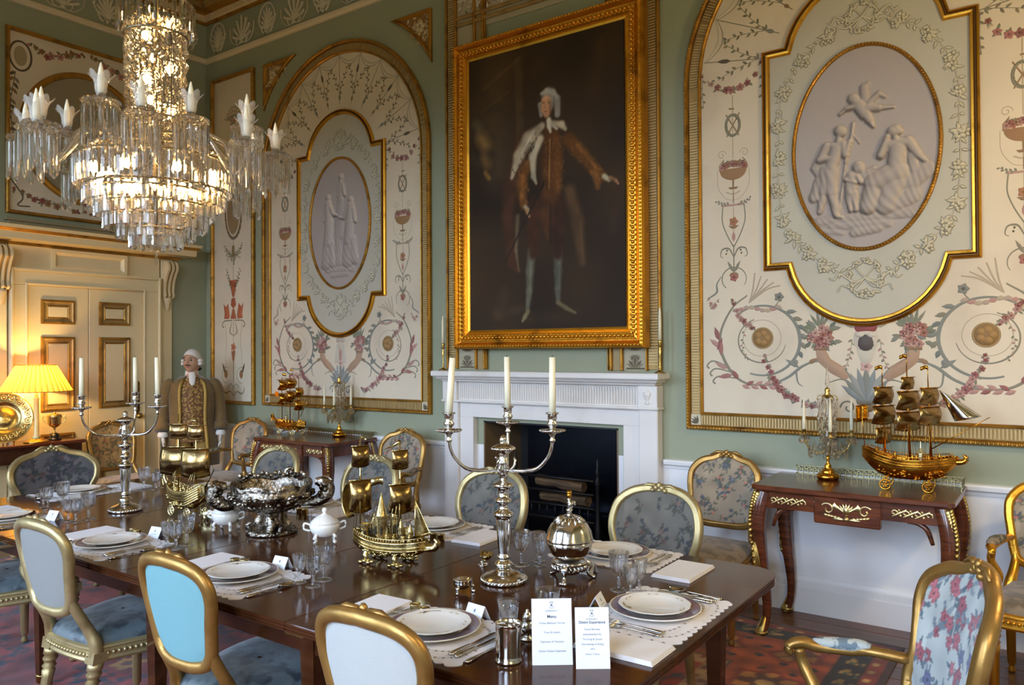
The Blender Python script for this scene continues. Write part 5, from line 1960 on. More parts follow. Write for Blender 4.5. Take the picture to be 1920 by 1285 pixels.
make_chair('dining_chair', 'grey tapestry backed chair at the table corner, right of the egg shaped warmer', 'oval', CHAMP(), GREYT, 'grey', OB('grey_back_cloth', (132, 132, 126)), (5.95, FY, None), PI)
make_chair('dining_chair', 'wide dark grey tapestry chair at the far left end of the table', 'wide', CHAMP(), DARKT, 'grey', OB('grey_back_cloth', (132, 132, 126)), (2.36, -2.50, None), -PI / 2 - .1)
make_chair('dining_armchair', 'gilt armchair with pale blue rose pattern tapestry back, right foreground corner', 'tall', CGILT(), BLUET, 'blue', OB('grey_back_cloth', (132, 132, 126)), (7.0, -2.665, None), R(111.7), True, lean=.22)
make_chair('side_chair', 'gilt chair with pink flowered taupe tapestry, by the wall between fireplace and right console', 'wall', CGILT(), TAUPE, 'taupe', OB('grey_back_cloth', (132, 132, 126)), (5.835, -.61, None), PI)
make_chair('armchair', 'gilt taupe tapestry armchair by the wall, left of the fireplace', 'wall', CGILT(), TAUPE, 'taupe', OB('grey_back_cloth', (132, 132, 126)), (3.20, -.62, None), PI + .12, True)
make_chair('armchair', 'gilt taupe tapestry armchair left of the left console, near the corner', 'wall', CGILT(), TAUPE, 'taupe', OB('grey_back_cloth', (132, 132, 126)), (1.22, -.62, None), PI + .15, True)
make_chair('armchair', 'gilt taupe armchair cut off by the right edge of the photo, by the wall', 'wall', FGOLD(), TAUPE, 'taupe', OB('grey_back_cloth', (132, 132, 126)), (7.52, -.62, .0005), PI, True)
make_chair('side_chair', 'gilt chair with golden tapestry beside the door, right of the sideboard', 'wall', CGILT(), GOLDT, 'gold', OB('grey_back_cloth', (132, 132, 126)), (.60, -1.17, 0.0), -PI / 2)

# ---------------------------------------------------------------- dining table
t = thing('dining_table', 'long dark polished mahogany dining table laid for dinner, in the middle of the room', 'table', (4.5, -2.61, RUGZ + .0004))
TZ = .75
TX0, TX1, TY = -2.10, 2.16, .735
seams = [TX0, -.97, .03, .52, 1.035, TX1]
b = None
for k in range(5):
    x0, x1 = seams[k] + (.0012 if k else 0), seams[k + 1] - (.0012 if k < 4 else 0)
    b = MB()
    c = .13
    P = []
    if k == 4:
        P = [(x0, -TY)] + [(x1 - c + c * sin(a), -TY + c - c * cos(a)) for a in np.linspace(0, PI / 2, 7)] + [(x1 - c + c * cos(a), TY - c + c * sin(a)) for a in np.linspace(0, PI / 2, 7)] + [(x0, TY)]
    elif k == 0:
        P = [(x1, TY)] + [(x0 + c - c * sin(a), TY - c + c * cos(a)) for a in np.linspace(0, PI / 2, 7)] + [(x0 + c - c * cos(a), -TY + c - c * sin(a)) for a in np.linspace(0, PI / 2, 7)] + [(x1, -TY)]
    else:
        P = rect(x0, x1, -TY, TY)
    zt = TZ - RUGZ - .0004
    pr = [(0.004, zt - .032), (0, zt - .029), (0, zt - .024), (.004, zt - .022), (0, zt - .020), (0, zt - .014), (.004, zt - .012), (0, zt - .010), (0, zt - .003), (.002, zt)]
    frame_path(b, P, pr, lambda u, v, h: (u, v, h))
    Q = ccw(list(P))
    b.add([(u, v, zt) for u, v in offset(Q, .002)], [tuple(range(len(Q)))])
    b.add([(u, v, zt - .032) for u, v in offset(Q, .004)], [tuple(range(len(Q) - 1, -1, -1))])
    b.build('table_leaf', MAHOG(), t)
b = MB()
for y in (-.60, .60):
    b.box(TX0 + .18, TX1 - .18, y - .013, y + .013, .60, .7055)
for x in (TX0 + .18, TX1 - .18):
    b.box(x - .013, x + .013, -.6, .6, .60, .7055)
b.build('apron', MAHOG(), t)
for x in (TX0 + .22, -.95, .05, 1.0, TX1 - .22):
    for y in (-.585, .585):
        b = MB()
        b.tube([(x, y, .05), (x, y, .5), (x, y, .704)], [.028, .042, .05], prof=[(-.72, -.72), (.72, -.72), (.72, .72), (-.72, .72)], smooth=False)
        lg = b.build('leg', MAHOG(), t)
        b = MB()
        b.lathe([(.026, .03), (.026, .06), (.03, .065)], 10, at=(x, y, 0))
        b.M = Matrix.Translation((x, y, .022)) @ Matrix.Rotation(PI / 2, 4, 'X')
        b.lathe([(0, -.01), (.022, -.008), (.022, .008), (0, .01)], 12)
        b.M = None
        b.build('castor', ORMOLU(), lg)
for x in (1.035,):
    b = MB()
    b.box(x - .05, x + .05, -.70, -.66, .685, .705, 0, .006)
    b.build('leaf_clip', ORMOLU(), t)

# ---------------------------------------------------------------- consoles
def mount(o, u0, u1, z0, z1, kind):
    w, h = u1 - u0, z1 - z0
    zc_ = (z0 + z1) / 2
    G = (214, 196, 140)
    if kind == 0:   # running scroll
        n = 4
        for k in range(n):
            cx = u0 + (k + .5) * w / n
            o.stroke([(cx + (.8 - .6 * i / 14) * h * .45 * cos(-.5 + i * .42), zc_ + (.8 - .6 * i / 14) * h * .45 * sin(-.5 + i * .42)) for i in range(15)], .008, G, .007)
            if k < n - 1:
                o.stroke(cat([(cx - h * .2, zc_ - h * .4), (cx + w / n * .5, zc_), (cx + w / n + h * .1, zc_ + h * .4)], 5), [.006, .014, .006], G, .007)
                o.leaf(cx + w / n * .5, zc_ + h * .1, 1.9, h * .4, .012, G, .007)
                o.leaf(cx + w / n * .5, zc_ - h * .1, -1.2, h * .4, .012, G, .007)
    else:           # trophy with scrolls
        uc = (u0 + u1) / 2
        for q in (1, -1):
            o.stroke([(uc + q * (w * .34 + (.9 - .7 * i / 16) * h * .36 * cos(.6 + i * .4)), zc_ + h * .08 + (.9 - .7 * i / 16) * h * .36 * sin(.6 + i * .4)) for i in range(17)], .009, G, .008)
            for k in range(5):
                o.leaf(uc + q * w * (.06 + .05 * k), zc_ + h * .05, (.5 + .35 * k) if q > 0 else PI - (.5 + .35 * k), h * .4, .018, G, .008)
                o.leaf(uc + q * w * (.10 + .06 * k), zc_ - h * .3, (-.2 + .2 * k) if q > 0 else PI - (-.2 + .2 * k), h * .26, .016, G, .008)
            o.leaf(uc + q * w * .04, zc_ - h * .38, 0 if q > 0 else PI, w * .22, .02, G, .008)
        o.disc(uc, zc_ + h * .08, w * .07, h * .26, G, .012)
        for k in range(-3, 4):
            o.leaf(uc, zc_ - h * .05, PI / 2 + k * .35, h * .5, .014, G, .01)
        o.disc(uc, zc_ - h * .36, w * .05, h * .12, G, .01)


MOUNTM = lambda: mat('gilt_bronze_relief', (200, 172, 100), .32, 1.0, attr=True)


def console(cx, label, rug):
    z0 = rug
    t = thing('console_table', label, 'table', (cx, -.315, z0))
    H = .85 - z0
    b = MB()
    P = [(-.50, .285), (-.50, -.27), (-.47, -.29), (-.2, -.297), (.2, -.297), (.47, -.29), (.50, -.27), (.50, .285)]
    frame_path(b, P, [(.006, H - .03), (0, H - .024), (0, H - .006), (.004, H)], lambda u, v, h: (u, v, h))
    Q = ccw(list(P))
    b.add([(u, v, H) for u, v in offset(Q, .004)], [tuple(range(len(Q)))])
    b.add([(u, v, H - .03) for u, v in offset(Q, .006)], [tuple(range(len(Q) - 1, -1, -1))])
    b.build('table_top', ROSEW(), t)
    b = MB()
    b.box(-.45, .45, -.262, -.235, H - .125, H - .03)
    b.box(-.45, -.43, -.235, .26, H - .125, H - .03)
    b.box(.43, .45, -.235, .26, H - .125, H - .03)
    b.box(-.45, .45, .24, .26, H - .125, H - .03)
    ap = b.build('apron', ROSEW(), t)
    PF_ = lambda u, v, h: (u, -.262 - h, v)
    b = MB()
    b.box(-.165, .165, -.278, -.235, H - .175, H - .032, 0, .006)
    dr = b.build('drop_tablet', ROSEW(), ap)
    o = Orn(lambda u, v, h: (u, -.278 - h, v), 0)
    mount(o, -.135, .135, H - .155, H - .05, 1)
    o.build('gilt_mount', MOUNTM(), t)
    for q in (1, -1):
        o = Orn(PF_, 0)
        mount(o, *sorted((q * .20, q * .41)), H - .105, H - .055, 0)
        o.build('gilt_mount', MOUNTM(), t)
    for qx in (1, -1):
        for qy in (-1, 1):
            x, y = qx * .44, qy * .235
            dx, dy = qx * .022, qy * .012
            path = [(x, y, H - .032), (x + dx, y + dy, H - .12), (x + dx * 1.5, y + dy * 1.5, H - .24), (x + dx * .6, y + dy * .6, H - .45), (x - dx * .4, y, H - .64), (x - dx * .2, y, .09), (x + dx * .8, y + dy * .8, .02), (x + dx, y + dy, .0)]
            b = MB()
            pr = [(-.8, -.8), (.8, -.8), (.95, 0), (.8, .8), (-.8, .8), (-.95, 0)]
            P3 = cat(path, 6)
            b.tube(P3, [.042, .045, .044, .034, .026, .022, .027, .02], prof=pr, smooth=True, up=(0, 1, 0))
            lg = b.build('leg', ROSEW(), t)
            b = MB()
            P3 = [Vector(p) for p in P3]
            ox = Vector((qx * .022, qy * .022 if qy < 0 else 0, 0))
            for i in range(2, 20):
                p = P3[i] + ox
                w = .024 * (1 - i / 30)
                b.ball((p.x, p.y, p.z), (w, w * .8, .026), 8, 6)
                for s_ in (1, -1):
                    b.ball((p.x + s_ * .012 * qx, p.y - s_ * .01, p.z + .012), (.012, .012, .016), 6, 4)
            for s_ in range(4):
                b.tube([P3[12] + ox, P3[18] + ox + Vector((qx * .012 * (s_ - 1.5), -.01, 0)), P3[21] + ox * .9], [.007, .008, .003], 5)
            b.build('knee_mount', ORMOLU(), lg)
            b = MB()
            p = P3[-1]
            b.tube([P3[-14] + ox * .3, P3[-7] + ox * .4, P3[-2] + ox * .2], [.014, .026, .032], 8)
            b.ball((p.x, p.y, .016), (.04, .036, .016), 10, 6)
            b.build('foot_mount', ORMOLU(), lg)
            if qy < 0:
                b = MB()
                b.tube(cat([(x - qx * .16, y + .01, H - .128), (x - qx * .11, y + .01, H - .132), (x - qx * .07, y + .01, H - .16), (x - qx * .045, y + .01, H - .23)], 6), [.008, .012, .014, .01], 7)
                b.build('apron_bracket', ROSEW(), lg)
    # pierced Greek key gallery
    b = MB()
    G0, G1 = H, H + .05
    def bar(a, c, z, zz, th=.0025):
        if abs(a[0] - c[0]) > abs(a[1] - c[1]):
            b.box(a[0], c[0], a[1] - th, a[1] + th, z, zz)
        else:
            b.box(a[0] - th, a[0] + th, a[1], c[1], z, zz)
    for (a, c) in (((-.40, .268), (.49, .268)), ((.49, .268), (.49, .10)), ((-.40, .268), (-.40, .24))):
        for z in (G0, G1 - .004):
            bar(a, c, z, z + .004)
    def key(px, py, dx, dy):
        U_ = lambda k: (px + dx * k, py + dy * k)
        for k0, k1, z0_, z1_ in ((0, .08, .004, .046), (0, .75, .036, .041), (.67, .75, .014, .041), (.25, .75, .014, .019), (.25, .33, .014, .03), (.25, .5, .026, .03)):
            a, c = U_(k0), U_(k1)
            b.box(min(a[0], c[0]) - .0015, max(a[0], c[0]) + .0015, min(a[1], c[1]) - .0015, max(a[1], c[1]) + .0015, G0 + z0_, G0 + z1_)
    k = -.40
    while k < .465:
        key(k, .268, .031, 0)
        k += .031
    k = .10
    while k < .25:
        key(.49, k, 0, .031)
        k += .031
    b.build('fretwork_gallery', mat('old_gallery_brass', (142, 132, 94), .4, .9), t)
    return t


console(6.603, 'rosewood and ormolu console table right of the fireplace, carrying the large gold ship', RUGZ + .0005)
console(2.105, 'rosewood and ormolu console table by the wall, left of the fireplace', RUGZ + .0005)

# ---------------------------------------------------------------- sideboard at the left wall
t = thing('sideboard', 'dark mahogany sideboard table against the left wall, holding the lit lamp', 'sideboard', (.22, -2.35, 0))
b = MB()
P = [(-.19, -.9), (.19, -.9), (.20, -.6), (.21, 0), (.20, .6), (.185, .885), (-.19, .9)]
frame_path(b, P, [(.006, .81), (0, .816), (0, .834), (.005, .84)], lambda u, v, h: (u, v, h))
Q = ccw(list(P))
b.add([(u, v, .84) for u, v in offset(Q, .005)], [tuple(range(len(Q)))])
b.add([(u, v, .81) for u, v in offset(Q, .006)], [tuple(range(len(Q) - 1, -1, -1))])
b.build('table_top', wood('red_mahogany', (74, 28, 12), (112, 48, 20), 4, .2, coat=.5, axis='Y'), t)
b = MB()
b.box(-.18, .175, -.86, .86, .68, .81, 0, .004)
b.box(.175, .18, -.82, .82, .70, .79, 0, .002)
b.build('frieze', MAHOG(), t)
for x in (-.15, .145):
    for y in (-.82, .82):
        b = MB()
        b.tube([(x, y, 0), (x, y, .68)], [.018, .03], prof=[(-.8, -.8), (.8, -.8), (.8, .8), (-.8, .8)], smooth=False)
        b.build('leg', MAHOG(), t)
# ---------------------------------------------------------------- place settings
ZT = .7502
SET = {  # key: (plate x, y, facing rotation, what tells the place)
    'A': (3.10, -3.175, 0, 'at the near side place furthest left'),
    'B': (4.085, -3.14, 0, 'at the place before the grey backed chair'),
    'C': (4.99, -3.13, 0, 'at the place before the sky blue backed chair'),
    'D': (5.975, -3.14, 0, 'at the place before the white backed chair'),
    'E': (6.457, -2.60, PI / 2, 'at the right end of the table'),
    'F': (6.015, -2.045, PI, 'at the far place right of the egg warmer'),
    'G': (5.06, -2.08, PI, 'at the far place behind the castle ship'),
    'H': (4.10, -2.06, PI, 'at the far place behind the punch bowl'),
    'I': (3.21, -2.05, PI, 'at the far place behind the small wheeled ship'),
    'J': (2.62, -2.58, -PI / 2, 'at the far left end of the table'),
}


def at(k, x, y):
    px, py, a, _ = SET[k]
    return px + x * cos(a) - y * sin(a), py + x * sin(a) + y * cos(a)


def proto_thing(name, cat_):
    return thing(name, '', cat_)


def place(p, first, k, x, y, z, rz, label, group=None):
    px, py, a, d = SET[k]
    w = at(k, x, y)
    o = p if first else dup(p)
    o.location = (w[0], w[1], z)
    o.rotation_euler = (0, 0, a + rz)
    o['label'] = label + ' ' + d
    if group:
        o['group'] = group
    return o


# lace mat: scalloped outline, eyelet holes near the border
mt = proto_thing('lace_place_mat', 'place mat')
b = MB()
per = []
w, h = .225, .165
N = 14
for (x0, y0, x1, y1, n) in ((-w, -h, w, -h, 12), (w, -h, w, h, 9), (w, h, -w, h, 12), (-w, h, -w, -h, 9)):
    for i in range(n):
        for j in range(5):
            t_ = (i + j / 5) / n
            s_ = .012 * abs(sin(PI * j / 5))
            nx, ny = (y1 - y0), -(x1 - x0)
            L = math.hypot(nx, ny)
            per.append((x0 + (x1 - x0) * t_ + nx / L * s_, y0 + (y1 - y0) * t_ + ny / L * s_))
b.prism(per, 0, .0022)
b.build('linen_cloth', LINEN(), mt)
o = Orn(lambda u, v, h_: (u, v, .0022 + h_), 0)
for q in (.205, .165):
    for i in range(64):
        a = 2 * PI * i / 64
        u, v = q * 1.02 * np.sign(cos(a)) * abs(cos(a)) ** .5, (q - .045) * np.sign(sin(a)) * abs(sin(a)) ** .5
        o.disc(u, v, .0055, .0055, (150, 138, 126) if i % 2 else (214, 208, 200), .0008, .0004, 7)
for i in range(40):
    a = 2 * PI * i / 40
    u, v = .188 * np.sign(cos(a)) * abs(cos(a)) ** .5, .138 * np.sign(sin(a)) * abs(sin(a)) ** .5
    o.leaf(u, v, a * 3, .022, .011, (224, 218, 210), .0012, .0004)
o.build('lace_border', ORNM(), mt, kind='stuff')

# charger: white plate, mauve rim, white edge
ch = proto_thing('charger_plate', 'plate')
MAUVE = mat('mauve_glaze', (122, 102, 116), .16, coat=.4)
b = MB()
b.lathe([(0, .004), (.085, .004), (.088, .0), (.092, .0), (.1, .007), (.143, .0165), (.1465, .0175), (.1475, .020), (.1455, .0215), (.1435, .0205)], 56, cap=False)
b.lathe([(.098, .0115), (.092, .0085), (0, .0085)], 56, cap=False)
b.build('plate_body', CHINA(), ch)
b = MB()
b.lathe([(.1437, .0204), (.13, .0175), (.098, .0115)], 56, cap=False)
b.build('mauve_rim', MAUVE, ch)
b = MB()
b.lathe([(.1442, .0208), (.1412, .0206), (.1412, .0202)], 56, cap=False)
b.build('gold_line', ORMOLU(), ch)

# scalloped dinner plate
dp = proto_thing('dinner_plate', 'plate')
b = MB()
pr = [(0, .006), (.06, .006), (.063, 0), (.068, 0), (.075, .007), (.085, .0105), (.112, .0155), (.1155, .017), (.1165, .0185), (.115, .0195), (.112, .019), (.084, .013), (.076, .0095), (0, .0085)]
seg = 72
vs, fs = [], []
for r, z in pr:
    for i in range(seg):
        a = 2 * PI * i / seg
        q = r * (1 + (.018 * abs(sin(a * 6)) - .012 if r > .1 else 0))
        vs.append((q * cos(a), q * sin(a), z))
for k in range(len(pr) - 1):
    for i in range(seg):
        j = (i + 1) % seg
        fs.append((k * seg + i, k * seg + j, (k + 1) * seg + j, (k + 1) * seg + i))
b.add(vs, fs, 0, True)
b.build('plate_body', CHINA(), dp)
o = Orn(lambda u, v, h_: (u, v, .0165 + h_), 0)
for i in range(48):
    a = 2 * PI * i / 48
    if i % 8 in (0, 1, 2):
        o.leaf(.101 * cos(a), .101 * sin(a), a + PI / 2 + .5 * (-1) ** i, .014, .006, (176, 140, 70), .0006, .0002)
for (a, L) in ((2.0, .05),):
    o.stroke([(.10 * cos(a + t), .10 * sin(a + t)) for t in np.linspace(-.25, .25, 10)], .004, (120, 92, 50), .0006, .0003)
    o.leaf(.1 * cos(a + .2), .1 * sin(a + .2), a + 2.4, .02, .01, (96, 80, 46), .0006, .0003)
o.build('gilt_border', ORNM(), dp)

# napkin folded in layers
nk = proto_thing('napkin', 'napkin')
b = MB()
for i in range(4):
    e = .002 * i
    b.box(-.078 + e * .6, .078 - e, -.125 + e, .125 - e * .5, .0032 * i, .0032 * i + .003, 0, .0012)
b.build('folded_linen', LINEN(), nk)

# name card (tent)
nc = proto_thing('name_card', 'place card')
b = MB()
b.prism([(-.026, 0), (-.0245, 0), (0, .0445), (.0245, 0), (.026, 0), (.0006, .0468), (-.0006, .0468)], -.036, .036, lambda u, v, h_: (h_, u, v))
b.build('folded_card', PAPER(), nc)
o = Orn(lambda u, v, h_: (u, -.0260 + (v - .0008) * .5556 - h_ * .88, v + h_ * .48), 0)
INK = (92, 96, 108)
o.stroke([(-.004, .036), (0, .032), (.004, .036)], .001, INK, .0001, .0004)
o.disc(0, .030, .0035, .004, INK, .0001, .0004, 8)
o.stroke([(-.006, .0255), (.006, .0255)], .0008, INK, .0001, .0004)
for i in range(9):
    o.stroke([(-.018 + i * .004, .016), (-.0165 + i * .004, .0185), (-.0155 + i * .004, .0155)], .0009, INK, .0001, .0004)
o.build('printed_name', ORNM(), nc)

# stemmed cut glasses (three sizes)
def glass_proto(H, rb, rim, base):
    t = proto_thing('wine_glass', 'glass')
    hs = H * .42
    b = MB()
    out = [(0, .0), (base, .0), (base, .0018), (base * .5, .004), (.006, .008), (.0045, .014), (.0085, hs * .45), (.0048, hs * .62), (.0075, hs * .78), (.006, hs * .9)]
    b.lathe(out, 20)
    b.build('stem_and_foot', WINE(), t)
    b = MB()
    n = 24
    bowl = [(.006, hs * .9), (rb * .6, hs * .98), (rb * .92, hs + (H - hs) * .22), (rb, hs + (H - hs) * .5), (rim, H)]
    inner = [(rim - .0014, H), (rb - .0016, hs + (H - hs) * .5), (rb * .86, hs + (H - hs) * .24), (rb * .45, hs + (H - hs) * .07), (0, hs + (H - hs) * .04)]
    b.lathe(bowl, n, flute=(8, .10, hs * .95, hs + (H - hs) * .52), cap=False, smooth=False)
    b.lathe([(rim, H)] + inner, n, cap=False)
    b.build('cut_bowl', WINE(), t)
    return t


GP = [glass_proto(.106, .0235, .0265, .026), glass_proto(.118, .0265, .029, .029), glass_proto(.136, .0335, .0375, .033)]


# cutlery: length along +Y from handle end
def cutlery(kind):
    t = proto_thing({'fork': 'table_fork', 'knife': 'table_knife', 'spoon': 'dessert_spoon'}[kind], 'cutlery')
    b = MB()
    if kind == 'knife':
        b.tube([(0, 0, .005), (0, .02, .006), (0, .085, .005), (0, .09, .005)], [.007, .0085, .0062, .005], 8, flat=.55)
        b.build('handle', SILVER(), t)
        b = MB()
        b.prism([(-.0045, .088), (.0045, .088), (.009, .12), (.0095, .19), (.004, .215), (-.0045, .205)], .003, .0048)
        b.build('blade', SILVER(), t)
        return t
    b.tube([(0, 0, .004), (0, .015, .0045), (0, .06, .006), (0, .12, .007), (0, .135, .006)], [.0075, .009, .005, .0032, .004], 8, flat=.4)
    b.build('handle', SILVER(), t)
    b = MB()
    if kind == 'fork':
        b.prism([(-.004, .13), (.004, .13), (.0105, .145), (.0115, .158), (-.0115, .158), (-.0105, .145)], .004, .0056)
        for k in range(4):
            x = -.0098 + k * .0065
            b.tube([(x, .156, .0048), (x, .18, .008), (x * .98, .205, .009)], [.0018, .0016, .0006], 5)
        b.build('tines', SILVER(), t)
    else:
        b.sheet(lambda u, v: (.021 * sin(PI * v ** .8) * (2 * u - 1) * (1.0), .13 + .07 * v, .0025 + .006 * ((2 * u - 1) ** 2) + .006 * (2 * v - 1) ** 2), 8, 10)
        o_ = b.build('bowl', SILVER(), t)
        solid(o_, .0012)
    return t


FK, KN, SP = cutlery('fork'), cutlery('knife'), cutlery('spoon')
# little pots: gilt outside, white within
pt_ = proto_thing('salt_pot', 'salt pot')
b = MB()
b.lathe([(.0145, 0), (.0165, .002), (.0165, .026), (.0185, .028), (.0185, .0305), (.017, .031)], 20)
b.build('gilt_body', SGILT(), pt_)
b = MB()
b.lathe([(.017, .031), (.0155, .0285), (0, .0275)], 20, cap=False)
b.build('salt', mat('white_salt', (236, 236, 232), .8), pt_)

LAY = {  # visible extras: glasses (x,y per size small, middle, tall), card, napkin, pots
    'A': dict(g=[(.317, .161), (.374, .170), (.351, .245)], card=(.215, .14, .2), nap=(-.27, .03), pots=[(.02, .115), (-.03, .11)]),
    'B': dict(g=[(.225, .128), (.310, .119), (.280, .189)], card=(.03, .195, .15), nap=(-.27, .04), pots=[(-.10, .155), (-.06, .15)]),
    'C': dict(g=[(.246, .089), (.325, .086), (.295, .162)], card=(.035, .175, .1), nap=(-.262, .045), pots=[(-.147, .09), (-.105, .105)]),
    'D': dict(g=[(.205, .10), (.25, .05), (.305, .175)], card=(.045, .16, -.1), nap=(-.29, .025), pots=[(-.157, .092), (-.108, .083)]),
    'E': dict(g=[(.102, .139), (.166, .137), (.143, .207)], card=(-.072, .172, .25), nap=(-.335, -.06), pots=[]),
    'F': dict(g=[(.17, .305), (.215, .25), (.235, .34)], card=(-.03, .285, .1), nap=(-.335, .075), pots=[]),
    'G': dict(g=[(.20, .16), (.26, .13), (.25, .21)], card=(.06, .2, 0), nap=(-.315, .045), pots=[(-.19, .178), (-.148, .18)]),
    'H': dict(g=[(.22, .13), (.28, .1), (.27, .18)], card=(.03, .2, 0), nap=(-.315, .045), pots=[(-.19, .17), (-.15, .172)]),
    'I': dict(g=[(.29, .21), (.345, .155), (.365, .245)], card=(.03, .2, 0), nap=(-.315, .045), pots=[(-.65, .2), (-.61, .205)]),
    'J': dict(g=[(.33, .29), (.345, .378), (.265, .37)], card=(.16, .3, -.2), nap=(-.28, .07), pots=[]),
}
first = True
GS = ['smallest cut stem glass', 'middle sized cut stem glass', 'tallest cut stem glass']
for k, lay in LAY.items():
    place(mt, first, k, 0, -.005, ZT, 0, 'white lace mat under the plates', 'lace place mats')
    place(ch, first, k, 0, 0, ZT + .0023, 0, 'mauve rimmed charger plate', 'mauve rimmed chargers')
    place(dp, first, k, 0, .002, ZT + .0118, .3, 'scalloped cream dinner plate on the charger', 'scalloped dinner plates')
    nx, ny = lay['nap']
    place(nk, first, k, nx, ny, ZT, (.0 if k in 'EF' else .06), 'folded white napkin', 'folded napkins')
    place(nc, first, k, lay['card'][0], lay['card'][1], ZT, lay['card'][2], 'folded white name card', 'name cards')
    for i, (x, y) in enumerate(lay['g']):
        place(GP[i], first, k, x, y, ZT, .4 * i, GS[i], 'cut stem glasses')
    zc_ = ZT + .0026
    place(FK, first, k, -.173, -.11, zc_, 0, 'inner silver fork', 'silver table forks')
    place(FK, False, k, -.2, -.115, zc_, .03, 'outer silver fork', 'silver table forks')
    place(KN, first, k, .173, -.125, zc_, 0, 'inner silver knife', 'silver table knives')
    place(KN, False, k, .197, -.13, zc_, -.02, 'outer silver knife', 'silver table knives')
    place(SP, first, k, .238, -.135, ZT, -.04, 'silver spoon', 'silver spoons')
    for i, (x, y) in enumerate(lay['pots']):
        place(pt_, k == 'A' and i == 0, k, x, y, ZT, 0, ['left', 'right'][i] + ' one of two gilt salt pots', 'gilt salt pots')
    first = False

# ---------------------------------------------------------------- menu cards
def text_mesh(s, size, bold=False):
    c = bpy.data.curves.new('printed_text', 'FONT')
    c.body = s
    c.size = size
    c.align_x = 'CENTER'
    c.extrude = .00005
    c.resolution_u = 3
    if bold:
        c.offset = size * .02
    o = bpy.data.objects.new('printed_text', c)
    COL.objects.link(o)
    dg = bpy.context.evaluated_depsgraph_get()
    me = bpy.data.meshes.new_from_object(o.evaluated_get(dg))
    bpy.data.objects.remove(o)
    return me


INKM = mat('black_ink', (70, 74, 88), .8)


def menu_card(label, loc, rz, W_, H_, lines):
    t = thing('menu_card', label, 'card', loc, rz, None)
    tilt = R(-12)
    b = MB()
    b.M = Matrix.Rotation(tilt, 4, 'X')
    b.box(-W_ / 2, W_ / 2, 0, .0012, 0, H_)
    b.build('card', PAPER(), t)
    b = MB()
    b.M = Matrix.Rotation(tilt, 4, 'X')
    b.prism([(.0, H_ * .75), (.0, H_ * .05), (.0, .0)][:2] + [(.001, 0)], 0, .001)if False else None
    b.M = None
    yb = H_ * .72 * sin(-tilt)
    zb = H_ * .72 * cos(tilt)
    b.add([(-.02, yb + .001, zb), (.02, yb + .001, zb), (.02, yb + .045, .0005), (-.02, yb + .045, .0005), (-.02, yb + .003, zb), (.02, yb + .003, zb), (.02, yb + .047, .0005), (-.02, yb + .047, .0005)],
          [(0, 1, 2, 3), (7, 6, 5, 4), (0, 4, 5, 1), (1, 5, 6, 2), (2, 6, 7, 3), (3, 7, 4, 0)])
    b.build('card_strut', PAPER(), t)
    for s, size, z, bold in lines:
        me = text_mesh(s, size, bold)
        me.materials.append(INKM)
        o = bpy.data.objects.new('printed_text', me)
        COL.objects.link(o)
        o.parent = t
        o.matrix_basis = Matrix.Rotation(tilt, 4, 'X') @ Matrix.Translation((0, -.0004, z * H_)) @ Matrix.Rotation(PI / 2, 4, 'X')
    o = Orn(lambda u, v, h_: tuple(Matrix.Rotation(tilt, 4, 'X') @ Vector((u, -.0003 - h_, v))), 0)
    c = (96, 100, 116)
    z = H_ * .9
    o.stroke([(-.005, z + .008), (.005, z + .008)], .0014, c, .0001, .0001)
    o.stroke(cat([(-.005, z + .008), (-.001, z + .002), (-.005, z - .005)], 4), .0009, c, .0001, .0001)
    o.stroke(cat([(.005, z + .008), (.001, z + .002), (.005, z - .005)], 4), .0009, c, .0001, .0001)
    o.disc(0, z, .0022, .003, c, .0001, .0001, 8)
    o.stroke([(-.007, z - .007), (.007, z - .007)], .001, c, .0001, .0001)
    o.build('printed_crest', ORNM(), t)
    return t


menu_card('larger white printed menu card standing beside the silver beaker', (6.413, -3.150, ZT), R(36.9), .110, .172,
          [('INVERARAY', .0062, .80, False), ('Menu', .0115, .705, True), ('Turkey Ballotine Terrine', .0072, .615, False), ('Trout & Lemon', .0072, .475, False), ('Supreme of Venison', .0078, .335, False), ('Game Hotpot Supreme', .0078, .195, False)])
menu_card('smaller white printed card standing right of the menu card', (6.516, -3.110, ZT), R(36.1), .0915, .157,
          [('INVERARAY', .0058, .795, False), ('Dining Experience', .0098, .735, True), ('Family Birthday', .0070, .625, False), ('entertainment for', .0070, .545, False), ('The King & Queen', .0070, .465, False), ('the evening of dining', .0070, .385, False), ('1875', .0066, .305, False), ('Dinner 7.30 pm', .0062, .225, False)])

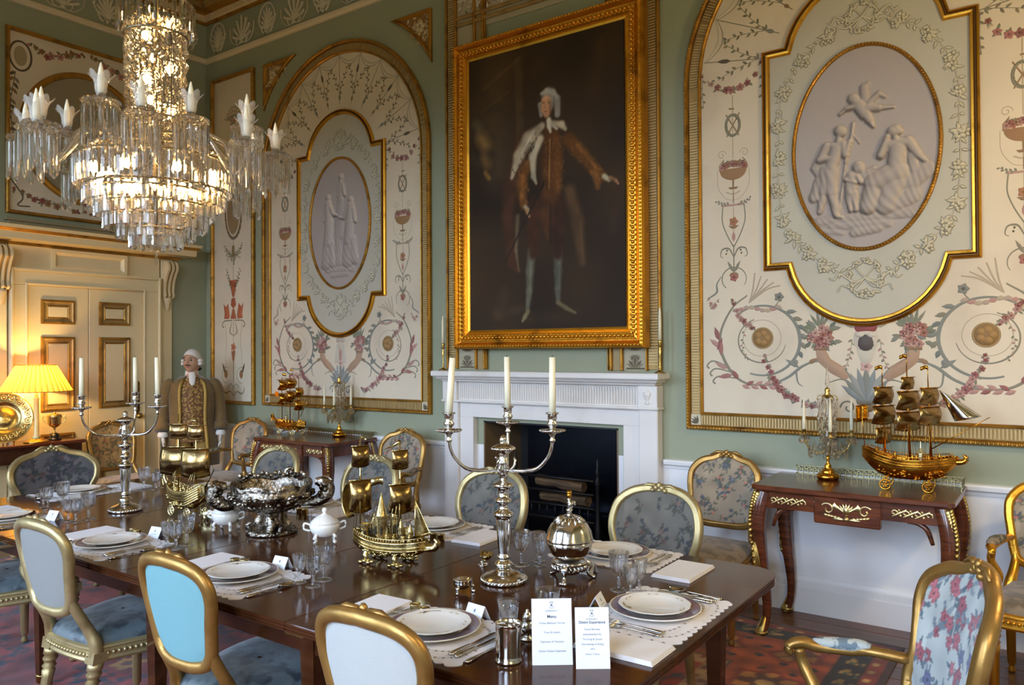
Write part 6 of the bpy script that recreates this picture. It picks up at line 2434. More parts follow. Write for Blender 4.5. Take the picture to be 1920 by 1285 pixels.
# ---------------------------------------------------------------- white tureens, figurine, small silver
def tureen(label, loc, s, rz):
    t = thing('sauce_tureen', label, 'tureen', loc, rz, 'small white porcelain tureens')
    b = MB()
    b.lathe([(.028 * s, .026), (.05 * s, .034), (.068 * s, .055), (.074 * s, .078), (.070 * s, .088), (.064 * s, .0885)], 28)
    b.build('bowl', CHINA(), t)
    b = MB()
    b.lathe([(.071 * s, .089), (.066 * s, .096), (.052 * s, .108), (.03 * s, .122), (.012 * s, .128), (.008, .134), (.013, .142), (.012, .150), (.006, .155), (0, .156)], 28)
    ld = b.build('lid', CHINA(), t)
    b = MB()
    for k in range(4):
        a = PI / 4 + k * PI / 2
        b.tube(cat([(.05 * s * cos(a), .05 * s * sin(a), .05), (.066 * s * cos(a), .066 * s * sin(a), .03), (.056 * s * cos(a), .056 * s * sin(a), .012), (.07 * s * cos(a), .07 * s * sin(a), .009)], 4), [.007, .008, .006, .008], 7)
    b.build('foot', CHINA(), t)
    for q in (1, -1):
        b = MB()
        b.tube(cat([(q * .068 * s, 0, .082), (q * .095 * s, 0, .09), (q * .098 * s, 0, .066), (q * .07 * s, 0, .055)], 5), .005, 7)
        b.build('handle', CHINA(), t)
    o = Orn(lambda u, v, h_: ((.0745 * s + h_) * cos(u), (.0745 * s + h_) * sin(u), v), -.0008)
    for k in range(16):
        o.leaf(k * PI / 8, .079, 1.57 * (k % 2) - .8, .12, .006, (150, 146, 170), .0012)
    o.build('painted_sprigs', ORNM(), t)
    return t


tureen('white porcelain lidded tureen on little feet, left of the silver punch bowl', (4.26, -2.68, ZT), .92, .5)
tureen('white porcelain lidded tureen on little feet, between punch bowl and castle ship', (4.84, -2.575, ZT), .92, .9)
t = thing('pig_figurine', 'small pale gilt pig ornament standing beside the wheeled ship', 'ornament', (4.0, -2.60, ZT), R(200))
b = MB()
b.tube(cat([(-.036, 0, .033), (-.025, 0, .036), (0, 0, .036), (.022, 0, .034), (.036, 0, .031), (.046, 0, .027), (.052, 0, .025)], 4), [.010, .019, .021, .019, .014, .009, .008], 12, up=(0, 0, 1))
for x in (-.022, .018):
    for y in (-.01, .01):
        b.tube([(x, y, .026), (x, y, .012), (x + .002, y, 0)], [.009, .006, .005], 7)
for y in (-.008, .008):
    b.tube([(.03, y, .042), (.031, y * 1.5, .056), (.036, y * 1.6, .058)], [.006, .005, .001], 6)
b.tube(cat([(-.036, 0, .036), (-.046, 0, .042), (-.044, .004, .05), (-.04, 0, .046)], 4), .0022, 5)
b.build('body', mat('pale_gilt_silver', (222, 208, 160), .25, .9), t)
t = thing('salt_cellar', 'round silver salt cellar on three curled feet beside the near candelabrum', 'salt cellar', (5.808, -2.79, ZT), .4)
b = MB()
b.lathe([(0, .014), (.018, .015), (.031, .024), (.035, .036), (.032, .045), (.034, .047), (.031, .0475), (.028, .042), (.012, .034), (0, .033)], 28)
b.build('bowl', SILVER(), t)
for k in range(3):
    a = k * 2.094 + .3
    b = MB()
    b.tube(cat([(.028 * cos(a), .028 * sin(a), .026), (.037 * cos(a), .037 * sin(a), .02), (.031 * cos(a), .031 * sin(a), .008), (.042 * cos(a), .042 * sin(a), .003)], 5), [.006, .006, .004, .007], 7)
    b.build('foot', SILVER(), t)
t = thing('salt_shell', 'gilt shell shaped salt on a silver dolphin foot behind the near candelabrum', 'salt cellar', (5.655, -2.475, ZT), .9)
b = MB()
b.sheet(lambda u, v: ((.012 + .04 * v) * cos((u - .5) * 2.6) - .012, (.012 + .04 * v) * sin((u - .5) * 2.6), .034 + .012 * v + .004 * cos(u * 2 * PI * 7) * v - .012 * sin(PI * v)), 56, 8)
solid(b.build('shell', SGILT(), t), .002)
b = MB()
b.tube(cat([(.0, 0, .034), (.012, 0, .024), (-.006, 0, .012), (.012, 0, .004), (.022, 0, .008)], 5), [.006, .006, .007, .008, .002], 8)
b.lathe([(0, 0), (.02, 0), (.02, .004), (0, .006)], 12)
b.build('dolphin_foot', SILVER(), t)
t = thing('beaker', 'plain polished silver beaker in the foreground beside the menu card', 'beaker', (6.298, -3.195, ZT))
b = MB()
b.lathe([(0, .002), (.034, 0), (.0375, .002), (.0375, .006), (.0345, .0085), (.034, .02), (.0345, .08), (.0352, .096), (.0345, .102), (.037, .1045), (.036, .106), (.033, .1045), (.0322, .09), (.032, .012), (0, .010)], 40)
b.build('body', SILVER(), t)
t = thing('pepper_caster', 'small silver baluster caster behind the menu card', 'caster', (6.25, -3.032, ZT))
b = MB()
b.lathe([(0, 0), (.021, 0), (.022, .004), (.009, .01), (.008, .016), (.019, .026), (.022, .038), (.016, .05), (.013, .056)], 20)
b.build('body', SILVER(), t)
b = MB()
b.lathe([(.0145, .056), (.0145, .06), (.015, .066), (.010, .078), (.004, .082), (.006, .086), (0, .09)], 20)
b.build('pierced_lid', SILVER(), t)
# ---------------------------------------------------------------- silver candelabra
def candelabrum(label, cl, loc, ang, tilts):
    t = thing('candelabrum', label, 'candelabrum', loc, 0)
    S = SILVER()
    b = MB()
    b.lathe([(0, 0), (.083, 0), (.086, .004), (.086, .010), (.080, .016), (.072, .026), (.05, .034), (.034, .039), (.026, .048), (.024, .054)], 40)
    for k in range(40):
        a = 2 * PI * k / 40
        b.ball((.083 * cos(a), .083 * sin(a), .012), (.006, .006, .005), 6, 4)
    b.build('base', S, t)
    b = MB()
    b.lathe([(.024, .054), (.034, .058), (.036, .064), (.030, .072), (.02, .078), (.019, .084), (.025, .088), (.025, .094), (.0195, .098), (.0195, .104), (.0235, .15), (.029, .226), (.027, .236), (.036, .24), (.038, .25), (.034, .256), (.02, .262), (.016, .275), (.017, .288), (.03, .292), (.031, .298), (.028, .304), (.019, .308), (.02, .335), (.023, .344), (.037, .348), (.04, .356), (.036, .362), (.016, .368), (.014, .375)], 32, flute=(12, .05, .12, .22))
    b.build('column', S, t)
    b = MB()
    b.lathe([(.014, .375), (.019, .40), (.023, .418), (.019, .43), (.021, .435), (.021, .442), (.018, .446), (.02, .455), (.012, .462), (.026, .474), (.026, .48), (.043, .486), (.044, .494), (.03, .502), (.015, .506), (.012, .514), (.0155, .522), (.010, .534), (.004, .54), (0, .541)], 28)
    for k in range(28):
        a = 2 * PI * k / 28
        b.ball((.042 * cos(a), .042 * sin(a), .490), .0045, 6, 4)
    b.build('central_finial', S, t)
    for i, a in enumerate(ang):
        a = R(a)
        c_, s_ = cos(a), sin(a)
        pt = lambda r, z, w=0: (r * c_ - w * s_, r * s_ + w * c_, z)
        b = MB()
        b.tube(cat([pt(.012, .40), pt(.034, .425, .02), pt(.03, .452, .03), pt(.008, .448, .03), pt(.012, .42, .01)], 5)[:12], [.004, .005, .005], 7)
        P = cat([pt(.01, .41), pt(.05, .412, -.004), pt(.10, .415), pt(.15, .428), pt(.19, .465), pt(.208, .50), pt(.214, .535)], 6)
        b.tube(P, [.006, .0062, .0075, .006, .006, .006], 9)
        b.build('arm', S, t)
        b = MB()
        x, y = .214 * c_, .214 * s_
        b.lathe([(.006, .525), (.011, .53), (.011, .535), (.007, .54), (.009, .55), (.014, .557), (.04, .563), (.046, .567), (.046, .570), (.02, .570), (.012, .574), (.011, .578), (.019, .588), (.02, .594), (.014, .6), (.0165, .612), (.0165, .624), (.024, .628), (.024, .631), (.014, .632), (.013, .622)], 24, at=(x, y, 0))
        for k in range(24):
            q = 2 * PI * k / 24
            b.ball((x + .045 * cos(q), y + .045 * sin(q), .5685), .0034, 5, 4)
        b.build('candle_socket', S, t)
        cd = thing('candle', 'ivory candle in the %s socket of the %s' % (cl[i]), 'candle', (loc[0] + x, loc[1] + y, loc[2] + .622), 0, 'ivory candles in the silver candelabra')
        b = MB()
        dx = tilts[i]
        b.tube([(0, 0, 0), (dx[0] * .1, dx[1] * .1, .1), (dx[0] * .206, dx[1] * .206, .206)], [.0125, .012, .0108], 14)
        b.build('wax', WAX(), cd)
        b = MB()
        b.tube([(dx[0] * .206, dx[1] * .206, .205), (dx[0] * .2 + .001, dx[1] * .206, .214)], .0012, 5)
        b.build('wick', BLACK(), cd)
    return t


candelabrum('tall three armed silver candelabrum on the table, in front of the fireplace', [('right', 'near silver candelabrum'), ('middle', 'near silver candelabrum'), ('left', 'near silver candelabrum')], (5.848, -2.598, ZT), (1, 121, 241), ((.0, .01), (-.02, 0), (.06, .03)))
candelabrum('three armed silver candelabrum on the far left part of the table, before the door', [('right', 'far silver candelabrum'), ('middle', 'far silver candelabrum'), ('left', 'far silver candelabrum')], (3.40, -2.71, ZT), (18, 138, 258), ((-.05, .0), (-.02, 0), (0, 0)))

# ---------------------------------------------------------------- egg shaped warmer and punch bowl
t = thing('egg_warmer', 'silver egg shaped lidded warmer on a pierced three footed stand', 'warmer', (6.036, -2.44, ZT), .3)
S = SILVER()
b = MB()
b.lathe([(.03, .072), (.05, .078), (.072, .10), (.085, .13), (.0865, .147)], 48, flute=(14, .035, .08, .14))
b.build('bowl', S, t)
b = MB()
b.lathe([(.089, .147), (.089, .152), (.087, .156), (.082, .182), (.068, .206), (.046, .222), (.024, .232), (.012, .240)], 48, flute=(14, .03, .16, .225))
lid = b.build('lid', S, t)
b = MB()
for k in range(14):
    a = 2 * PI * k / 14
    b.tube([(.06 * cos(a), .06 * sin(a), .214), (.04 * cos(a + .1), .04 * sin(a + .1), .2275), (.018 * cos(a), .018 * sin(a), .238)], [.003, .006, .002], 5)
b.lathe([(.014, .238), (.008, .25), (.014, .258), (.007, .264)], 14)
b.tube(cat([(0, 0, .262), (.006, 0, .278), (-.002, 0, .292), (0, 0, .30)], 4), [.008, .012, .008, .006], 9)
b.tube(cat([(.004, 0, .285), (.018, .004, .288), (.02, .004, .274)], 4), .004, 6)
b.build('figure_finial', S, lid)
b = MB()
b.ball((0, 0, .312), (.010, .010, .013), 10, 8)
b.ball((0, 0, .322), (.011, .012, .009), 10, 6)
b.build('gilt_finial_head', GOLD(), lid)
b = MB()
b.lathe([(.058, .070), (.066, .072), (.066, .060), (.058, .058)], 32)
for k in range(24):
    a = 2 * PI * k / 24
    b.tube([(.062 * cos(a), .062 * sin(a), .06), (.066 * cos(a + .1), .066 * sin(a + .1), .045), (.06 * cos(a), .06 * sin(a), .036)], [.004, .005, .003], 5)
b.lathe([(.02, .02), (.032, .022), (.034, .036), (.026, .045), (0, .046)], 20)
st = b.build('pierced_stand', S, t)
for k in range(3):
    a = 2 * PI * k / 3 + .5
    b = MB()
    P = cat([(.06 * cos(a), .06 * sin(a), .062), (.076 * cos(a), .076 * sin(a), .05), (.07 * cos(a), .07 * sin(a), .028), (.078 * cos(a), .078 * sin(a), .012), (.09 * cos(a), .09 * sin(a), .006)], 5)
    b.tube(P, [.012, .012, .008, .008, .006], 8)
    for q in (-1, 0, 1):
        b.ball((.092 * cos(a + q * .09), .092 * sin(a + q * .09), .006), .0065, 7, 5)
    b.build('paw_foot', S, st)

t = thing('punch_bowl', 'large embossed old silver punch bowl with wavy rim, on a figured foot mid table', 'bowl', (4.48, -2.585, ZT), R(52))
PBM = mat('embossed_old_silver', (158, 148, 134), .2, 1.0, bump=(60, .9, 4), grime=(18, (62, 54, 46), .46, .64))
b = MB()
n = 72
prof = [(.045, .098), (.075, .102), (.12, .12), (.155, .145), (.175, .17), (.182, .185), (.182, .19), (.176, .195), (.178, .215), (.182, .232)]
inn = [(.178, .232), (.172, .21), (.168, .185), (.145, .15), (.08, .115), (0, .108)]
vs, fs = [], []
full = prof + inn
for kk, (r, z) in enumerate(full):
    for i in range(n):
        a = 2 * PI * i / n
        zz = z + (.016 * abs(sin(a * 4)) - .006 if z > .2 else 0)
        vs.append((r * cos(a) * 1.04, r * sin(a) * .96, zz))
for k in range(len(full) - 1):
    for i in range(n):
        j = (i + 1) % n
        fs.append((k * n + i, k * n + j, (k + 1) * n + j, (k + 1) * n + i))
b.add(vs, fs, 0, True)
bw = b.build('bowl', PBM, t)
b = MB()
rnd = random.Random(7)
for i in range(190):   # chased foliage and masks standing proud
    a = rnd.uniform(0, 2 * PI)
    q = rnd.random()
    z = .112 + .066 * q
    r = float(np.interp(z, [.102, .12, .145, .17, .185], [.075, .12, .155, .175, .182]))
    e = 1.015
    b.tube([(r * e * cos(a) * 1.04, r * e * sin(a) * .96, z), (r * 1.04 * cos(a + .06) * 1.04, r * 1.04 * sin(a + .06) * .96, z + .008), (r * e * cos(a + rnd.uniform(.02, .12)) * 1.04, r * e * sin(a + .1) * .96, z + rnd.uniform(-.012, .02))], [.004, rnd.uniform(.007, .012), .003], 5)
for k in range(12):
    a = 2 * PI * k / 12
    b.ball((.181 * cos(a) * 1.04, .181 * sin(a) * .96, .19), (.012, .012, .010), 8, 5)
b.build('embossed_foliage', PBM, bw, kind='stuff')
for q in (1, -1):
    b = MB()
    P = cat([(q * .165, 0, .135), (q * .215, 0, .14), (q * .252, 0, .17), (q * .258, 0, .205), (q * .232, 0, .225), (q * .20, 0, .232)], 5)
    b.tube(P, [.02, .03, .036, .032, .03, .016], 10, up=(0, 1, 0))
    for i in range(16):
        a = i * .8
        b.ball((q * (.24 + .018 * cos(a)), .034 * sin(a), .19 + .03 * sin(a * 1.7)), (.014, .012, .014), 7, 5)
    b.tube(cat([(q * .22, .01, .23), (q * .25, .02, .245), (q * .275, .0, .235), (q * .282, 0, .225)], 4), [.01, .012, .01, .003], 7)
    b.build('mask_handle', PBM, t)
b = MB()
for k in range(18):
    a = .6 + k * .11
    b.ball((.178 * cos(a) * 1.04, .178 * sin(a) * .96, .25 + .008 * sin(k * 1.9)), (.012, .01, .014), 7, 5)
b.tube(cat([(.06, .165, .24), (.07, .168, .27), (.095, .168, .275), (.095, .165, .255), (.08, .165, .258)], 5), [.008, .009, .009, .006], 7)
b.build('rim_cresting', PBM, bw)
b = MB()
b.lathe([(0, .006), (.098, .004), (.11, 0), (.118, .004), (.114, .016), (.1, .024), (.07, .03), (.045, .042), (.03, .06), (.032, .08), (.046, .098)], 40)
for k in range(3):
    a = 2 * PI * k / 3 + .4
    b.tube(cat([(.09 * cos(a), .09 * sin(a), .022), (.07 * cos(a + .15), .07 * sin(a + .15), .05), (.06 * cos(a), .06 * sin(a), .08), (.05 * cos(a - .2), .05 * sin(a - .2), .104)], 5), [.016, .02, .015, .012], 9)
    b.ball((.066 * cos(a), .066 * sin(a), .096), .014, 9, 7)
    b.tube(cat([(.1 * cos(a + .5), .1 * sin(a + .5), .018), (.11 * cos(a + .55), .11 * sin(a + .55), .04), (.09 * cos(a + .6), .09 * sin(a + .6), .055)], 4), [.014, .012, .004], 8)
    for q in range(5):
        b.ball((.108 * cos(a + q * .4), .108 * sin(a + q * .4), .014), (.012, .012, .010), 7, 5)
b.build('figured_foot', PBM, t)

# ---------------------------------------------------------------- ships (nefs)
def hull(b, L, B, z0, zm, ze_b, ze_s, keel_b, keel_s, nu=30, nv=10, pw=.75):
    """x from stern -L/2 to bow L/2; returns sheer(u), halfwidth(u)"""
    hw = lambda u: B / 2 * max(.06, (1 - abs(2 * u - 1) ** 2.6) ** pw)
    sh = lambda u: zm + (ze_s - zm) * max(0, 1 - 2 * u) ** 2 + (ze_b - zm) * max(0, 2 * u - 1) ** 2
    kl = lambda u: z0 + (keel_s - z0) * max(0, 1 - 2 * u) ** 3.2 + (keel_b - z0) * max(0, 2 * u - 1) ** 3.6
    def f(u, v):
        a = (v - .5) * PI
        y = hw(u) * math.copysign(abs(sin(a)) ** .7, sin(a))
        k = abs(cos(a)) ** .8
        return (-L / 2 + L * u, y, sh(u) - (sh(u) - kl(u)) * k)
    b.sheet(f, nu, nv)
    # deck
    b.sheet(lambda u, v: (-L / 2 + L * u, hw(u) * .97 * (2 * v - 1), sh(u) - .012), nu, 1)
    return hw, sh, kl


def sail(b, x, y, z, w, h, bil, ax, tilt=0.0):
    """curved square sail hanging from z (top); faces direction ax (unit xy)"""
    px, py = -ax[1], ax[0]
    def f(u, v):
        q = (2 * u - 1)
        d = bil * (1 - q * q * .5) * sin(PI * min(.95, v + .06)) + tilt * v
        ww = w * (.92 + .08 * v)
        return (x + px * q * ww / 2 + ax[0] * d, y + py * q * ww / 2 + ax[1] * d, z - h * v + .1 * h * (q * q - .5) * v)
    b.sheet(f, 10, 10)


def wheel(b, x, y, z, r, th=.006):
    c = [(x + r * cos(a), y, z + r * sin(a)) for a in np.linspace(0, 2 * PI, 22)[:-1]]
    b.tube(c, r * .15, 6, closed=True, up=(0, 1, 0))
    b.M = (b.M or Matrix()) @ Matrix.Translation((x, y, z)) @ Matrix.Rotation(PI / 2, 4, 'X') if False else b.M
    for k in range(6):
        a = k * PI / 3
        b.tube([(x, y, z), (x + r * .5 * cos(a), y, z + r * .5 * sin(a)), (x + r * .92 * cos(a), y, z + r * .92 * sin(a))], [r * .12, r * .16, r * .08], 5)
    b.ball((x, y, z), (r * .2, th, r * .2), 8, 5)


def flag(b, x, y, z, w, h, ax):
    b.sheet(lambda u, v: (x + ax[0] * w * u, y + ax[1] * w * u + .006 * sin(u * 6), z - h * v + .004 * sin(u * 5)), 6, 2)


def crewman(b, x, y, z, s=1.0):
    b.lathe([(0, 0), (.008 * s, 0), (.006 * s, .012 * s), (.008 * s, .02 * s), (.004 * s, .026 * s), (.0055 * s, .031 * s), (.004 * s, .037 * s), (0, .038 * s)], 8, at=(x, y, z))


def ship(label, loc, rz, L, B, m, H, style, scale=1.0):
    t = thing('model_ship', label, 'ship ornament', loc, rz)
    b = MB()
    if style == 'wheels':
        z0, zm, zb, zs = .04, .12, .165, .185
    elif style == 'castle':
        z0, zm, zb, zs = .032, .092, .105, .125
    elif style == 'galleon':
        z0, zm, zb, zs = .055, .165, .19, .225
    else:
        z0, zm, zb, zs = .045, .112, .135, .135
    hw, sh, kl = hull(b, L, B, z0, zm, zb, zs, zb - .03, zs - .06)
    hu = b.build('hull', m, t)
    b = MB()
    for s_ in (1, -1):
        for dz, rr in ((.0, .0045), (-.018, .0035), (-.03, .003)):
            b.tube([(-L / 2 + L * u, s_ * (hw(u) * (1.01 if dz == 0 else .99) + .001), sh(u) + dz) for u in np.linspace(.02, .98, 26)], rr, 6)
        n = 26
        if style in ('wheels', 'galleon', 'castle'):
            for i in range(n):
                u = .06 + .88 * i / (n - 1)
                b.tube([(-L / 2 + L * u, s_ * hw(u), sh(u)), (-L / 2 + L * u, s_ * hw(u), sh(u) + .016)], .0014, 4)
            b.tube([(-L / 2 + L * u, s_ * hw(u), sh(u) + .016) for u in np.linspace(.06, .94, 24)], .0022, 5)
    b.build('rail', m, hu)
    b = MB()
    rnd = random.Random(len(label))
    for i in range(90):   # chased waves and monsters on the hull sides
        s_ = 1 if i % 2 else -1
        u = rnd.uniform(.12, .88)
        v = rnd.uniform(.25, .7)
        a = (v) * PI / 2
        y = hw(u) * sin(a) ** .7
        z = sh(u) - (sh(u) - kl(u)) * cos(a) ** .8
        x = -L / 2 + L * u
        b.tube([(x, s_ * (y - .001), z), (x + .01, s_ * (y + .004), z + rnd.uniform(-.006, .01)), (x + rnd.uniform(.012, .024), s_ * (y - .001), z + rnd.uniform(-.008, .008))], [.002, rnd.uniform(.003, .006), .0015], 5)
    b.build('chased_waves', m, hu, kind='stuff')
    # figurehead and stern
    b = MB()
    if style in ('wheels', 'basket'):
        b.tube(cat([(L / 2 - .01, 0, zb - .02), (L / 2 + .025, 0, zb + .005), (L / 2 + .04, 0, zb + .03), (L / 2 + .03, 0, zb + .042)], 5), [.014, .014, .011, .007], 8)
        b.tube(cat([(L / 2 + .03, 0, zb + .042), (L / 2 + .055, 0, zb + .035), (L / 2 + .06, 0, zb + .01), (L / 2 + .05, 0, zb - .03)], 5), [.008, .007, .006, .004], 7)
    else:
        b.tube(cat([(L / 2 - .02, 0, zb - .03), (L / 2 + .02, 0, zb - .025), (L / 2 + .035, 0, zb - .005), (L / 2 + .02, 0, zb + .01)], 5), [.016, .016, .012, .006], 8)
    b.build('figurehead', m, t)
    M_ = MB()   # masts and yards
    S_ = MB()
    if style == 'wheels':
        for x, hh, sl in ((-.02, .40, [(.345, .10, .075), (.245, .16, .12)]), (.10, .42, [(.37, .07, .05), (.30, .10, .05)])):
            pass
        for i, (x, top) in enumerate(((-.085, .52), (.075, .53))):
            M_.tube([(x, 0, .10), (x, 0, top)], [.0045, .003], 7)
            if i == 0:
                S_1 = MB()
                sail(S_1, x, 0, .355, .15, .145, .035, (-.6, .8))
                sail(S_1, x, 0, .475, .085, .07, .018, (-.6, .8))
                solid(S_1.build('sail', SAILM(), t), .0012)
            else:
                S_1 = MB()
                sail(S_1, x, 0, .355, .19, .145, .04, (-.6, .8))
                sail(S_1, x, 0, .475, .10, .075, .02, (-.6, .8))
                solid(S_1.build('sail', SAILM(), t), .0012)
            for zz, w in ((.355, .09), (.475, .05)):
                M_.tube([(x - .8 * w, -.6 * w, zz), (x + .8 * w, .6 * w, zz)], .0025, 6)
        M_.tube([(-.085, 0, .5), (.0, 0, .505)], .004, 6)
        M_.tube([(.15, 0, .14), (.205, 0, .215)], .0025, 6)
        M_.tube([(-.16, 0, .15), (-.24, 0, .26), (-.225, 0, .275)], [.003, .0025, .003], 6)
    elif style == 'castle':
        for x, top in ((-.145, .50), (.045, .49), (.115, .27)):
            M_.tube([(x, 0, .09), (x, 0, top)], [.004, .0028], 7)
        for x, sails in ((-.145, [(.325, .095, .13, .03), (.465, .075, .085, .025)]), (.045, [(.32, .095, .115, .03), (.455, .07, .075, .02)])):
            q = MB()
            for z, w, h_, bl in sails:
                sail(q, x, 0, z, w, h_, bl, (.75, -.66))
                M_.tube([(x - .66 * w * .5, -.75 * w * .5, z), (x + .66 * w * .5, .75 * w * .5, z)], .0022, 6)
            solid(q.build('sail', SAILM(), t), .0012)
        q = MB()
        q.sheet(lambda u, v: (.112 + .085 * u * v, .012 * sin(PI * u) * v - .02 * u * v, .265 - .165 * v + .035 * u * v), 8, 10)
        solid(q.build('lateen_sail', m, t), .0012)
        q = MB()
        q.sheet(lambda u, v: (-.185 - .03 * sin(PI * v) * (1 - u), -.035 + .05 * u, .32 - .15 * v), 8, 10)
        solid(q.build('stern_sail', m, t), .0012)
        M_.tube([(.105, 0, .11), (.20, -.02, .145)], .003, 6)
        M_.tube([(.13, -.01, .06), (.215, -.03, .085)], [.005, .003], 6)
        f = MB()
        flag(f, -.035, 0, .34, -.05, .03, (1, .3))
        solid(f.build('flag', m, t), .001)
        f = MB()
        f.tube([(-.03, 0, .455), (.02, -.0, .475), (.045, 0, .49)], [.001, .006, .010], 8)
        f.build('pennant', m, t)
        f = MB()
        flag(f, -.145, 0, .505, .05, .012, (1, -.5))
        solid(f.build('flag', m, t), .001)
        c = MB()   # the castle on deck
        for x, y, r, h_, cone in ((-.055, 0, .02, .075, .05), (-.035, -.012, .026, .095, .095), (.005, .014, .013, .09, .04), (-.12, 0, .02, .055, 0), (-.085, .012, .012, .065, .035), (.055, -.01, .012, .055, .035), (.075, .008, .017, .05, 0), (.02, .02, .01, .1, .045), (.095, -.006, .011, .04, .03)):
            pr = [(r, .085), (r, .085 + h_), (r * 1.2, .087 + h_), (r * 1.2, .095 + h_)]
            pr += [(r * .9, .095 + h_), (r * .5, .095 + h_ + cone * .45), (0, .095 + h_ + cone)] if cone else [(r * .9, .095 + h_), (r * .9, .09 + h_), (0, .09 + h_)]
            c.lathe(pr, 12, at=(x, y, 0), smooth=False)
            for k in range(6):
                a = k * PI / 3
                c.box(x + r * cos(a) - .003, x + r * cos(a) + .003, y + r * sin(a) - .003, y + r * sin(a) + .003, .085 + h_ * .35, .085 + h_ * .7, 1)
        c.box(-.05, .0, -.022, .02, .085, .145, 0)
        c.box(.04, .10, -.016, .018, .085, .115, 0)
        for k in range(6):
            c.box(-.048 + .008 * k, -.044 + .008 * k, -.0225, -.018, .145, .151)
        c.build('castle', [m, mat('dark_window_recess', (46, 36, 20), .5, .5)], t)
    elif style == 'galleon':
        for x, top, lean_ in ((-.115, .59, 0), (.005, .65, 0), (.105, .59, 0)):
            M_.tube([(x, 0, .14), (x - .012, 0, top)], [.0075, .003], 8)
        for x, sails in ((-.12, [(.545, .15, .09, .03), (.445, .17, .10, .035), (.325, .12, .085, .02)]), (.0, [(.60, .10, .065, .02), (.525, .17, .10, .035), (.415, .19, .10, .035)]), (.10, [(.545, .14, .09, .03), (.445, .17, .095, .035)])):
            q = MB()
            for z, w, h_, bl in sails:
                sail(q, x - .008, 0, z, w, h_, bl, (.82, -.57))
                M_.tube([(x - .57 * w * .5, -.82 * w * .5, z), (x + .57 * w * .5, .82 * w * .5, z)], .003, 6)
            solid(q.build('sail', SAILM() if style == 'galleon' else m, t), .0015)
        q = MB()
        q.sheet(lambda u, v: (.145 + .07 * v + .12 * u * (.3 + .7 * v), -.02 - .045 * sin(PI * u) * (.4 + .6 * v), .535 - .16 * v - .02 * u + .05 * u * v), 10, 12)
        solid(q.build('jib_sail', SILVER(), t), .0015)
        q = MB()
        q.sheet(lambda u, v: (-.20 - .06 * u, -.01 + .03 * sin(u * 3), .45 - .09 * v - .01 * u), 8, 6)
        solid(q.build('stern_sail', m, t), .0015)
        M_.tube([(.11, 0, .225), (.37, 0, .40)], [.0035, .002], 6)
        M_.tube([(-.215, 0, .19), (-.235, 0, .46)], [.003, .002], 6)
        for x, top in ((-.127, .64), (-.007, .70), (.093, .64)):
            M_.tube([(x, 0, top - .06), (x, 0, top + .02)], .0025, 6)
            f = MB()
            flag(f, x, 0, top + .02, -.034, .02, (1, .2))
            solid(f.build('flag', m, t), .001)
        c = MB()
        c.lathe([(.02, .14), (.02, .19), (.024, .192), (.024, .2), (.012, .206), (.004, .225), (.002, .26), (0, .262)], 10, at=(.055, 0, 0), smooth=False)
        c.build('deck_house', mat('pale_gilt_silver', (222, 208, 160), .25, .9), t)
    else:
        for x, top in ((-.12, .52), (.0, .56), (.115, .52)):
            M_.tube([(x, 0, .10), (x, 0, top)], [.005, .003], 8)
        for x, sails in ((.115, [(.50, .085, .095, .07), (.375, .085, .10, .075)]), (.0, [(.51, .085, .085, .07), (.40, .085, .10, .07)]), (-.12, [(.43, .07, .08, .04), (.32, .09, .09, .05)])):
            q = MB()
            for z, w, h_, bl in sails:
                sail(q, x, 0, z, w * 1.3, h_, bl, (-1, 0))
                M_.tube([(x, -w * .65, z), (x, w * .65, z)], .0025, 6)
            solid(q.build('sail', SAILM() if style == 'galleon' else m, t), .0015)
        M_.tube([(-.14, 0, .17), (-.25, 0, .33)], [.003, .002], 6)
        M_.tube([(.12, 0, .515), (-.115, 0, .515)], .0018, 5)
        f = MB()
        f.box(.17, .215, -.001, .001, .345, .39)
        flag(f, .11, 0, .56, -.04, .025, (1, .2))
        flag(f, .0, 0, .60, -.035, .02, (1, .2))
        solid(f.build('flag', m, t), .001)
        c = MB()
        c.lathe([(.016, .10), (.016, .145), (.019, .147), (.012, .155), (.012, .165), (.006, .175), (0, .178)], 10, at=(.055, 0, 0), smooth=False)
        c.build('deck_house', mat('pale_gilt_silver', (222, 208, 160), .25, .9), t)
    M_.build('masts_and_yards', m, t)
    rg = MB()
    tops = {'wheels': [(-.085, .38), (.075, .385)], 'castle': [(-.145, .48), (.045, .47)], 'galleon': [(-.12, .58), (0, .64), (.10, .58)], 'basket': [(-.12, .5), (0, .54), (.115, .5)]}[style]
    for x, z in tops:
        for s_ in (1, -1):
            for k in (-.03, .0, .03):
                u = (x + k + L / 2) / L
                rg.tube([(x, 0, z * .75), (x + k, s_ * hw(u), sh(u))], .0009, 4)
    rg.build('rigging', m, t, kind='stuff')
    cw = MB()
    rnd = random.Random(5)
    for i in range(14):
        u = rnd.uniform(.15, .85)
        crewman(cw, -L / 2 + L * u, rnd.uniform(-.6, .6) * hw(u), sh(u) - .012, 1.0)
    cw.build('crew_figures', m, t, kind='stuff')
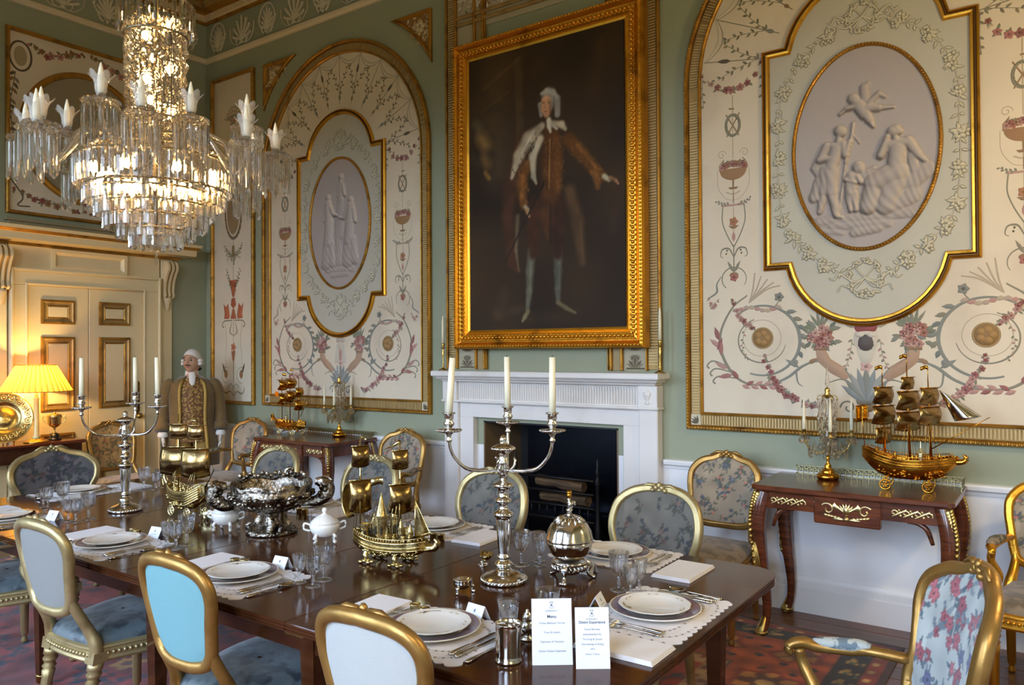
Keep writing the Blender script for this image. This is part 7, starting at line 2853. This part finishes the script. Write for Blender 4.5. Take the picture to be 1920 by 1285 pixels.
    if style in ('wheels', 'galleon', 'basket'):
        rw = .03 if style != 'basket' else .032
        ax = MB()
        for x in (-L * .24, L * .2):
            ax.tube([(x, -B * .42, rw), (x, B * .42, rw)], .004, 6)
            ax.box(x - .006, x + .006, -.008, .008, rw, z0 + .02)
            for s_ in (1, -1):
                w_ = MB()
                wheel(w_, x, s_ * B * .43, rw, rw * .87)
                w_.build('wheel', mat('pale_gilt_silver', (222, 208, 160), .25, .9) if style != 'galleon' else m, t)
        ax.build('axles', m, t)
    else:
        for (x, y) in ((-.09, -.035), (.05, -.04), (-.09, .035), (.05, .04)):
            f = MB()
            f.tube(cat([(x, y, .05), (x, y * 1.25, .03), (x + .01, y * 1.15, .012), (x + .014, y * 1.4, .0125)], 4), [.012, .013, .009, .012], 8)
            for k in range(4):
                f.ball((x - .02 + .018 * k, y * 1.4, .007 + .005 * (k % 2)), (.012, .011, .0075), 7, 5)
            f.build('scroll_foot', m, t)
    if style == 'wheels':
        q = MB()
        for s_ in (1, -1):
            for k in range(5):
                q.tube([(-L / 2 + L * u, s_ * (hw(u) + .004), sh(u) - .012 - .012 * k) for u in np.linspace(.05, .34, 10)], .006, 6)
        q.build('basket_planks', m, hu)
    return t


ship('silver gilt wheeled ship with a planked stern and curved sails, left half of the table', (3.80, -2.60, ZT), R(180), .33, .11, SGILT(), .4, 'wheels')
ship('silver gilt ship carrying a turreted castle, front of the table centre', (5.325, -2.655, ZT), R(12), .36, .125, SGILT(), .44, 'castle')
ship('large gold galleon on wheels with full sails, on the right console', (6.86, -.31, .8503), R(4), .46, .17, GOLD(), .6, 'galleon')
ship('gold wheeled ship with ball shaped sails, on the left console', (1.76, -.30, .8503), R(180), .42, .13, GOLD(), .4, 'basket')
# ---------------------------------------------------------------- girandoles, mantel candlesticks
def pend(b, x, y, z, s=1.0):
    b.lathe([(0, -.034 * s), (.006 * s, -.027 * s), (.0085 * s, -.018 * s), (.004 * s, -.006 * s), (0, 0)], 6, at=(x, y, z), smooth=False)
    b.ball((x, y, z + .005 * s), .0042 * s, 6, 4, smooth=False)


def girandole(label, loc, n, a0, cl):
    t = thing('girandole', label, 'candelabrum', loc)
    b = MB()
    b.lathe([(0, 0), (.052, 0), (.062, .008), (.065, .022), (.056, .034), (.036, .04), (.04, .046), (.03, .056), (.018, .07), (.021, .078), (.012, .09), (.008, .105), (.012, .12), (.009, .14)], 24)
    b.build('base', GOLD(), t)
    b = MB()
    b.lathe([(.006, .14), (.012, .16), (.02, .185), (.012, .21), (.02, .25), (.014, .31), (.018, .36), (.008, .40), (.01, .44), (.006, .47)], 10, smooth=False)
    b.build('glass_stem', CRYST(), t)
    b = MB()
    b.lathe([(.006, .47), (.012, .478), (.018, .492), (.012, .50), (.016, .512), (.012, .526), (.004, .532)], 14)
    for k in range(6):
        a = k * PI / 3 + .2
        b.tube(cat([(0, 0, .465), (.03 * cos(a), .03 * sin(a), .485), (.05 * cos(a), .05 * sin(a), .478), (.055 * cos(a), .055 * sin(a), .46), (.045 * cos(a), .045 * sin(a), .458)], 4), .003, 6)
    for k in range(n):
        a = a0 + 2 * PI * k / n
        b.tube(cat([(.008 * cos(a), .008 * sin(a), .17), (.05 * cos(a), .05 * sin(a), .15), (.10 * cos(a), .10 * sin(a), .175), (.125 * cos(a), .125 * sin(a), .225), (.128 * cos(a), .128 * sin(a), .25)], 5), .004, 7)
        b.lathe([(.004, .248), (.02, .255), (.022, .258), (.008, .262), (.0105, .27), (.0105, .285), (.013, .288), (.009, .289)], 12, at=(.128 * cos(a), .128 * sin(a), 0))
    b.build('ormolu_frame', ORMOLU(), t)
    b = MB()
    b.lathe([(0, .53), (.010, .54), (.013, .56), (.006, .62), (0, .69)], 8, smooth=False)
    b.build('crystal_spire', CRYST(), t)
    b = MB()
    rnd = random.Random(n)
    for k in range(n):
        a = a0 + 2 * PI * k / n
        for j in range(9):
            q = a + (j - 2.5) * .06
            r = .128 + .02 * cos(j * 1.05)
            pend(b, .128 * cos(a) + .022 * cos(j * 1.05), .128 * sin(a) + .022 * sin(j * 1.05), .25, 1.35)
            pend(b, .10 * cos(a + .12 * (j - 2.5)), .10 * sin(a + .12 * (j - 2.5)), .165 + .02 * (j % 3), 1.2)
        for j in range(5):
            r = .03 + .018 * j
            pend(b, r * cos(a + .3), r * sin(a + .3), .19 - .006 * j + .03 * (j % 2), 1.3)
    for k in range(44):
        a = k * 2.4
        z = .20 + .26 * (k / 44)
        r = .022 + .028 * sin(PI * (z - .18) / .3)
        pend(b, r * cos(a), r * sin(a), z + .03, 1.15)
    for k in range(6):
        a = k * PI / 3 + .2
        pend(b, .05 * cos(a), .05 * sin(a), .455, 1.1)
        for j in range(5):
            b.ball((.05 * (1 - j * .12) * cos(a), .05 * (1 - j * .12) * sin(a), .41 - j * .035), .006, 6, 5, smooth=False)
    b.build('crystal_drops', CRYST(), t, kind='stuff')
    for k in range(n):
        a = a0 + 2 * PI * k / n
        cd = thing('candle', cl[k], 'candle', (loc[0] + .128 * cos(a), loc[1] + .128 * sin(a), loc[2] + .278), 0, 'slim candles in the crystal girandoles')
        b = MB()
        b.lathe([(.0105, 0), (.010, .06), (.008, .13), (.003, .178), (.0012, .19), (0, .191)], 12)
        b.build('wax', WAX(), cd)
    return t


girandole('gilt girandole hung with crystal drops, on the right console beside the large gold ship', (6.42, -.20, .8503), 4, R(20), ['candle %s on the right console girandole' % s for s in ('furthest right', 'at the back left', 'furthest left and in front', 'in front, right of centre')])
girandole('gilt girandole hung with crystal drops, on the left console beside the gold ship', (2.27, -.17, .8503), 5, R(10), ['candle %s on the left console girandole' % s for s in ('furthest right', 'at the back', 'at the left back', 'furthest left in front', 'in the middle front')])
for x, lab in ((3.415, 'left'), (5.325, 'right')):
    t = thing('candlestick', 'slim brass candlestick at the %s end of the mantelpiece' % lab, 'candlestick', (x, -.09, 1.4483))
    b = MB()
    b.lathe([(0, 0), (.036, 0), (.038, .006), (.02, .014), (.008, .022), (.006, .03), (.012, .038), (.006, .048), (.0045, .075), (.008, .12), (.012, .15), (.006, .16), (.010, .172), (.007, .18), (.03, .184), (.03, .187), (.008, .19), (.014, .20), (.015, .218), (.012, .222)], 18)
    b.build('stem', ORMOLU(), t)
    cd = thing('candle', 'ivory candle in the %s mantel candlestick' % lab, 'candle', (x, -.09, 1.4483 + .219), 0, 'candles on the mantelpiece')
    b = MB()
    b.lathe([(.0115, 0), (.011, .1), (.0095, .19), (.005, .22), (0, .226)], 12)
    b.build('wax', WAX(), cd)

# ---------------------------------------------------------------- lamp, dish, trophy on the sideboard
LX, LY = .30, -1.83
t = thing('table_lamp', 'lit table lamp with a pleated yellow cone shade on the sideboard', 'lamp', (LX, LY, .8403))
b = MB()
b.lathe([(0, 0), (.095, 0), (.1, .006), (.09, .014), (.055, .022), (.05, .03)], 28)
b.build('base', mat('lamp_brass', (206, 160, 70), .25, 1.0), t)
b = MB()
b.lathe([(.03, .03), (.032, .045), (.022, .06), (.02, .36), (.026, .375), (.016, .385), (.010, .43)], 20)
b.build('column', mat('lamp_cream_column', (232, 208, 140), .3), t)
shm = bpy.data.materials.new('pleated_silk_shade')
shm.use_nodes = True
nt = shm.node_tree
pb = nt.nodes['Principled BSDF']
pb.inputs['Base Color'].default_value = s2l((240, 206, 110)) + (1,)
pb.inputs['Roughness'].default_value = .8
tr = nt.nodes.new('ShaderNodeBsdfTranslucent')
tr.inputs[0].default_value = s2l((255, 206, 84)) + (1,)
mx = nt.nodes.new('ShaderNodeMixShader')
mx.inputs[0].default_value = .62
nt.links.new(pb.outputs[0], mx.inputs[1])
nt.links.new(tr.outputs[0], mx.inputs[2])
nt.links.new(mx.outputs[0], nt.nodes['Material Output'].inputs[0])
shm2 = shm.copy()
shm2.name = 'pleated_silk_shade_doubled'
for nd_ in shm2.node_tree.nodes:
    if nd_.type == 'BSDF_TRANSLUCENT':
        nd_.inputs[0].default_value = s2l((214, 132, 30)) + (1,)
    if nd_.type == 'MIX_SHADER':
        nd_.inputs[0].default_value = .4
b = MB()
NP = 36
def shade(u, v):
    a = 2 * PI * u
    r = .15 + .122 * v + (.003 + .004 * v) * cos(a * NP)
    return (r * cos(a), r * sin(a), .665 - .225 * v)
b.sheet(shade, NP * 8, 4, closeu=True)
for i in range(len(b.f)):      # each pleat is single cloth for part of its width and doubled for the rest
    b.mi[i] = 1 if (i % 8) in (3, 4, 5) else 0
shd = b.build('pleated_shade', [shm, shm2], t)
b = MB()
for r, z in ((.152, .665), (.274, .44)):
    b.tube([(r * cos(a), r * sin(a), z) for a in np.linspace(0, 2 * PI, 48)[:-1]], .004, 6, closed=True)
b.build('trim_band', mat('shade_trim', (196, 150, 60), .7), shd)
b = MB()
b.lathe([(0, 0), (.018, .01), (.028, .04), (.02, .065), (.014, .08)], 14, at=(0, 0, .43))
bulb = b.build('bulb', mat('glowing_bulb', (255, 220, 150), .4, emis=((255, 196, 110), 8.0)), t)

t = thing('charger_dish', 'large embossed gilt display dish leaning on its stand, on the sideboard under the lamp', 'dish', (.25, -2.06, .8403), R(-18))
tl = Matrix.Translation((0, 0, .008)) @ Matrix.Rotation(R(78), 4, 'Y') @ Matrix.Translation((-.215, 0, 0))
DM = mat('embossed_gilt_dish', (214, 186, 116), .24, 1.0, bump=(40, .15), grime=(10, (140, 104, 50), .52, .75))
b = MB()
b.M = tl
b.lathe([(0, .022), (.02, .024), (.035, .016), (.05, .02), (.062, .010), (.10, .004), (.118, .008), (.128, .024), (.132, .026), (.206, .030), (.213, .033), (.215, .030), (.21, .024), (.13, .018), (.12, 0), (0, 0)], 56)
dd = b.build('dish', DM, t)
b = MB()
b.M = tl
for k in range(18):
    a = 2 * PI * k / 18
    cx, cy = .17 * cos(a), .17 * sin(a)
    b.tube([(cx + .02 * cos(q), cy + .02 * sin(q), .0315) for q in np.linspace(0, 2 * PI, 13)[:-1]], .0035, 5, closed=True, up=(0, 0, 1))
    b.ball((cx, cy, .03), (.010, .010, .008), 8, 5)
    b.tube([(.17 * cos(a + .13), .17 * sin(a + .13), .031), (.19 * cos(a + .17), .19 * sin(a + .17), .033), (.2 * cos(a + .2), .2 * sin(a + .2), .031)], [.003, .006, .002], 5)
b.build('embossed_border', DM, dd)
b = MB()
b.tube([(.0, -.07, .006), (.02, -.07, .02), (-.06, 0, .24)], .005, 6)
b.tube([(.0, .07, .006), (.02, .07, .02), (-.06, 0, .24)], .005, 6)
b.tube([(-.06, 0, .24), (-.13, 0, .004)], .005, 6)
b.build('plate_stand', mat('dark_stand_wood', (58, 34, 20), .5), t)

t = thing('trophy_cup', 'small gilt two handled lidded trophy cup on a black plinth, on the sideboard', 'trophy', (.24, -1.655, .8403), R(-35))
b = MB()
b.lathe([(0, 0), (.056, 0), (.056, .012), (.042, .016), (.04, .02), (.038, .056), (.0, .058)], 24)
b.build('plinth', mat('black_lacquer', (18, 14, 12), .25), t)
b = MB()
b.lathe([(.022, .058), (.024, .062), (.008, .07), (.006, .09), (.012, .097), (.006, .104), (.02, .112), (.046, .128), (.052, .15), (.056, .20), (.059, .212), (.057, .214)], 28)
b.build('cup', DM, t)
b = MB()
b.lathe([(.06, .214), (.05, .224), (.02, .232), (.008, .236), (.011, .243), (0, .25)], 28)
b.build('lid', DM, t)
for q in (1, -1):
    b = MB()
    b.tube(cat([(0, q * .056, .20), (0, q * .085, .208), (0, q * .088, .18), (0, q * .068, .15), (0, q * .05, .142)], 5), .0035, 7)
    b.build('handle', DM, t)

# ---------------------------------------------------------------- chandelier
CX, CY = 4.378, -3.1
t = thing('chandelier', 'huge lit crystal chandelier of tiered prisms with frosted tulip candle lights', 'chandelier', (CX, CY, 0))
BRS = ORMOLU()
b = MB()
for r, z in ((.312, 2.415), (.275, 2.30), (.232, 2.285), (.20, 2.235), (.15, 2.185), (.10, 2.13), (.152, 3.10), (.125, 2.96), (.115, 2.60), (.25, 2.46), (.22, 2.50)):
    b.tube([(r * cos(a), r * sin(a), z) for a in np.linspace(0, 2 * PI, 49)[:-1]], .005, 6, closed=True)
for k in range(12):
    a = k * PI / 6
    b.tube([(.03 * cos(a), .03 * sin(a), 2.56), (.2 * cos(a), .2 * sin(a), 2.47), (.312 * cos(a), .312 * sin(a), 2.415)], .003, 5)
    for r0, z0, r1, z1 in ((.312, 2.415, .275, 2.30), (.275, 2.30, .232, 2.285), (.232, 2.285, .20, 2.235), (.20, 2.235, .15, 2.185), (.15, 2.185, .10, 2.13)):
        b.tube([(r0 * cos(a), r0 * sin(a), z0), (r1 * cos(a), r1 * sin(a), z1)], .0025, 4)
    b.tube([(.115 * cos(a), .115 * sin(a), 2.60), (.115 * cos(a), .115 * sin(a), 2.96), (.152 * cos(a), .152 * sin(a), 3.10)], .003, 4)
b.tube([(0, 0, 2.13), (0, 0, RZ)], .012, 8)
b.lathe([(0, RZ), (.12, RZ - .01), (.10, RZ - .05), (.03, RZ - .09), (.012, RZ - .1)], 20)
b.build('metal_frame', mat('chandelier_metal', (150, 136, 108), .3, 1.0), t)


def prism_drop(L, w):
    b = MB()
    b.lathe([(0, 0), (w * .5, -.006), (w * .5, -L + .008), (0, -L)], 6, smooth=False, sy=.62)
    return b


kinds = {}
def drop(L, w, x, y, z, a):
    key = (L, w)
    if key not in kinds:
        kinds[key] = prism_drop(L, w).build('prism_drop', CRYST(), t)
        o = kinds[key]
    else:
        o = part_copy(kinds[key], t)
    o.location = (x, y, z)
    o.rotation_euler = (0, 0, a + PI / 2)


nd = 0
for r, z, L, n, w in ((.312, 2.412, .125, 62, .031), (.275, 2.30, .078, 42, .030), (.232, 2.285, .115, 35, .030), (.20, 2.235, .115, 30, .030), (.15, 2.185, .105, 22, .030), (.10, 2.13, .085, 15, .030), (.152, 3.10, .125, 28, .026)):
    for k in range(n):
        a = 2 * PI * k / n + r * 7
        drop(L, w, r * cos(a), r * sin(a), z, a)
        nd += 1
b = MB()
b.ball((0, 0, 2.075), (.048, .048, .038), 10, 8, smooth=False)
b.lathe([(0, -.075), (.006, -.06), (.006, -.03), (0, 0)], 6, at=(0, 0, 2.05), smooth=False)
b.build('bottom_ball', CRYST(), t)
# strings of beads that clothe the stem and the dome
b = MB()
rnd = random.Random(12)
OCT = [(1, 0, 0), (-1, 0, 0), (0, 1, 0), (0, -1, 0), (0, 0, 1), (0, 0, -1)]
OF = [(0, 2, 4), (2, 1, 4), (1, 3, 4), (3, 0, 4), (2, 0, 5), (1, 2, 5), (3, 1, 5), (0, 3, 5)]
def bead(x, y, z, r):
    q = rnd.uniform(0, 1.5)
    b.add([(x + r * (p[0] * cos(q) - p[1] * sin(q)), y + r * (p[0] * sin(q) + p[1] * cos(q)), z + r * p[2] * 1.15) for p in OCT], OF)
for k in range(34):
    a = 2 * PI * k / 34
    for j in range(34):
        s_ = j / 33
        z = 3.0 - .42 * s_
        r = .118 - .008 * s_ + .006 * sin(j * 1.2 + k)
        bead(r * cos(a), r * sin(a), z, .0105 + .003 * (j % 3 == 0))
for k in range(40):
    a = 2 * PI * k / 40
    for j in range(20):
        s_ = j / 19
        r = .115 + .19 * s_
        z = 2.585 - .165 * s_ ** .8 - .035 * sin(PI * s_)
        bead(r * cos(a), r * sin(a), z, .0115)
for k in range(60):
    a = 2 * PI * k / 60
    bead(.318 * cos(a), .318 * sin(a), 2.42, .013)
    bead(.125 * cos(a), .125 * sin(a), 2.975, .012)
b.build('bead_strings', CRYST(), t, kind='stuff')
BULB = mat('warm_bulb_glass', (255, 226, 170), .4, emis=((255, 204, 130), 80.0))
bp = MB()
bp.ball((0, 0, 0), (.015, .015, .021), 8, 6)
bpo = None
for k in range(24):
    if k < 16:
        a = 2 * PI * k / 16 + .2
        r, z = (.245, 2.36) if k % 2 else (.15, 2.30)
    else:
        a = 2 * PI * k / 3.1
        r, z = .055, 2.64 + .062 * (k - 16)
    bpo = bp.build('bulb', BULB, t) if bpo is None else part_copy(bpo, t)
    bpo.location = (r * cos(a), r * sin(a), z)
# outer arms with bobeches, fringes of drops and tulip lights
FROST = bpy.data.materials.new('frosted_tulip_glass')
FROST.use_nodes = True
nt = FROST.node_tree
fb = nt.nodes['Principled BSDF']
fb.inputs['Base Color'].default_value = (.92, .87, .78, 1)
fb.inputs['Roughness'].default_value = .15
ft = nt.nodes.new('ShaderNodeBsdfTransparent')
fx = nt.nodes.new('ShaderNodeMixShader')
fx.inputs[0].default_value = .24
nt.links.new(ft.outputs[0], fx.inputs[1])
nt.links.new(fb.outputs[0], fx.inputs[2])
nt.links.new(fx.outputs[0], nt.nodes['Material Output'].inputs[0])
LIT = mat('frosted_candle_lamp', (244, 232, 200), .5)
arm_n = 16
for k in range(arm_n):
    a = 2 * PI * k / arm_n + R(9)
    c_, s_ = cos(a), sin(a)
    ro, zb_ = ((.52, 2.43), (.40, 2.55), (.49, 2.48), (.43, 2.50))[k % 4]
    b = MB()
    P = cat([(.10 * c_, .10 * s_, 2.50), (.2 * c_, .2 * s_, 2.54), (.30 * c_, .30 * s_, 2.50), ((ro - .08) * c_, (ro - .08) * s_, zb_ - .10), ((ro - .01) * c_, (ro - .01) * s_, zb_ - .07), (ro * c_, ro * s_, zb_)], 6)
    b.tube(P, .0095, 7)
    am = b.build('glass_arm', CRYST(), t)
    b = MB()
    b.lathe([(.006, -.012), (.03, -.006), (.062, .004), (.066, .01), (.06, .012), (.02, .004), (.012, .012), (.016, .03), (.016, .035)], 16, at=(ro * c_, ro * s_, zb_), smooth=False)
    for j in range(16):
        q = 2 * PI * j / 16
        b.ball((ro * c_ + .062 * cos(q), ro * s_ + .062 * sin(q), zb_ + .002), .009, 6, 4, smooth=False)
    b.build('bobeche', CRYST(), am)
    b = MB()
    for j in range(13):
        q = 2 * PI * j / 13
        x, y = ro * c_ + .06 * cos(q), ro * s_ + .06 * sin(q)
        L = .125 + .04 * (j % 2)
        b.lathe([(0, zb_ - .008), (.0085, zb_ - .016), (.0085, zb_ - L), (0, zb_ - L - .01)], 6, at=(x, y, 0), smooth=False)
    b.build('fringe_of_drops', CRYST(), am, kind='stuff')
    b = MB()
    n = 30
    prf = [(.014, .03), (.02, .045), (.022, .07), (.028, .09), (.042, .105)]
    vs, fs = [], []
    for i, (r, z) in enumerate(prf):
        for j in range(n):
            q = 2 * PI * j / n
            rr = r * (1 + (.18 * cos(5 * q) if i == 4 else .05 * cos(5 * q) if i == 3 else 0))
            zz = z + (.012 * cos(5 * q) if i == 4 else 0)
            vs.append((ro * c_ + rr * cos(q), ro * s_ + rr * sin(q), zb_ + zz))
    for i in range(len(prf) - 1):
        for j in range(n):
            l = (j + 1) % n
            fs.append((i * n + j, i * n + l, (i + 1) * n + l, (i + 1) * n + j))
    b.add(vs, fs, 0, True)
    solid(b.build('tulip_shade', FROST, am), .0022)
    b = MB()
    b.lathe([(.010, .035), (.0125, .06), (.013, .09), (.009, .125), (.003, .152), (0, .156)], 10, at=(ro * c_, ro * s_, zb_))
    b.build('candle_lamp', LIT, am)
# ---------------------------------------------------------------- costumed mannequin in the corner
t = thing('mannequin', 'life size mannequin in a tan braided livery coat and white wig, standing in the corner', 'mannequin', (.52, -.50, 0), R(60))
SK = mat('wax_skin', (190, 146, 116), .5, bump=(60, .05))
TANC = mat('tan_livery_cloth', (112, 86, 42), .8, bump=(120, .3), sheen=.3, var=(9, .12))
WAIST = mat('braided_waistcoat', (112, 74, 40), .75, grime=(46, (170, 134, 70), .52, .56), bump=(90, .4))
BREE = mat('buff_breeches', (160, 126, 62), .8, bump=(80, .2))
WHC = mat('white_cloth', (226, 220, 208), .85)
WIGM = mat('white_wig_hair', (222, 214, 204), .8, bump=(70, .6))
# continuous body: head, neck, trunk, arms and legs grown from one skeleton
V_ = [(0, 0, .90), (0, 0, 1.05), (0, 0, 1.2), (0, .01, 1.29), (0, .0, 1.40), (0, -.01, 1.47), (0, -.015, 1.54), (0, -.01, 1.60),
      (.14, .01, 1.25), (.245, .02, 1.08), (.25, -.05, .85), (-.14, .01, 1.25), (-.245, .02, 1.08), (-.25, -.05, .85),
      (.09, 0, .86), (.10, -.01, .49), (.10, .01, .09), (.11, -.1, .05), (-.09, 0, .86), (-.10, -.01, .49), (-.10, .01, .09), (-.11, -.1, .05)]
E_ = [(0, 1), (1, 2), (2, 3), (3, 4), (4, 5), (5, 6), (6, 7), (3, 8), (8, 9), (9, 10), (3, 11), (11, 12), (12, 13), (0, 14), (14, 15), (15, 16), (16, 17), (0, 18), (18, 19), (19, 20), (20, 21)]
RR = [.14, .125, .13, .085, .05, .068, .078, .07, .05, .046, .032, .05, .046, .032, .085, .058, .036, .03, .085, .058, .036, .03]
me = bpy.data.meshes.new('body')
me.from_pydata(V_, E_, [])
bo = bpy.data.objects.new('body', me)
COL.objects.link(bo)
bo.parent = t
sk = bo.modifiers.new('skin', 'SKIN')
for i, r in enumerate(RR):
    me.skin_vertices[0].data[i].radius = (r, r)
me.skin_vertices[0].data[0].use_root = True
bo.modifiers.new('sub', 'SUBSURF').levels = 2
bo.modifiers['sub'].render_levels = 2
me.materials.append(SK)
# head: face surface turned towards the sitter's right
hm = Matrix.Translation((0, -.015, 1.515)) @ Matrix.Rotation(R(-28), 4, 'Z')
def head(u, v):
    a, p = 2 * PI * u, PI * v
    x, y, z = .074 * sin(p) * sin(a), -.094 * sin(p) * cos(a), -.115 * cos(p)
    f = max(0, cos(a)) * sin(p)
    if f > 0:
        nose = math.exp(-(sin(a) * 5.5) ** 2) * math.exp(-((z + .004) / .026) ** 2)
        nose += .7 * math.exp(-(sin(a) * 7) ** 2) * math.exp(-((z - .018) / .03) ** 2)
        y -= .024 * nose
        y -= .010 * math.exp(-((z - .034) / .012) ** 2) * f
        y += .010 * (math.exp(-((abs(x) - .03) / .014) ** 2)) * math.exp(-((z - .018) / .012) ** 2)
        y -= .007 * math.exp(-((z + .045) / .012) ** 2) * f * math.exp(-(sin(a) * 3) ** 2)
        y -= .010 * math.exp(-((z + .09) / .018) ** 2) * math.exp(-(sin(a) * 3) ** 2)
        if z < -.03:
            x *= 1 - .22 * min(1, (-.03 - z) / .07)
    return (x, y, z)
b = MB()
b.M = hm
b.sheet(head, 44, 36, closeu=True)
for q in (1, -1):
    b.ball((q * .073, .005, .0), (.009, .018, .028), 8, 6)
hd = b.build('head', SK, t)
b = MB()
b.M = hm
for q in (1, -1):
    b.ball((q * .029, -.077, .018), .010, 10, 8)
b.build('eyes', mat('glass_eyes', (60, 44, 34), .15), hd)
b = MB()
b.M = hm
for q in (1, -1):
    b.tube(cat([(0, -.103, -.030), (q * .014, -.1, -.031), (q * .03, -.086, -.037)], 4), [.006, .0065, .002], 6)
    b.tube(cat([(q * .014, -.092, .037), (q * .03, -.088, .041), (q * .044, -.076, .036)], 4), [.002, .0035, .0015], 6)
b.build('moustache_and_brows', mat('dark_brown_hair', (66, 40, 28), .8), hd)
b = MB()
b.M = hm
b.tube([(-.018, -.093, -.048), (0, -.098, -.0475), (.018, -.093, -.048)], [.002, .0045, .002], 6)
b.build('lips', mat('wax_lips', (150, 82, 70), .5), hd)
b = MB()
b.M = hm
def wig(u, v):
    a, p = 2 * PI * u, PI * (.40 + .60 * v)
    front = max(0, cos(a))
    p = PI * (.40 + .29 * front ** .6 + (1 - .40 - .29 * front ** .6) * v)
    return (.086 * sin(p) * sin(a), .006 - .106 * sin(p) * cos(a), -.128 * cos(p))
b.sheet(wig, 40, 14, closeu=True)
for q in (1, -1):
    for k in range(2):
        b.tube([(q * .082, -.03, .010 - .03 * k), (q * .092, .0, .012 - .03 * k), (q * .084, .05, .010 - .03 * k)], [.015, .019, .015], 9)
b.tube(cat([(0, .09, -.03), (0, .11, -.08), (0, .10, -.15)], 4), [.026, .022, .010], 8)
wg = b.build('wig', WIGM, t)
b = MB()
b.M = hm
b.ball((0, .108, -.07), (.05, .014, .022), 10, 6)
b.build('ribbon', mat('black_ribbon', (16, 16, 18), .5), wg)
b = MB()
b.lathe([(.06, 1.36), (.066, 1.385), (.062, 1.42), (.058, 1.43)], 18, sy=.95)
b.tube(cat([(0, -.06, 1.41), (0, -.085, 1.37), (0, -.105, 1.32), (0, -.112, 1.28)], 4), [.03, .034, .03, .012], 9, flat=.5, up=(0, 1, 0))
b.build('cravat', WHC, t)


def loft(b, secs, a0=0.0, a1=2 * PI, seg=40, mat_=0):
    full = abs(a1 - a0 - 2 * PI) < 1e-6
    n = seg if full else seg + 1
    vs, fs = [], []
    for (z, a, d, yo) in secs:
        for i in range(n):
            q = a0 + (a1 - a0) * i / seg
            e = 1 + .02 * sin(q * 9 + z * 20)
            vs.append((a * e * sin(q), yo - d * e * cos(q), z))
    for k in range(len(secs) - 1):
        for i in range(seg):
            j = (i + 1) % n
            fs.append((k * n + i, k * n + j, (k + 1) * n + j, (k + 1) * n + i))
    b.add(vs, fs, mat_, True)


b = MB()
loft(b, [(.74, .20, .15, .0), (.80, .195, .148, .0), (.90, .178, .142, 0), (1.0, .17, .14, 0), (1.12, .188, .15, 0), (1.24, .19, .142, .005), (1.30, .165, .122, .01), (1.345, .115, .09, .01), (1.37, .07, .07, .005)])
wc = b.build('waistcoat', WAIST, t)
b = MB()
for k in range(11):
    z = .86 + .042 * k
    b.ball((0, -.150 - .004 * sin(k), z), (.009, .005, .009), 8, 5)
b.build('buttons', ORMOLU(), wc)
b = MB()
loft(b, [(.50, .255, .20, .03), (.62, .25, .195, .03), (.78, .232, .18, .02), (.92, .205, .168, .01), (1.05, .202, .165, .005), (1.2, .212, .165, .005), (1.29, .198, .145, .01), (1.335, .15, .11, .012), (1.375, .085, .085, .012)], R(34), R(326), 44)
solid(b.build('coat', TANC, t), .012)
for q in (1, -1):
    b = MB()
    z_ = np.linspace(.52, 1.34, 22)
    P = []
    for z in z_:
        aa = np.interp(z, [.5, .62, .78, .92, 1.05, 1.2, 1.29, 1.335, 1.375], [.255, .25, .232, .205, .202, .212, .198, .15, .085])
        dd_ = np.interp(z, [.5, .62, .78, .92, 1.05, 1.2, 1.29, 1.335, 1.375], [.20, .195, .18, .168, .165, .165, .145, .11, .085])
        yo = np.interp(z, [.5, .78, 1.05, 1.375], [.03, .02, .005, .012])
        P.append((q * aa * sin(R(34)), yo - dd_ * cos(R(34)) - .004, z))
    b.tube(P, .016, 7, flat=.5, up=(0, 1, 0))
    b.build('gold_braid', mat('gold_braid', (176, 142, 70), .5, .4, bump=(150, .5)), t)
    b = MB()
    b.tube(cat([(q * .165, .01, 1.315), (q * .215, .012, 1.27), (q * .25, .02, 1.10), (q * .262, .0, .98), (q * .262, -.045, .86)], 6), [.055, .066, .06, .056, .06], 14)
    b.tube([(q * .262, -.03, .92), (q * .263, -.048, .85), (q * .263, -.05, .845)], [.066, .074, .066], 14)
    b.build('sleeve', TANC, t)
    b = MB()
    b.lathe([(.04, -.01), (.05, -.04), (.046, -.06)], 14, at=(q * .262, -.055, .85))
    b.build('shirt_cuff', WHC, t)
    # hand: palm, four unequal curled fingers and a thumb
    b = MB()
    hx, hy, hz = q * .262, -.062, .80
    b.tube([(hx, hy, hz + .02), (hx, hy - .004, hz - .02), (hx, hy - .008, hz - .055)], [.024, .036, .033], 10, flat=.42, up=(1, 0, 0))
    for k, (dy, L) in enumerate(((-.026, .066), (-.009, .078), (.008, .072), (.024, .056))):
        x0, y0, z0 = hx, hy - .008 + dy, hz - .05
        b.tube(cat([(x0, y0, z0), (x0 - q * .004, y0, z0 - L * .45), (x0 - q * .014, y0, z0 - L * .78), (x0 - q * .026, y0, z0 - L * .95)], 3), [.0095, .009, .0085, .006], 7)
    b.tube(cat([(hx, hy - .028, hz - .01), (hx - q * .008, hy - .046, hz - .035), (hx - q * .012, hy - .048, hz - .062)], 4), [.011, .0105, .007], 7)
    b.build('hand', mat('white_glove', (214, 204, 192), .8), t)
    b = MB()
    b.tube(cat([(q * .085, 0, .88), (q * .10, -.01, .7), (q * .104, -.012, .50), (q * .104, -.01, .43)], 5), [.105, .094, .068, .06], 14)
    b.build('breeches', BREE, t)
    b = MB()
    b.tube(cat([(q * .104, -.005, .44), (q * .104, .012, .30), (q * .102, .01, .16), (q * .102, .01, .07)], 5), [.052, .058, .042, .038], 12)
    b.build('stocking', WHC, t)
    b = MB()
    b.tube(cat([(q * .102, .05, .035), (q * .104, .0, .045), (q * .112, -.09, .032), (q * .118, -.16, .024)], 5), [.034, .042, .038, .022], 12, flat=.8)
    b.build('shoe', mat('black_shoe_leather', (20, 18, 18), .35), t)
